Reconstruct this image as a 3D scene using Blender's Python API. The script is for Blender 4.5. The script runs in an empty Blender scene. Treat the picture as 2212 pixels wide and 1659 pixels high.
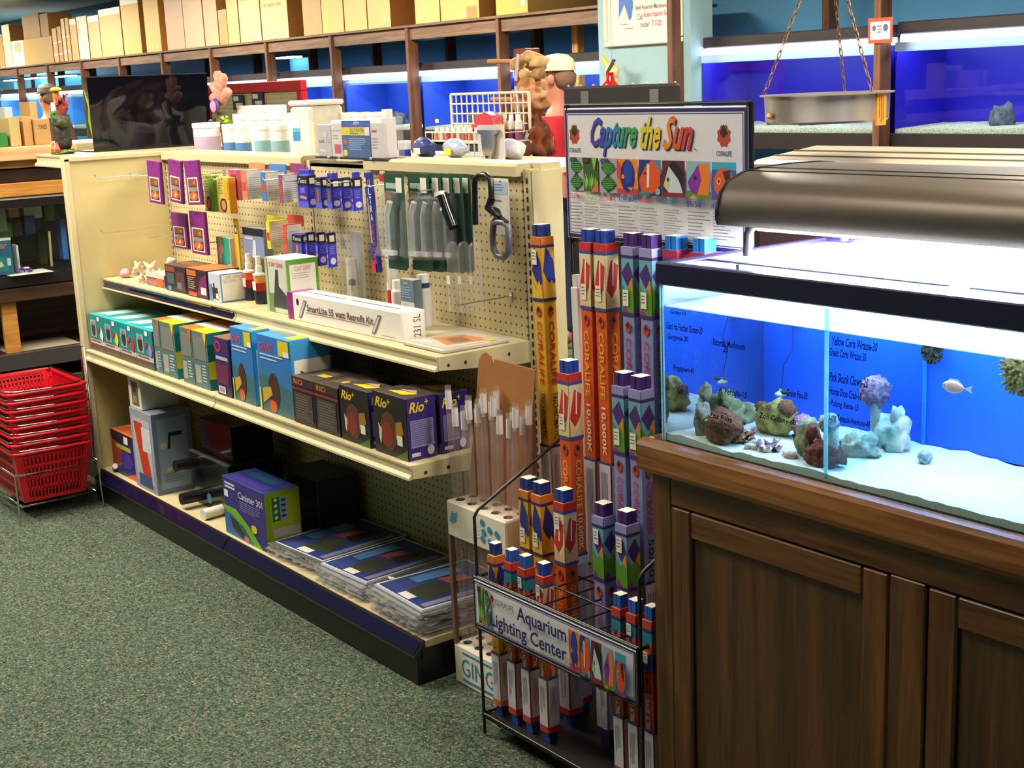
import bpy, math, random
from mathutils import Vector, Matrix, noise
random.seed(7)
C = bpy.context.scene.collection
SC = bpy.context.scene
# ------------------------------------------------------------------ camera
W, H, FPX = 2212, 1659, 2946.6
CAM = Vector((5.448, -2.312, 1.634))
yaw, pit, rol = [math.radians(a) for a in (-53.343, 12.53, -2.428)]
FWD = Vector((math.sin(yaw)*math.cos(pit), math.cos(yaw)*math.cos(pit), -math.sin(pit)))
_r = Vector((math.cos(yaw), -math.sin(yaw), 0)); _u = _r.cross(FWD)
RGT = math.cos(rol)*_r + math.sin(rol)*_u
UP = -math.sin(rol)*_r + math.cos(rol)*_u
cam = bpy.data.objects.new('camera', bpy.data.cameras.new('camera')); C.objects.link(cam)
cam.data.sensor_width = 36; cam.data.lens = FPX/W*36; cam.data.clip_end = 100
cam.matrix_world = Matrix(((RGT.x, UP.x, -FWD.x, CAM.x), (RGT.y, UP.y, -FWD.y, CAM.y), (RGT.z, UP.z, -FWD.z, CAM.z), (0, 0, 0, 1)))
SC.camera = cam
# ------------------------------------------------------------------ light and exposure
SC.view_settings.view_transform = 'Standard'; SC.view_settings.look = 'None'
SC.view_settings.gamma = 1; SC.view_settings.use_curve_mapping = False
SC.view_settings.exposure = 0.06
wd = bpy.data.worlds.new('world'); SC.world = wd; wd.use_nodes = True
wd.node_tree.nodes['Background'].inputs[0].default_value = (1, .93, .82, 1)
wd.node_tree.nodes['Background'].inputs[1].default_value = .05
SC.cycles.max_bounces = 5; SC.cycles.diffuse_bounces = 2; SC.cycles.glossy_bounces = 3
SC.cycles.use_adaptive_sampling = True; SC.cycles.adaptive_threshold = .08; SC.cycles.adaptive_min_samples = 16
SC.cycles.transparent_max_bounces = 12; SC.cycles.transmission_bounces = 4
SC.cycles.use_denoising = True; SC.cycles.sample_clamp_indirect = 4
SC.cycles.caustics_reflective = False; SC.cycles.caustics_refractive = False
CEIL = 2.85
TROFFERS = [(x, y) for x in (-13, -9.5, -6, -2.6) for y in (1.9,)] + [(-15, 3.5)] + [(-.2, -1.8), (.7, -1.0), (.6, 1.9), (-6, -1.6), (4.1, .15), (3.0, -1.4), (3.0, 2.2)]  # far left corner panel is unseen, added to brighten the wall there
TP = {(.7, -1.0): 66, (3.0, -1.4): 22, (4.1, .15): 95, (3.0, 2.2): 60, (-.2, -1.8): 90, (-15, 3.5): 160, (-13, 1.9): 190, (-9.5, 1.9): 190, (-6, 1.9): 190, (-2.6, 1.9): 170, (.6, 1.9): 120}
for x, y in TROFFERS:
    l = bpy.data.lights.new('troffer_light', 'AREA'); l.shape = 'RECTANGLE'; l.size = 1.1; l.size_y = .5
    l.energy = TP.get((x, y), 85); l.color = (1, .91, .76)
    o = bpy.data.objects.new('troffer_light', l); C.objects.link(o); o.location = (x, y, CEIL-.05)

def at_X(px, py, v):
    d = FWD + (px-W/2)/FPX*RGT - (py-H/2)/FPX*UP
    return CAM + d*((v-CAM.x)/d.x)
def at_Y(px, py, v):
    d = FWD + (px-W/2)/FPX*RGT - (py-H/2)/FPX*UP
    return CAM + d*((v-CAM.y)/d.y)
def at_Z(px, py, v):
    d = FWD + (px-W/2)/FPX*RGT - (py-H/2)/FPX*UP
    return CAM + d*((v-CAM.z)/d.z)
def xat(px, Y, z):
    k = (px-W/2)/FPX; q = RGT-k*FWD
    return CAM.x-(q.y*(Y-CAM.y)+q.z*(z-CAM.z))/q.x
def yat(px, X, z):
    k = (px-W/2)/FPX; q = RGT-k*FWD
    return CAM.y-(q.x*(X-CAM.x)+q.z*(z-CAM.z))/q.y
def zat(py, X, Y):
    k = (H/2-py)/FPX; q = UP-k*FWD
    return CAM.z-(q.x*(X-CAM.x)+q.y*(Y-CAM.y))/q.z
# ------------------------------------------------------------------ materials
def lin(h):
    h = h.lstrip('#'); o = []
    for i in (0, 2, 4):
        c = int(h[i:i+2], 16)/255
        o.append(c/12.92 if c <= .04045 else ((c+.055)/1.055)**2.4)
    return (*o, 1)
MATS = {}
def M(h, rough=.5, metal=0, spec=.5, var=0, bump=0, scale=60, emit=0, name=None, alpha=1):
    """plain procedural paint / print / plastic of one colour, with optional grain"""
    key = (h, rough, metal, spec, var, bump, scale, emit, alpha)
    if key in MATS: return MATS[key]
    m = bpy.data.materials.new(name or 'paint_'+h.lstrip('#')); m.use_nodes = True
    t = m.node_tree; b = t.nodes['Principled BSDF']
    b.inputs['Base Color'].default_value = lin(h); b.inputs['Roughness'].default_value = rough
    b.inputs['Metallic'].default_value = metal; b.inputs['Specular IOR Level'].default_value = spec
    b.inputs['Alpha'].default_value = alpha
    if emit:
        b.inputs['Emission Color'].default_value = lin(h); b.inputs['Emission Strength'].default_value = emit
    if var or bump:
        tc = t.nodes.new('ShaderNodeTexCoord'); n = t.nodes.new('ShaderNodeTexNoise')
        n.inputs['Scale'].default_value = scale; n.inputs['Detail'].default_value = 4
        t.links.new(tc.outputs['Object'], n.inputs['Vector'])
        if var:
            mx = t.nodes.new('ShaderNodeMixRGB'); mx.blend_type = 'MULTIPLY'; mx.inputs[0].default_value = var
            mx.inputs[1].default_value = lin(h); r = t.nodes.new('ShaderNodeValToRGB')
            r.color_ramp.elements[0].position = .3; r.color_ramp.elements[1].position = .7
            r.color_ramp.elements[0].color = (.25, .25, .25, 1)
            t.links.new(n.outputs['Fac'], r.inputs[0]); t.links.new(r.outputs[0], mx.inputs[2]); t.links.new(mx.outputs[0], b.inputs['Base Color'])
        if bump:
            bp = t.nodes.new('ShaderNodeBump'); bp.inputs['Strength'].default_value = bump; bp.inputs['Distance'].default_value = .01
            t.links.new(n.outputs['Fac'], bp.inputs['Height']); t.links.new(bp.outputs[0], b.inputs['Normal'])
    MATS[key] = m
    return m
def P(h): return M(h, .45)                 # printed carton
def newmat(name):
    m = bpy.data.materials.new(name); m.use_nodes = True
    return m, m.node_tree, m.node_tree.nodes['Principled BSDF']
def nd(t, typ, **k):
    n = t.nodes.new(typ)
    for a, b in k.items():
        if a.startswith('i_'): n.inputs[a[2:].replace('_', ' ')].default_value = b
        else: setattr(n, a, b)
    return n
def ramp(t, stops):
    r = t.nodes.new('ShaderNodeValToRGB'); e = r.color_ramp.elements
    while len(e) < len(stops): e.new(.5)
    for el, (p, c) in zip(e, stops): el.position = p; el.color = lin(c)
    return r
def glass(name, tint='#ffffff', refl=.9, rough=.0, haze=0, hazecol='#ffffff', base=0):
    """thin pane: clear with a Fresnel reflection, optional milky haze"""
    m = bpy.data.materials.new(name); m.use_nodes = True; t = m.node_tree
    t.nodes.remove(t.nodes['Principled BSDF']); out = t.nodes['Material Output']
    tr = nd(t, 'ShaderNodeBsdfTransparent'); tr.inputs[0].default_value = lin(tint)
    gl = nd(t, 'ShaderNodeBsdfGlossy'); gl.inputs['Roughness'].default_value = rough
    lw = nd(t, 'ShaderNodeLayerWeight'); lw.inputs[0].default_value = .5
    pw = nd(t, 'ShaderNodeMath', operation='POWER'); pw.inputs[1].default_value = 4.5; t.links.new(lw.outputs['Facing'], pw.inputs[0])
    mu = nd(t, 'ShaderNodeMath', operation='MULTIPLY_ADD', use_clamp=True); mu.inputs[1].default_value = .9*min(refl, 1); mu.inputs[2].default_value = .045*refl+base
    t.links.new(pw.outputs[0], mu.inputs[0])
    mx = nd(t, 'ShaderNodeMixShader'); t.links.new(mu.outputs[0], mx.inputs[0])
    t.links.new(tr.outputs[0], mx.inputs[1]); t.links.new(gl.outputs[0], mx.inputs[2])
    last = mx
    if haze:
        d = nd(t, 'ShaderNodeBsdfDiffuse'); d.inputs[0].default_value = lin(hazecol)
        tl = nd(t, 'ShaderNodeBsdfTranslucent'); tl.inputs[0].default_value = lin(hazecol)
        ad = nd(t, 'ShaderNodeMixShader'); ad.inputs[0].default_value = .5
        t.links.new(d.outputs[0], ad.inputs[1]); t.links.new(tl.outputs[0], ad.inputs[2])
        tc = nd(t, 'ShaderNodeTexCoord'); nz = nd(t, 'ShaderNodeTexNoise'); nz.inputs['Scale'].default_value = 14; nz.inputs['Detail'].default_value = 5
        t.links.new(tc.outputs['Object'], nz.inputs['Vector'])
        mr = nd(t, 'ShaderNodeMapRange'); mr.inputs[1].default_value = .3; mr.inputs[2].default_value = .7
        mr.inputs[3].default_value = haze*.6; mr.inputs[4].default_value = min(1, haze*1.3)
        t.links.new(nz.outputs['Fac'], mr.inputs[0])
        m2 = nd(t, 'ShaderNodeMixShader'); t.links.new(mr.outputs[0], m2.inputs[0])
        t.links.new(mx.outputs[0], m2.inputs[1]); t.links.new(ad.outputs[0], m2.inputs[2]); last = m2
    t.links.new(last.outputs[0], out.inputs[0])
    return m
def wood(name, dark, light, scale=1.0, axis='Z', rough=.4, contrast=1.0):
    m, t, b = newmat(name)
    tc = nd(t, 'ShaderNodeTexCoord'); mp = nd(t, 'ShaderNodeMapping')
    s = [22*scale]*3; s['XYZ'.index(axis)] = 1.2*scale; mp.inputs['Scale'].default_value = s
    t.links.new(tc.outputs['Object'], mp.inputs[0])
    n1 = nd(t, 'ShaderNodeTexNoise'); n1.inputs['Scale'].default_value = 1.6; n1.inputs['Detail'].default_value = 6; n1.inputs['Distortion'].default_value = .7
    t.links.new(mp.outputs[0], n1.inputs['Vector'])
    n2 = nd(t, 'ShaderNodeTexNoise'); n2.inputs['Scale'].default_value = 9; n2.inputs['Detail'].default_value = 3
    t.links.new(mp.outputs[0], n2.inputs['Vector'])
    ad = nd(t, 'ShaderNodeMath', operation='MULTIPLY_ADD'); ad.inputs[1].default_value = .35
    t.links.new(n2.outputs['Fac'], ad.inputs[0]); t.links.new(n1.outputs['Fac'], ad.inputs[2])
    r = ramp(t, [(.68-.2*contrast, dark), (.68+.2*contrast, light)]); t.links.new(ad.outputs[0], r.inputs[0])
    t.links.new(r.outputs[0], b.inputs['Base Color']); b.inputs['Roughness'].default_value = rough
    bp = nd(t, 'ShaderNodeBump'); bp.inputs['Strength'].default_value = .15; bp.inputs['Distance'].default_value = .004
    t.links.new(ad.outputs[0], bp.inputs['Height']); t.links.new(bp.outputs[0], b.inputs['Normal'])
    return m
def rocky(name, a, b_, scale=30, bump=.6, rough=.85):
    m, t, b = newmat(name); tc = nd(t, 'ShaderNodeTexCoord')
    n = nd(t, 'ShaderNodeTexNoise'); n.inputs['Scale'].default_value = scale; n.inputs['Detail'].default_value = 6
    t.links.new(tc.outputs['Object'], n.inputs['Vector'])
    r = ramp(t, [(.35, a), (.65, b_)]); t.links.new(n.outputs['Fac'], r.inputs[0]); t.links.new(r.outputs[0], b.inputs['Base Color'])
    bp = nd(t, 'ShaderNodeBump'); bp.inputs['Strength'].default_value = bump; bp.inputs['Distance'].default_value = .008
    t.links.new(n.outputs['Fac'], bp.inputs['Height']); t.links.new(bp.outputs[0], b.inputs['Normal']); b.inputs['Roughness'].default_value = rough
    return m
def lamp_mat(name, h, s):
    m = bpy.data.materials.new(name); m.use_nodes = True; t = m.node_tree
    t.nodes.remove(t.nodes['Principled BSDF']); e = nd(t, 'ShaderNodeEmission')
    e.inputs[0].default_value = lin(h); e.inputs[1].default_value = s
    t.links.new(e.outputs[0], t.nodes['Material Output'].inputs[0])
    return m
# ------------------------------------------------------------------ mesh building
TXT = {}
def text_geo(s, shear=0, bold=0):
    if (s, shear, bold) in TXT: return TXT[(s, shear, bold)]
    cu = bpy.data.curves.new('t', 'FONT'); cu.body = s; cu.resolution_u = 2; cu.shear = shear; cu.offset = bold
    ob = bpy.data.objects.new('t', cu); me = bpy.data.meshes.new_from_object(ob)
    v = [(p.co.x, p.co.y) for p in me.vertices]; f = [tuple(q.vertices) for q in me.polygons]
    bpy.data.objects.remove(ob); bpy.data.curves.remove(cu); bpy.data.meshes.remove(me)
    xs = [p[0] for p in v]; ys = [p[1] for p in v]
    x0, x1, y0, y1 = min(xs), max(xs), min(ys), max(ys)
    v = [((a-x0)/(x1-x0), (b-y0)/(y1-y0)) for a, b in v]
    TXT[(s, shear, bold)] = (v, f, (x1-x0)/(y1-y0))
    return TXT[(s, shear, bold)]
class Face:
    """flat print on a planar face: x, y run 0..1 along U and V"""
    def __init__(s, mb, O, U, V, lift=.0005):
        s.mb, s.O, s.U, s.V = mb, Vector(O), Vector(U), Vector(V); s.N = s.U.cross(s.V).normalized(); s.k = 0; s.lift = lift
    def pt(s, x, y): return s.O + s.U*x + s.V*y + s.N*(s.lift+.00022*s.k)
    def poly(s, pts, mat):
        s.k += 1; s.mb.add([s.pt(*p) for p in pts], [tuple(range(len(pts)))], mat)
    def rect(s, x0, y0, x1, y1, mat): s.poly([(x0, y0), (x1, y0), (x1, y1), (x0, y1)], mat)
    def ell(s, cx, cy, rx, ry, mat, n=14, a0=0):
        s.poly([(cx+rx*math.cos(a0+i*2*math.pi/n), cy+ry*math.sin(a0+i*2*math.pi/n)) for i in range(n)], mat)
    def text(s, tx, x0, y0, x1, y1, mat, rot=0, shear=0, bold=.012):
        v, f, _ = text_geo(tx, shear, bold); s.k += 1; o = []
        for a, b in v:
            if rot == 90: a, b = 1-b, a
            elif rot == -90: a, b = b, 1-a
            o.append(s.pt(x0+(x1-x0)*a, y0+(y1-y0)*b))
        s.mb.add(o, f, mat)
    def lines(s, x0, y0, x1, y1, n, mat, fill=.45, vert=False, rag=.35):
        s.k += 1
        for i in range(n):
            L = 1-rag*random.random()
            if vert:
                a = x0+(x1-x0)*i/n; b = a+(x1-x0)/n*fill
                q = [(a, y1-(y1-y0)*L), (b, y1-(y1-y0)*L), (b, y1), (a, y1)]
            else:
                a = y1-(y1-y0)*i/n; b = a-(y1-y0)/n*fill
                q = [(x0, b), (x0+(x1-x0)*L, b), (x0+(x1-x0)*L, a), (x0, a)]
            s.mb.add([s.pt(*p) for p in q], [(0, 1, 2, 3)], mat)
class MB:
    def __init__(s): s.v, s.f, s.m, s.s = [], [], [], []
    def add(s, v, f, mat, smooth=False):
        o = len(s.v); s.v += [Vector(p) for p in v]
        for q in f: s.f.append(tuple(i+o for i in q)); s.m.append(mat); s.s.append(smooth)
        return s
    def box(s, x0, y0, z0, x1, y1, z1, mat, ch=0, mats={}):
        x0, x1 = sorted((x0, x1)); y0, y1 = sorted((y0, y1)); z0, z1 = sorted((z0, z1))
        if not ch:
            v = [(x, y, z) for z in (z0, z1) for y in (y0, y1) for x in (x0, x1)]
            for k, q in (('u', (0, 2, 3, 1)), ('t', (4, 5, 7, 6)), ('f', (0, 1, 5, 4)), ('b', (2, 6, 7, 3)), ('l', (0, 4, 6, 2)), ('r', (1, 3, 7, 5))):
                s.add([v[i] for i in q], [(0, 1, 2, 3)], mats.get(k, mat))
            return s
        c = min(ch, (x1-x0)*.45, (y1-y0)*.45, (z1-z0)*.45)
        lo, hi = (x0, y0, z0), (x1, y1, z1)
        def P_(sg, ax):
            p = []
            for i in range(3):
                e = hi[i] if sg[i] > 0 else lo[i]
                if i != ax: e -= sg[i]*c
                p.append(e)
            return tuple(p)
        K = {0: 'lr', 1: 'fb', 2: 'ut'}
        for ax in range(3):
            a, b = [i for i in range(3) if i != ax]
            for sg in (-1, 1):
                q = []
                for sa, sb in ((-1, -1), (1, -1), (1, 1), (-1, 1)):
                    g = [0, 0, 0]; g[ax] = sg; g[a] = sa; g[b] = sb; q.append(P_(g, ax))
                flip = (sg < 0) ^ (ax == 1)
                s.add(q[::-1] if flip else q, [(0, 1, 2, 3)], mats.get(K[ax][0 if sg < 0 else 1], mat))
        for ax in range(3):
            a, b = [i for i in range(3) if i != ax]
            for sa in (-1, 1):
                for sb in (-1, 1):
                    g0 = [0]*3; g1 = [0]*3; g0[ax] = -1; g1[ax] = 1
                    for g in (g0, g1): g[a] = sa; g[b] = sb
                    q = [P_(g0, a), P_(g1, a), P_(g1, b), P_(g0, b)]
                    n = (Vector(q[1])-Vector(q[0])).cross(Vector(q[2])-Vector(q[0])); d = Vector((0, 0, 0)); d[a] = sa; d[b] = sb
                    s.add(q if n.dot(d) > 0 else q[::-1], [(0, 1, 2, 3)], mat)
        for g in [(i, j, k) for i in (-1, 1) for j in (-1, 1) for k in (-1, 1)]:
            q = [P_(g, 0), P_(g, 1), P_(g, 2)]; n = (Vector(q[1])-Vector(q[0])).cross(Vector(q[2])-Vector(q[0]))
            s.add(q if n.dot(Vector(g)) > 0 else q[::-1], [(0, 1, 2)], mat)
        return s
    def tube(s, pts, r, mat, n=8, closed=False, smooth=True):
        pts = [Vector(p) for p in pts]; N = len(pts); rr = r if isinstance(r, (list, tuple)) else [r]*N
        rings = []; prev = None
        for i, p in enumerate(pts):
            if closed: d = (pts[(i+1) % N]-pts[i-1])
            else: d = pts[min(i+1, N-1)]-pts[max(i-1, 0)]
            d.normalize()
            if prev is None:
                a = Vector((0, 0, 1)) if abs(d.z) < .9 else Vector((1, 0, 0)); e = d.cross(a).normalized()
            else:
                e = (prev-d*prev.dot(d)); e = e.normalized() if e.length > 1e-6 else d.orthogonal().normalized()
            prev = e; g = d.cross(e)
            rings.append([p+(e*math.cos(k*2*math.pi/n)+g*math.sin(k*2*math.pi/n))*rr[i] for k in range(n)])
        v = [q for R in rings for q in R]; f = []
        for i in range(N if closed else N-1):
            for k in range(n):
                a, b = i*n+k, i*n+(k+1) % n; c, d_ = ((i+1) % N)*n+(k+1) % n, ((i+1) % N)*n+k
                f.append((a, b, c, d_))
        s.add(v, f, mat, smooth)
        if not closed: s.add(rings[0], [tuple(range(n))[::-1]], mat); s.add(rings[-1], [tuple(range(n))], mat)
        return s
    def lathe(s, prof, mat, n=16, c=(0, 0, 0), sx=1, sy=1, smooth=True, cap=True):
        c = Vector(c); v = [c+Vector((r*math.cos(k*2*math.pi/n)*sx, r*math.sin(k*2*math.pi/n)*sy, z)) for r, z in prof for k in range(n)]
        f = [(i*n+k, i*n+(k+1) % n, (i+1)*n+(k+1) % n, (i+1)*n+k) for i in range(len(prof)-1) for k in range(n)]
        mats = mat if isinstance(mat, list) else None
        for i in range(len(prof)-1):
            s.add(v[i*n:(i+2)*n], [(k, (k+1) % n, n+(k+1) % n, n+k) for k in range(n)], mats[i] if mats else mat, smooth)
        if cap:
            m0, m1 = (mats[0], mats[-1]) if mats else (mat, mat)
            if prof[0][0] > 1e-5: s.add(v[:n], [tuple(range(n))[::-1]], m0)
            if prof[-1][0] > 1e-5: s.add(v[-n:], [tuple(range(n))], m1)
        return s
    def prism(s, poly, axis, c0, c1, mat, smooth=False, caps=True):
        """poly (a, b) in the plane across axis: X -> (y, z), Y -> (x, z), Z -> (x, y)"""
        def pt(a, b, c): return {'X': (c, a, b), 'Y': (a, c, b), 'Z': (a, b, c)}[axis]
        n = len(poly); A = sum(poly[i][0]*poly[(i+1) % n][1]-poly[(i+1) % n][0]*poly[i][1] for i in range(n))
        if (A < 0) ^ (axis == 'Y'): poly = poly[::-1]
        v = [pt(a, b, c0) for a, b in poly]+[pt(a, b, c1) for a, b in poly]
        s.add(v, [(i, (i+1) % n, n+(i+1) % n, n+i) for i in range(n)], mat, smooth)
        if caps: s.add(v, [tuple(range(n))[::-1], tuple(range(n, 2*n))], mat)
        return s
    def blob(s, c, rad, mat, seed=0, amp=.25, freq=2.0, sub=3, flat=None, fine=0):
        import bmesh
        bm = bmesh.new(); bmesh.ops.create_icosphere(bm, subdivisions=sub, radius=1); c = Vector(c)
        off = Vector((seed*7.3, seed*3.1, seed*1.7))
        for q in bm.verts:
            d = q.co.normalized(); k = 1+amp*noise.noise(d*freq+off)*1.6
            if fine: k += fine*noise.noise(d*freq*4+off)
            q.co = Vector((d.x*rad[0]*k, d.y*rad[1]*k, d.z*rad[2]*k))
            if flat is not None: q.co.z = max(q.co.z, flat)
        bm.verts.ensure_lookup_table()
        s.add([c+q.co for q in bm.verts], [tuple(x.index for x in p.verts) for p in bm.faces], mat, True); bm.free()
        return s
    def move(s, T):
        s.v = [T @ p for p in s.v]; return s
    def face(s, O, U, V, lift=.0005): return Face(s, O, U, V, lift)
    def mesh(s, name):
        me = bpy.data.meshes.new(name); slots = []; idx = []
        for m in s.m:
            if m not in slots: slots.append(m)
        me.from_pydata([tuple(p) for p in s.v], [], s.f)
        d = {m: i for i, m in enumerate(slots)}
        for m in slots: me.materials.append(m)
        me.polygons.foreach_set('material_index', [d[m] for m in s.m])
        me.polygons.foreach_set('use_smooth', s.s); me.update()
        return me
    def build(s, name, parent=None, label=None, kind=None):
        o = bpy.data.objects.new(name, s.mesh(name)); C.objects.link(o)
        if parent: o.parent = parent
        if label: o['label'] = label
        if kind: o['kind'] = kind
        return o
def tag(o, label, cat, group=None, loc=None, rz=None):
    o['label'] = label; o['category'] = cat
    if group: o['group'] = group
    if loc is not None: o.location = loc
    if rz is not None: o.rotation_euler = (0, 0, math.radians(rz))
    return o
def thing(name, label, cat, loc=(0, 0, 0), rz=0, group=None):
    o = bpy.data.objects.new(name, None); C.objects.link(o); o.empty_display_size = .05
    return tag(o, label, cat, group, loc, rz)
def struct(o): o['kind'] = 'structure'; return o
def dup(o, loc=None, label=None, rz=None, parent=None):
    c = o.copy(); C.objects.link(c)
    if parent: c.parent = parent
    for ch in o.children: dup(ch, parent=c)
    if loc is not None: c.location = loc
    if label: c['label'] = label
    if rz is not None: c.rotation_euler = (0, 0, math.radians(rz))
    return c
WHITE = P('#f2efe6'); BLACK = P('#15141a'); CREAM = M('#cfc298', .42, var=.10, scale=9, name='cream_shelf_paint')
STICKER = M('#efe9d8', .6); CHROME = M('#c9c9c9', .22, 1, name='chrome_wire'); BLKMETAL = M('#1a1718', .35, name='black_wire_paint')
DKGREY = P('#3a3a3f'); RED = P('#c8202a'); YEL = P('#f0d21e'); INK = P('#3b3640'); NAVY = P('#1b2350')
# ================================================================== the room
def carpet():
    m, t, b = newmat('green_speckled_carpet'); tc = nd(t, 'ShaderNodeTexCoord')
    v = nd(t, 'ShaderNodeTexVoronoi'); v.inputs['Scale'].default_value = 190; t.links.new(tc.outputs['Object'], v.inputs['Vector'])
    sp = nd(t, 'ShaderNodeSeparateColor'); t.links.new(v.outputs['Color'], sp.inputs[0])
    r = ramp(t, [(0, '#333f38'), (.3, '#465a4e'), (.55, '#57705f'), (.75, '#6a7460'), (.9, '#80755c'), (1, '#989c86')])
    t.links.new(sp.outputs[0], r.inputs[0])
    n = nd(t, 'ShaderNodeTexNoise'); n.inputs['Scale'].default_value = 260; n.inputs['Detail'].default_value = 3; t.links.new(tc.outputs['Object'], n.inputs['Vector'])
    mx = nd(t, 'ShaderNodeMixRGB', blend_type='OVERLAY'); mx.inputs[0].default_value = .65
    t.links.new(r.outputs[0], mx.inputs[1]); t.links.new(n.outputs['Fac'], mx.inputs[2]); t.links.new(mx.outputs[0], b.inputs['Base Color'])
    bp = nd(t, 'ShaderNodeBump'); bp.inputs['Strength'].default_value = .8; bp.inputs['Distance'].default_value = .01
    t.links.new(n.outputs['Fac'], bp.inputs['Height']); t.links.new(bp.outputs[0], b.inputs['Normal']); b.inputs['Roughness'].default_value = .95
    b.inputs['Specular IOR Level'].default_value = .1
    return m
struct(MB().box(-18, -5, -.05, 9, 4.8, 0, carpet()).build('floor'))
struct(MB().box(-18, -5, CEIL, 9, 4.8, CEIL+.05, M('#e6e1d6', .9, var=.1, scale=3)).build('ceiling'))
WALLBLUE = M('#5b9cc4', .8, var=.08, scale=2); PIER = M('#94b4ba', .8, var=.06, scale=2)
struct(MB().box(-18, 4.7, 0, 9, 4.8, CEIL, WALLBLUE).build('wall_back'))
struct(MB().box(-18.1, -5, 0, -18, 4.8, CEIL, WALLBLUE).build('wall_left'))
struct(MB().box(9, -5, 0, 9.1, 4.8, CEIL, M('#7a8a88', .9)).build('wall_right'))
struct(MB().box(-18, -5.1, 0, 9, -5, CEIL, M('#7a8a88', .9)).build('wall_front'))
# pale green pier between the two runs of tanks
struct(MB().box(-1.2, 3.42, 0, -.39, 3.6, CEIL, PIER).build('wall_pier'))
TRW = M('#e8e4da', .6)
for i, (x, y) in enumerate(TROFFERS):
    f = MB().box(x-.61, y-.31, CEIL-.03, x+.61, y+.31, CEIL, TRW)
    o = thing('ceiling_light', 'fluorescent ceiling panel light, '+['far left','left of the far run','above the boxes','left of the middle run','added to brighten the back wall at far left','over the long shelving','behind the long shelving','front left aisle','behind the oak cabinet','near the camera','far right corner','over the far left corner'][i%12], 'ceiling light', (x, y, CEIL-.03), group='ceiling panel lights')
    MB().box(-.61, -.31, 0, .61, .31, .03, TRW).build('frame', o)
    MB().box(-.55, -.25, -.008, .55, .25, 0, lamp_mat('diffuser_glow', '#ffe9c4', 1.5) if i == 0 else bpy.data.materials['diffuser_glow']).build('diffuser', o)

# ================================================================== gondola shelving
def pegboard():
    m, t, b = newmat('pegboard_cream'); tc = nd(t, 'ShaderNodeTexCoord'); sx = nd(t, 'ShaderNodeSeparateXYZ')
    t.links.new(tc.outputs['Object'], sx.inputs[0]); fr = []
    for ax in ('X', 'Z'):
        a = nd(t, 'ShaderNodeMath', operation='DIVIDE'); a.inputs[1].default_value = .0254; t.links.new(sx.outputs[ax], a.inputs[0])
        c = nd(t, 'ShaderNodeMath', operation='FRACT'); t.links.new(a.outputs[0], c.inputs[0])
        d = nd(t, 'ShaderNodeMath', operation='SUBTRACT'); d.inputs[1].default_value = .5; t.links.new(c.outputs[0], d.inputs[0])
        e = nd(t, 'ShaderNodeMath', operation='POWER'); e.inputs[1].default_value = 2; t.links.new(d.outputs[0], e.inputs[0]); fr.append(e)
    ad = nd(t, 'ShaderNodeMath', operation='ADD'); t.links.new(fr[0].outputs[0], ad.inputs[0]); t.links.new(fr[1].outputs[0], ad.inputs[1])
    lt = nd(t, 'ShaderNodeMath', operation='LESS_THAN'); lt.inputs[1].default_value = .02; t.links.new(ad.outputs[0], lt.inputs[0])
    mx = nd(t, 'ShaderNodeMixRGB'); mx.inputs[1].default_value = lin('#c9bb90'); mx.inputs[2].default_value = lin('#54462c')
    t.links.new(lt.outputs[0], mx.inputs[0]); t.links.new(mx.outputs[0], b.inputs['Base Color']); b.inputs['Roughness'].default_value = .5
    return m
GL = 2.44; Z2, Z3, ZB = .915, .632, .125
g = thing('gondola_shelving', 'long cream double-sided pegboard shelving unit in the middle of the floor', 'shelving unit', (0, 0, 0))
PEG = pegboard()
for k in range(2):
    x0, x1 = k*1.22+.012, (k+1)*1.22-.012
    MB().box(x0, 0, .1, x1, .012, 1.385, PEG).build('pegboard_panel', g)
    MB().box(x0, .088, .1, x1, .1, 1.385, PEG).build('rear_panel', g)
for x in (0, 1.22, 2.455):
    w = .012 if x < 2 else .016
    u = MB().box(x-w, -.004, 0, x+w, .104, 1.395, CREAM).build('upright', g)
    sl = MB(); fc = sl.face((x-w, -.0042, 0), (2*w, 0, 0), (0, 0, 1.395))
    for i in range(52): fc.k = 0; fc.rect(.38, (.06+i*.0254)/1.395, .62, (.075+i*.0254)/1.395, M('#2a2218', .9))
    sl.build('slots', u)
MB().box(2.473, -.002, .02, 2.478, .102, 1.39, CREAM).build('end_cover', g)
MB().box(2.474, .03, 1.385, 2.43, .1, 1.41, CREAM).build('end_cap', g)
# caps on top of the board: the middle stretch is missing and shows the dark bracket
for a, b_ in ((.0, 1.205), (1.62, 2.43)):
    MB().prism([(-.022, 1.375), (-.022, 1.402), (-.012, 1.41), (.1, 1.41), (.1, 1.375)], 'X', a, b_, CREAM).build('top_cap', g)
MB().box(1.21, .0, 1.375, 1.64, .1, 1.385, M('#4d463c', .6)).build('cap_bracket', g)
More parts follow.
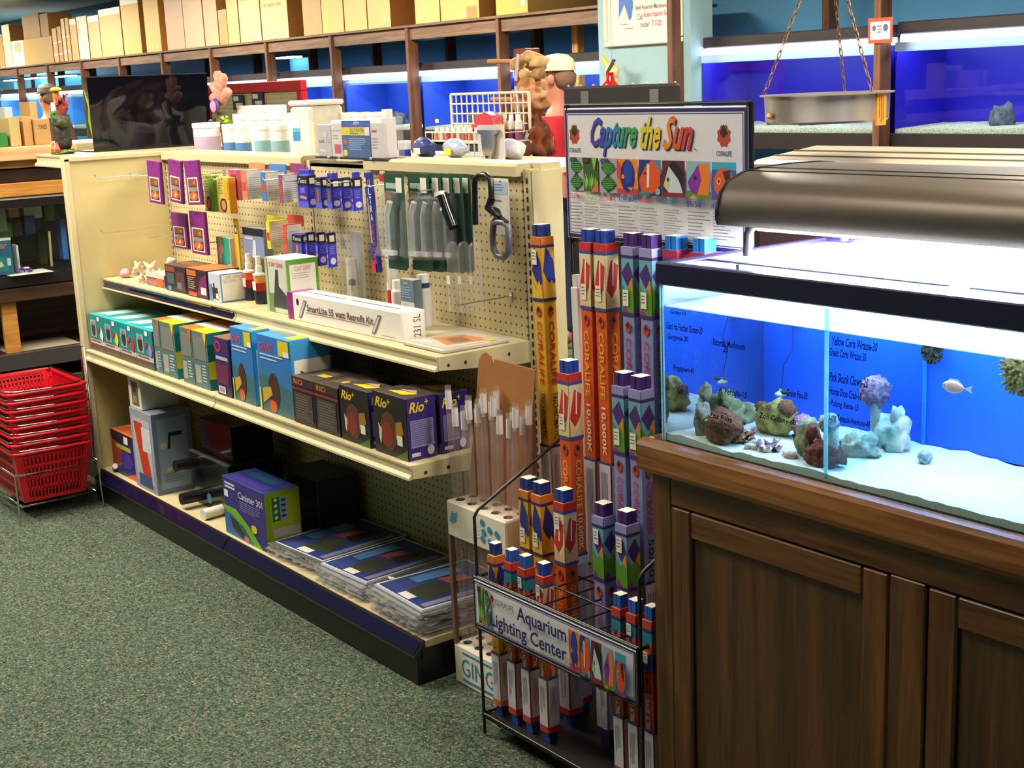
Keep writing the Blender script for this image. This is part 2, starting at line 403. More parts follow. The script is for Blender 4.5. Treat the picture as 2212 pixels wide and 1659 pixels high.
# left end panel and its steel rim
ep = MB().box(-.03, -.42, .02, -.004, .0, 1.4, M('#cdbb86', .45, var=.05, scale=6)).build('end_panel', g)
MB().box(-.034, -.432, .0, .004, -.405, 1.405, CREAM, ch=.004).build('end_panel_rim', ep)
MB().box(-.034, -.43, 1.39, .004, .0, 1.41, CREAM, ch=.003).build('end_panel_top', ep)
TAGSTRIP = M('#141434', .1, name='dark_price_strip')
def lip(mb, x0, x1, yf, zs, mat):
    pr = [(yf, zs), (yf-.006, zs), (yf-.006, zs-.006), (yf-.002, zs-.014), (yf-.003, zs-.026), (yf-.012, zs-.034), (yf-.013, zs-.04), (yf, zs-.04)]
    mb.prism(pr, 'X', x0, x1, mat)
for yf, zs, nm in ((-.317, Z2, 'upper'), (-.42, Z3, 'lower')):
    for k in range(2):
        x0, x1 = k*1.22+.003, (k+1)*1.22-.003
        sh = MB().box(x0, yf, zs-.02, x1, -.002, zs, CREAM); lip(sh, x0, x1, yf, zs, CREAM)
        sh = sh.build('shelf', g)
        if nm == 'upper' and k == 0:
            MB().prism([(yf-.0065, zs-.008), (yf-.004, zs-.014), (yf-.0045, zs-.024), (yf-.011, zs-.032), (yf-.0125, zs-.032), (yf-.006, zs-.024), (yf-.0055, zs-.014), (yf-.008, zs-.008)], 'X', x0+.01, x1-.01, TAGSTRIP).build('price_strip', sh)
        for xx in (x0-.002, x1-.0015):
            br = MB().prism([(yf, zs-.001), (yf, zs-.038), (-.04, zs-.062), (-.004, zs-.062), (-.004, zs-.001)], 'X', xx, xx+.004, CREAM)
            if xx > 2.4:
                fc = br.face((xx+.004, yf, zs-.06), (0, -yf, 0), (0, 0, .06))
                for q in (.1, .28, .75): fc.ell(q, .55, .014, .09, M('#2a2218', .9), 8)
            br.build('shelf_bracket', sh)
# base deck with dark kick plate
bd = MB().box(0, -.41, ZB-.02, GL, 0, ZB, PEG).build('base_deck', g)
for k in range(2):
    x0, x1 = k*1.22+.003, (k+1)*1.22-.003
    b2 = MB().prism([(-.41, ZB), (-.416, ZB+.002), (-.418, ZB-.003), (-.446, ZB-.036), (-.448, ZB-.044), (-.41, ZB-.044)], 'X', x0, x1, M('#2b2420', .3))
    b2 = b2.build('base_lip', bd)
    MB().prism([(-.4195, ZB-.003), (-.4465, ZB-.034), (-.4475, ZB-.0335), (-.4205, ZB-.0025)], 'X', x0+.004, x1-.004, TAGSTRIP).build('price_strip', b2)
KICK = M('#17110f', .35)
MB().box(.0, -.442, 0, GL, -.425, ZB-.045, KICK).build('kick_plate', g)
MB().box(GL-.006, -.424, 0, GL, .0, ZB-.021, KICK).build('base_end', g)
# shelf on the far side that carries the tubs of additive, and the left end-cap shelf
MB().box(.0, .1, 1.375, GL-.01, .46, 1.39, CREAM).build('rear_shelf', g)
MB().box(.0, .1, .02, GL-.01, .42, .12, CREAM).build('rear_base', g)
MB().box(-.02, .1, .02, .0, .46, 1.39, CREAM).build('rear_end_panel', g)
ec = thing('endcap_shelf', 'cream end-cap shelf at the left end of the long shelving', 'shelving unit', (-.034, 0, 0))
e_ = MB().box(-.49, -.36, 1.385, -.002, .42, 1.41, CREAM); e_.prism([(-.36, 1.41), (-.366, 1.41), (-.366, 1.402), (-.361, 1.394), (-.362, 1.378), (-.374, 1.368), (-.374, 1.36), (-.36, 1.36)], 'X', -.49, -.002, CREAM)
e_.build('top_shelf', ec)
MB().box(-.03, -.36, .7, -.002, .42, 1.385, CREAM).build('back_panel', ec)
MB().box(-.012, -.40, .02, -.003, -.36, .82, CREAM).build('side_post', ec)
MB().box(-.46, -.34, .0, -.004, .4, .12, KICK).build('base', ec)

# ================================================================== oak cabinet with the lit reef tank
OAKV = wood('stained_oak_upright', '#472913', '#7d5029', 1.0, 'Z', .38); OAKH = wood('stained_oak_level', '#472913', '#7d5029', 1.0, 'X', .35)
OAKLIT = wood('lamplit_oak_trim', '#6a3d1c', '#b07440', 1.0, 'X', .28)  # lighter oak: the tank light's highlight on the moulding put into its colour
CX0, CX1, CY0, CY1, CZ = 3.432, 4.74, -.46, .12, .885
cb = thing('tank_cabinet', 'dark oak cabinet with panelled doors under the lit aquarium', 'cabinet', ((CX0+CX1)/2, (CY0+CY1)/2, 0))
cx, cy = (CX0+CX1)/2, (CY0+CY1)/2
def cbx(n, x0, y0, z0, x1, y1, z1, m, ch=.003, par=None): return MB().box(x0-cx, y0-cy, z0, x1-cx, y1-cy, z1, m, ch).build(n, par or cb)
tr = MB().prism([(CY0-.018-cy, CZ-.05), (CY0-.022-cy, CZ-.04), (CY0-.022-cy, CZ+.005), (CY0-.016-cy, CZ+.014), (CY0-.004-cy, CZ+.016), (CY0+.006-cy, CZ+.016), (CY0+.006-cy, CZ-.05)], 'X', CX0-.022-cx, CX1+.02-cx, OAKLIT)
tr.box(CX0-.022-cx, CY0+.006-cy, CZ-.05, CX0+.004-cx, CY1-cy, CZ+.016, OAKLIT, .006)
tr.build('top_moulding', cb)
cbx('top_board', CX0+.004, CY0+.006, CZ-.02, CX1, CY1, CZ-.003, OAKH)
cbx('side_panel', CX0, CY0+.022, .0, CX0+.018, CY1, CZ-.05, OAKV)
cbx('side_panel', CX1-.018, CY0+.022, .0, CX1, CY1, CZ-.05, OAKV)
cbx('back_panel', CX0+.018, CY1-.01, .0, CX1-.018, CY1, CZ-.05, OAKV)
# face frame
cbx('stile', CX0, CY0, .0, CX0+.055, CY0+.02, CZ-.05, OAKV)
cbx('stile', CX1-.055, CY0, .0, CX1, CY0+.02, CZ-.05, OAKV)
cbx('stile', 4.035, CY0, .09, 4.11, CY0+.02, CZ-.115, OAKV)
cbx('rail', CX0+.055, CY0, CZ-.115, CX1-.055, CY0+.02, CZ-.05, OAKH)
cbx('rail', CX0+.055, CY0, .0, CX1-.055, CY0+.02, .09, OAKH)
for a, b_ in ((3.483, 4.032), (4.113, 4.68)):
    d = thing('door', '', '', (0, 0, 0)); del d['label']; del d['category']; d.parent = cb
    za, zb = .095, CZ-.118; w = .058
    for x0, x1 in ((a, a+w), (b_-w, b_)): cbx('door_stile', x0, CY0+.002, za, x1, CY0+.022, zb, OAKV, .004, d)
    for z0, z1 in ((za, za+w), (zb-w, zb)): cbx('door_rail', a+w, CY0+.002, z0, b_-w, CY0+.022, z1, OAKH, .004, d)
    cbx('door_panel', a+w, CY0+.012, za+w, b_-w, CY0+.02, zb-w, wood('oak_panel', '#3f2713', '#6a4626', .7, 'Z', .4) if a < 4 else bpy.data.materials['oak_panel'], .002, d)

TX0, TX1, TY0, TY1, TZ0, TZ1, TYB = 3.452, 4.70, -.448, .06, .9, 1.268, -.15
aq = thing('reef_aquarium', 'long rimmed glass aquarium lit bright blue on the oak cabinet', 'aquarium', (TX0, TY0, TZ0))
def tb(n, x0, y0, z0, x1, y1, z1, m, ch=0, par=None): return MB().box(x0-TX0, y0-TY0, z0-TZ0, x1-TX0, y1-TY0, z1-TZ0, m, ch).build(n, par or aq)
PANE = glass('aquarium_pane', '#f4fbfb', .45); SIDE = glass('end_pane_in_water', '#d8ecf4', 1, base=.7); EDGE = glass('lit_glass_edge', '#d8fbff', 1, .1, .75, '#c4f6fa');  # edges tinted pale cyan for the light carried inside the glass
tb('front_pane', TX0, TY0, TZ0, TX1, TY0+.006, TZ1-.03, PANE); tb('left_pane', TX0, TY0+.006, TZ0, TX0+.006, TY1-.006, TZ1-.03, SIDE)
tb('back_pane', TX0, TY1-.006, TZ0, TX1, TY1, TZ1-.03, PANE); tb('right_pane', TX1-.006, TY0+.006, TZ0, TX1, TY1-.006, TZ1-.03, PANE)
for xx in (TX0+.0005, TX0+.008): tb('corner_edge', xx, TY0-.0006, TZ0, xx+.004, TY0+.0002, TZ1-.04, EDGE)
tb('background_sheet', TX0+.006, TYB, TZ0+.012, TX1-.006, TYB+.004, TZ1-.03, M('#1a62ff', .5, var=.10, scale=6, name='blue_background_paint'))
tb('bottom_pane', TX0, TY0, TZ0-.012, TX1, TY1, TZ0-.001, BLACK)
RIM = M('#1a163a', .3, name='bluelit_black_rim')  # black rim tinted navy: the blue tank light is put into its colour
rm = MB()
for x0, y0, x1, y1 in ((TX0-.006, TY0-.006, TX1+.006, TY0+.016), (TX0-.006, TY1-.016, TX1+.006, TY1+.006), (TX0-.006, TY0+.016, TX0+.016, TY1-.016), (TX1-.016, TY0+.016, TX1+.006, TY1-.016)):
    rm.box(x0-TX0, y0-TY0, TZ1-.045-TZ0, x1-TX0, y1-TY0, TZ1-TZ0, RIM, .003)
rm.build('rim', aq)
# partitions of the tank and their bright edges
for xx in (3.872, 4.283):
    p_ = tb('divider', xx, TY0+.008, TZ0+.005, xx+.006, TYB-.002, TZ1-.05, glass('divider_pane', '#e8f7fa', .5) if xx < 4 else bpy.data.materials['divider_pane'])
    tb('divider_edge', xx-.001, TY0+.0065, TZ0+.005, xx+.007, TY0+.009, TZ1-.05, EDGE, 0, p_)
    tb('divider_edge', xx-.001, TYB-.006, TZ0+.012, xx+.006, TYB-.002, TZ1-.095, M('#2f8cf0', .2), 0, p_)
LID = glass('salt_crusted_lid', '#eef8ff', .8, .05, .62)
for x0, x1 in ((TX0+.02, 4.075), (4.083, TX1-.02)):
    tb('glass_lid', x0, TY0+.02, TZ1-.014, x1, TY0+.115, TZ1-.008, LID)
    tb('glass_lid', x0, TY0+.121, TZ1-.014, x1, TY1-.02, TZ1-.008, LID)
tb('lid_hinge', TX0+.02, TY0+.114, TZ1-.009, TX1-.02, TY0+.122, TZ1-.005, M('#1c2a55', .4))
tb('lid_knob', 3.615, TY0+.05, TZ1-.008, 3.623, TY0+.058, TZ1+.002, BLACK)
tb('centre_brace', 4.066, TY0+.016, TZ1-.02, 4.092, TY1-.016, TZ1-.003, glass('brace_plastic', '#cfeaf5', .6, .1, .3))
tb('water_surface', TX0+.007, TY0+.007, TZ1-.09, TX1-.007, TYB-.002, TZ1-.088, glass('water_surface', '#e8f8ff', 1, .02, .55))  # milky haze stands for the hood lamp's white reflection on the water
tb('filter_chamber', TX0+.006, TYB+.006, TZ0, TX1-.006, TY1-.008, TZ1-.1, M('#0c1440', .6))
# sand bed, uneven
sd = MB(); nx, ny = 60, 24; sv = []
for j in range(ny+1):
    for i in range(nx+1):
        x = .007+(TX1-TX0-.014)*i/nx; y = .007+(TYB-TY0-.009)*j/ny
        z = .013+.006*noise.noise(Vector((x*9, y*9, 0)))+.004*noise.noise(Vector((x*30, y*30, 4)))
        sv.append((x, y, z))
sd.add(sv, [(j*(nx+1)+i, j*(nx+1)+i+1, (j+1)*(nx+1)+i+1, (j+1)*(nx+1)+i) for j in range(ny) for i in range(nx)], M('#f4f4ee', .9, bump=.5, scale=300, name='coral_sand'), True)
fr = [sv[i] for i in range(nx+1)]
sd.add([(a, b_, 0) for a, b_, _ in fr]+fr, [(i, i+1, nx+2+i, nx+1+i) for i in range(nx)], M('#dfeae6', .95, var=.3, scale=260))
so = sd.build('sand_bed', None); tag(so, 'white coral sand covering the floor of the lit tank', 'sand', loc=(TX0, TY0, TZ0)); so['kind'] = 'stuff'

# long hood with lamp over the tank
HX0, HX1, HY0, HY1, HZ = 3.50, 4.80, -.325, .09, 1.333
hd = thing('aquarium_light', 'rounded dark metallic light hood standing on legs over the reef tank', 'aquarium light', (HX0, HY0, TZ1))
HOODM = M('#564d44', .36, .65, name='brushed_hood_metal')
prof = [(0, .0), (-.006, .012), (-.006, .03), (.004, .062), (.026, .084), (.07, .1), (.12, .106), (.21, .108), (.30, .106), (.35, .1), (.394, .084), (.414, .062), (.42, .03), (.42, .0)]
h_ = MB(); z0 = HZ-TZ1
n_ = len(prof); L_ = HX1-HX0
v_ = [(0, a, b_+z0) for a, b_ in prof]+[(L_, a, b_+z0) for a, b_ in prof]
h_.add(v_, [(i+1, i, n_+i, n_+i+1) for i in range(n_-1)], HOODM, True)
h_.add(v_, [tuple(range(n_)), tuple(range(n_, 2*n_))[::-1]], HOODM)
h_.build('housing', hd)
for xx in (-.004, L_): MB().add([(xx+q, .21+(a-.21)*1.012, z0+b_*1.02) for q in (0, .006) for a, b_ in prof], [(i, i+1, n_+i+1, n_+i) for i in range(n_-1)]+[tuple(range(n_))[::-1], tuple(range(n_, 2*n_))], M('#141216', .3)).build('end_cap', hd)
for yy in (.085, .12): MB().box(0, yy, z0+.1015 if yy > .1 else z0+.0985, L_, yy+.004, z0+.1075 if yy > .1 else z0+.1035, M('#151316', .4)).build('groove', hd)
MB().box(.01, .02, z0-.002, L_-.01, .40, z0+.002, M('#d8d8e2', .3)).build('reflector', hd)
for yy in (.08, .16, .24, .32): MB().tube([(.03, yy, z0-.01), (L_-.03, yy, z0-.01)], .008, lamp_mat('actinic_tube', '#bfd6ff', 6) if yy < .1 else bpy.data.materials['actinic_tube'], 8).build('lamp_tube', hd)
for yy in (.045, .345):
    for xx in (.06, L_-.07):
        MB().tube([(xx, yy, z0+.002), (xx-.012, yy, z0-.004), (xx-.024, yy, z0-.02), (xx-.026, yy, .002), (xx-.026, yy, .0)], .0095, BLKMETAL, 8).build('leg', hd)
for i in range(2):
    l = bpy.data.lights.new('hood_lamp', 'AREA'); l.shape = 'RECTANGLE'; l.size = .58; l.size_y = .32; l.energy = 200; l.color = (.82, .90, 1)
    o = bpy.data.objects.new('hood_lamp', l); C.objects.link(o); o.parent = hd; o.location = (.34+i*.62, .21, z0-.022)
# ================================================================== lamp rack
RX0, RX1, RY0, RY1 = 2.80, 3.402, -.475, -.135
rk = thing('lamp_rack', 'black wire floor rack full of boxed aquarium lamps beside the oak cabinet', 'display rack', (RX0, RY0, 0))
def rw(n, pts, r=.004, par=None): return MB().tube([(a-RX0, b-RY0, c) for a, b, c in pts], r, BLKMETAL, 6).build(n, par or rk)
for x in (RX0, RX1):
    rw('side_hoop', [(x, RY0, .006), (x, RY0, .585), (x, RY0+.012, .602), (x, RY1-.02, .75), (x, RY1, .76)], .0045)
    rw('back_upright', [(x, RY1, .006), (x, RY1, 1.57)], .005)
    rw('foot', [(x, RY0, .07), (x, RY0+.05, .006)], .004)
for z in (.43, .06):
    for y in (RY0, RY1): rw('rail', [(RX0, y, z), (RX1, y, z)], .0045)
    for x in (RX0, RX1): rw('rail', [(x, RY0, z), (x, RY1, z)], .0045)
for i in range(1, 9): rw('grid_wire', [(RX0+(RX1-RX0)*i/9, RY0, .434), (RX0+(RX1-RX0)*i/9, RY1, .434)], .0025)
for i in range(1, 4): rw('grid_wire', [(RX0, RY0+(RY1-RY0)*i/4, .438), (RX1, RY0+(RY1-RY0)*i/4, .438)], .0025)
MB().box(.004, .004, .045, RX1-RX0-.004, RY1-RY0-.004, .056, M('#1a1413', .5)).build('bottom_tray', rk)
def coral_logo(fc, x, y, w, h, c='#b5452a'):
    pts = [(x+w*math.cos(a)*(1 if i % 2 else .78)*.5, y+h*math.sin(a)*(1 if i % 2 else .82)*.5) for i, a in enumerate([k*2*math.pi/16 for k in range(16)])]
    fc.poly(pts, P(c)); fc.poly([(x-.28*w, y+.12*h), (x, y-.1*h), (x+.28*w, y+.12*h), (x, y+.5*h)], P('#2b2622'))
SW = M('#e9e6ea', .35, name='sign_card_white'); SN = P('#2a2466')
def fishpic(fc, x0, y0, x1, y1, k):
    w, h = x1-x0, y1-y0
    def R(a, b, c, d, m): fc.rect(x0+a*w, y0+b*h, x0+c*w, y0+d*h, P(m))
    def E_(a, b, rx, ry, m, n=14): fc.ell(x0+a*w, y0+b*h, rx*w, ry*h, P(m), n)
    def Q(pts, m): fc.poly([(x0+a*w, y0+b*h) for a, b in pts], P(m))
    if k == 'discus':
        R(0, 0, 1, 1, '#a9a7b8'); Q([(.05, .95), (.3, .6), (.5, 1), (.2, 1)], '#4a4e63')
        for cy in (.72, .27):
            Q([(.1, cy), (.5, cy+.27), (.95, cy), (.5, cy-.26)], '#23332e'); E_(.52, cy, .38, .19, '#2f6b35')
            for q in range(5): fc.rect(x0+w*.24, y0+h*(cy-.12+q*.055), x0+w*.8, y0+h*(cy-.10+q*.055), P('#5fb84a'))
            E_(.9, cy, .06, .04, '#b5382a', 8)
    elif k == 'plant':
        R(0, 0, 1, 1, '#3f5a2c')
        for q in range(7): Q([(.1+.1*q, .05), (.0+.14*q, .5+.05*(q % 3)), (.2+.12*q, .3)], ['#6fb53f', '#8fcf5a', '#4f8f38'][q % 3])
        Q([(.5, .0), (1, .35), (1, 0)], '#d8704a'); Q([(.6, 1), (.75, .6), (.95, 1)], '#7cc04a'); R(0, .85, .4, 1, '#4a4030')
    elif k == 'tang':
        R(0, 0, 1, 1, '#e8882a'); Q([(0, 1), (.3, .7), (.2, .3), (0, .5)], '#d8472a'); R(0, 0, 1, .15, '#c83a5a')
        E_(.52, .52, .34, .47, '#1a2a78'); E_(.55, .62, .22, .33, '#2440a8'); E_(.3, .5, .07, .07, '#e8a02a', 8); Q([(.5, .2), (.78, .2), (.7, .1)], '#f0a030'); Q([(.86, .5), (1, .7), (1, .4)], '#f0b04a')
    elif k == 'clown':
        R(0, 0, 1, 1, '#27307e'); R(.55, .6, 1, 1, '#5a86a0'); Q([(.1, .1), (.02, .45), (.35, .85), (.6, 1), (.95, .7), (.95, .3), (.6, .05)], '#e2561e')
        Q([(.36, .2), (.46, .25), (.5, .85), (.38, .9)], '#e8e2d8'); E_(.28, .62, .05, .04, '#15120f', 8); R(0, 0, .5, .1, '#4a7a80'); E_(.85, .12, .12, .1, '#8fb0a0', 8)
    elif k == 'bfly':
        R(0, 0, 1, 1, '#5a1f2e'); R(.5, 0, 1, .6, '#3a2a30'); Q([(.05, .3), (.3, .85), (.75, .5), (.9, .12), (.3, .1)], '#cfd9de'); Q([(.3, .85), (.5, 1), (.9, .7), (.85, .3), (.7, .5)], '#1c191e')
        Q([(.05, .3), (.2, .55), (.3, .3), (.2, .2)], '#cfd070'); E_(.26, .48, .05, .06, '#23301e', 8); R(0, 0, 1, .12, '#8a2030')
    elif k == 'angel':
        R(0, 0, 1, 1, '#8fb5c4'); R(0, 0, 1, .2, '#5a8a3a'); Q([(.05, .45), (.5, .92), (.62, .5), (.4, .1), (.15, .2)], '#8a2a9c'); Q([(.62, .5), (.5, .92), (.85, .95), (1, .6), (.9, .1), (.45, .1)], '#ee7c2a')
        E_(.36, .56, .06, .06, '#2a1a40', 8); Q([(.3, .1), (.1, 0), (.5, 0)], '#e89a3a')
    elif k == 'oscar':
        R(0, 0, 1, 1, '#3a5aa8'); R(0, .8, 1, 1, '#3aa8b8'); E_(.5, .45, .42, .4, '#e0552a'); Q([(.45, .75), (.75, .8), (.8, .35), (.6, .45)], '#3a2a22'); E_(.3, .5, .09, .1, '#e8b84a', 8); E_(.3, .5, .04, .05, '#15120f', 8); R(0, 0, 1, .1, '#7a3a8a')
# lower sign
sg = MB().box(0, -.012, .305, RX1-RX0, -.006, .428, SW, .002); SWD = RX1-RX0
fr_ = sg.face((0, -.012, .305), (SWD, 0, 0), (0, 0, .123))
for q, m in ((.008, SN), (.022, SW), (.028, SN), (.034, SW)): fr_.rect(q*.5, q*2.5, 1-q*.5, 1-q*2.5, m)
fishpic(fr_, .03, .1, .075, .9, 'plant'); fishpic(fr_, .082, .1, .125, .9, 'discus')
coral_logo(fr_, .145, .78, .03, .17); fr_.text('CORALIFE', .165, .70, .29, .82, P('#6a6688'))
fr_.text('Aquarium', .31, .50, .62, .88, SN, bold=.02); fr_.text('Lighting Center', .13, .12, .62, .50, SN, bold=.02)
for i, k in enumerate(('tang', 'clown', 'bfly', 'angel', 'oscar')): fishpic(fr_, .635+i*.069, .1, .695+i*.069, .9, k)
sg.build('lower_sign', rk, 'white lower sign reading Aquarium Lighting Center')
sf = MB()
for z in (.300, .432): sf.tube([(0, -.009, z), (SWD, -.009, z)], .004, BLKMETAL, 6)
for x in (0, SWD): sf.tube([(x, -.009, .3), (x, -.009, .432)], .004, BLKMETAL, 6)
sf.build('lower_sign_frame', rk)
# upper sign
UZ0, UZ1, UY = 1.243, 1.562, RY1-RY0
us = MB().box(-.01, UY-.004, UZ0, SWD+.004, UY+.002, UZ1, SW, .002)
fu = us.face((-.01, UY-.004, UZ0), (SWD+.014, 0, 0), (0, 0, UZ1-UZ0))
for q, m in ((.010, SN), (.032, SW), (.038, SN), (.044, SW)): fu.rect(q*.6, q*1.2, 1-q*.6, 1-q*1.2, m)
for x in (.065, .885): coral_logo(fu, x, .80, .07, .16); fu.text('CORALIFE', x-.037, .665, x+.037, .70, P('#6a5a86'))
cap = 'Capture'; xs = .165
for ln, x0, x1 in (('Capture', .165, .435), ('the', .452, .565), ('Sun', .575, .735)):
    for dx, dy, off in ((.004, -.008, 1), (0, 0, 0)):
        v, f, _ = text_geo(ln, .5, .025); fu.k += 1
        y0, y1 = (.70, .935) if ln != 'Capture' else (.645, .93)
        cols = {'Capture': ['#5a3a9c', '#3a4ab0', '#2a6ac0', '#1f8aa8', '#2a9a70', '#3aa04a'], 'the': ['#d8cc2a', '#e8d23a', '#f0c82a'], 'Sun': ['#e8862a', '#e0502a', '#d83a3a']}[ln]
        for q in f:
            cxm = sum(v[i][0] for i in q)/len(q); m = P('#2a2440') if off else P(cols[min(len(cols)-1, int(cxm*len(cols)))])
            us.add([fu.pt(x0+(x1-x0)*v[i][0]+dx, y0+(y1-y0)*v[i][1]+dy) for i in q], [tuple(range(len(q)))], m)
fu.text('TM', .738, .70, .75, .715, RED)
names = [('COLORMAX', '#c8305a'), ('NUTRI-GROW', '#8fc43a'), ('SPECTRAMAX', '#c8305a'), ('TRICHROMATIC', '#3a5ac0'), ('10,000K', '#d8403a'), ('20,000K', '#2a7ac0'), ('50/50', '#4a2a86'), ('ACTINIC', '#3a5ac0')]
px_ = [.031, .127, .230, .342, .470, .602, .732, .862]; pw = [.089, .092, .104, .118, .122, .118, .122, .118]
for i, k in enumerate(('discus', 'plant', 'discus', 'tang', 'clown', 'bfly', 'angel', 'oscar')):
    a, b_ = px_[i], px_[i]+pw[i]
    fishpic(fu, a, .375, b_, .63, k); fu.text(names[i][0], a, .315, a+pw[i]*(.98 if len(names[i][0]) > 7 else .6), .355, P(names[i][1]))
    fu.lines(a+.006, .06+.03*(i % 3), b_, .285, 9, P('#8f8a94'), .3, rag=.5)
    if i: fu.rect(a-.006, .05, a-.005, .36, P('#c9c4c4'))
us.build('upper_sign', rk, 'white upper sign reading Capture the Sun above fish pictures')
sf = MB()
for z in (UZ0-.005, UZ1+.006): sf.tube([(-.012, UY+.004, z), (SWD+.006, UY+.004, z)], .005, BLKMETAL, 6)
for x in (-.012, SWD+.006): sf.tube([(x, UY+.004, UZ0-.005), (x, UY+.004, UZ1+.006)], .005, BLKMETAL, 6)
sf.build('upper_sign_frame', rk)

# boxed lamps ----------------------------------------------------------------
KIND = {
 'tri': dict(cap='#24357e', band='#d8752a', body='#dfa92b', ink='#b5302a', name='TRICHROMATIC', ni='#2a2018', line='#3a2f6a', word='yellow'),
 'tenk': dict(cap='#2346a8', band='#c8342a', body='#dc5a22', ink='#f0b83a', name='10,000K', ni='#f5ead8', line='#3550a8', word='orange'),
 'fifty': dict(cap='#4a2270', band='#9a96c8', body='#8a90c4', ink='#b8305a', name='50/50', ni='#241a3a', line='#4a2270', word='lavender'),
 'act': dict(cap='#2a5fb8', band='#c8402a', body='#b8321e', ink='#f0e0d0', name='ACTINIC', ni='#f0e6da', line='#1f3a7a', word='red and blue'),
 'blue': dict(cap='#2474c8', band='#b02a4a', body='#1f8ab0', ink='#e8f0f0', name='40 WATT', ni='#e8f0f0', line='#1f5aa0', word='bright blue'),
 'plain': dict(cap='#d8d0da', band='#d8d0da', body='#e2dedc', ink='#6a6a72', name='LAMP', ni='#6a6a72', line='#cfc9cc', word='white')}
WPART = P('#d5d0dc'); TXI = P('#5a5570')
def lamp_box(kind, L, w, base, label, lean=(0, 0), pic=None, stick=True):
    k = KIND[kind]; pic = pic or (.155 if L > .8 else .15 if L > .5 else .11); bod = L*.27 if L > .8 else L*.2
    o = thing('lamp_box', label, 'lamp box', base, group='boxed lamps in the rack')
    o.rotation_euler = (lean[0], lean[1], 0)
    m = MB(); m.box(0, 0, .03, w, w, L-.03, P(k['body']), .0015)
    for O, U in (((0, 0, .03), (w, 0, 0)), ((w, 0, .03), (0, w, 0))):
        f = m.face(O, U, (0, 0, L-.06)); LL = L-.06
        def y(z): return 1-z/LL
        if kind != 'plain':
            f.rect(0, y(pic), 1, 1, P({'tri': '#e0a82e', 'tenk': '#ead9a8', 'fifty': '#6fa8b8', 'act': '#2a8a98', 'blue': '#2a8ab8'}[kind])); f.rect(0, y(.02), 1, 1, P(k['band'])); f.rect(0, y(.027), 1, y(.02), P(k['line']))
            def F(pts, c): f.poly([(a, y(pic*(1-b_))) for a, b_ in pts], P(c))
            if kind == 'tri': F([(.05, .45), (.35, .85), (.9, .6), (1, .25), (.7, .2), (.35, .3)], '#262f86'); F([(0, 0), (0, .3), (.4, .12), (.7, .3), (1, .1), (1, 0)], '#e8b53a')
            if kind == 'tenk': F([(0, .3), (.4, .75), (.95, .65), (.8, .3), (.4, .15)], '#d0352a'); F([(.5, .7), (.62, .75), (.55, .35), (.45, .35)], '#f5efe6'); F([(0, 0), (0, .25), (.5, .1), (1, .3), (1, 0)], '#e8c890')
            if kind == 'fifty': F([(0, .6), (.6, .78), (1, .55), (.5, .4)], '#4a2a78'); F([(0, 0), (0, .45), (.4, .3), (1, .5), (1, 0)], '#5c962e'); F([(.6, .42), (.9, .55), (.95, .3)], '#e0882a'); F([(0, 0), (.2, .12), (.5, 0)], '#8a3a8c')
            if kind == 'act': F([(0, .3), (.5, .55), (1, .3), (1, 0), (0, 0)], '#27357e'); F([(0, .55), (.5, .4), (1, .6), (1, .4), (.5, .2), (0, .35)], '#d8642a')
            if kind == 'blue': F([(0, .2), (.5, .5), (1, .3), (1, 0), (0, 0)], '#256aa8')
            f.rect(0, y(pic+.008), 1, y(pic), P(k['line']))
            coral_logo(f, .5, y(pic+.035), .55, .03/LL, '#c0442c')
            zt = pic+.06; tl = min(.17, bod*.5)
            f.text('CORALIFE', .3, y(zt+tl), .72, y(zt), P(k['ink']), -90); f.text(k['name'], .3, y(zt+tl*1.12+tl*.75), .72, y(zt+tl*1.12), P(k['ni']), -90)
        zw = pic+bod+.06
        if L > zw+.1:
            f.rect(0, .016/LL, 1, y(zw), WPART); f.rect(0, y(zw), 1, y(zw-.007), P(k['line']))
            f.lines(.2, .04/LL, .8, y(zw+.02), 5, TXI, .3, True, .5); f.rect(0, .0, 1, .016/LL, P(k['band'] if kind != 'fifty' else '#4a2270'))
        else: f.lines(.25, .05, .75, y(zw), 4, TXI, .3, True)
    m.build('sleeve', o)
    c = MB(); i_ = .004; c.prism([(i_, i_), (w*.42, i_), (w*.5, w*.16), (w*.58, i_), (w-i_, i_), (w-i_, w*.42), (w*.84, w*.5), (w-i_, w*.58), (w-i_, w-i_), (i_, w-i_)], 'Z', L-.03, L, P(k['cap']))
    c.add([(x, y_, L+.0006) for x, y_ in ((i_, i_), (w*.42, i_), (w*.5, w*.16), (w*.58, i_), (w-i_, i_), (w-i_, w*.42), (w*.84, w*.5), (w-i_, w*.58), (w-i_, w-i_), (i_, w-i_))], [tuple(range(10))], M('#f3eee0', .7))
    c.build('top_flap', o)
    c = MB().box(i_, i_, 0, w-i_, w-i_, .03, P(k['cap'])); c.build('bottom_flap', o)
    if stick:
        s_ = MB(); f = s_.face((0, 0, L-.03-pic-.0), (w, 0, 0), (0, 0, pic), .0035)
        z = random.choice((.1, .55)); f.rect(.15, z, .62, z+.25, STICKER); f.lines(.2, z+.05, .56, z+.2, 3, TXI, .3); s_.build('price_sticker', o)
    return o
def lamps(rows, Y, L, w, lean=None):
    for px, py, kind, lab in rows:
        p = at_Y(px, py, Y); lamp_box(kind, L, w, (p.x, Y, .0575), lab, lean or ((random.random()-.5)*.006, (random.random()-.5)*.01))
T = 1.22
lamps([(1247, 485, 'tenk', 'tall orange 10,000K lamp box, left one of the back-row pair'), (1283, 485, 'tenk', 'tall orange 10,000K lamp box, right one of the back-row pair'),
       (1340, 500, 'fifty', 'tall lavender 50/50 lamp box, left one of the back row'), (1380, 500, 'fifty', 'tall lavender 50/50 lamp box nearest the tank rim')], -.205, T, .041)
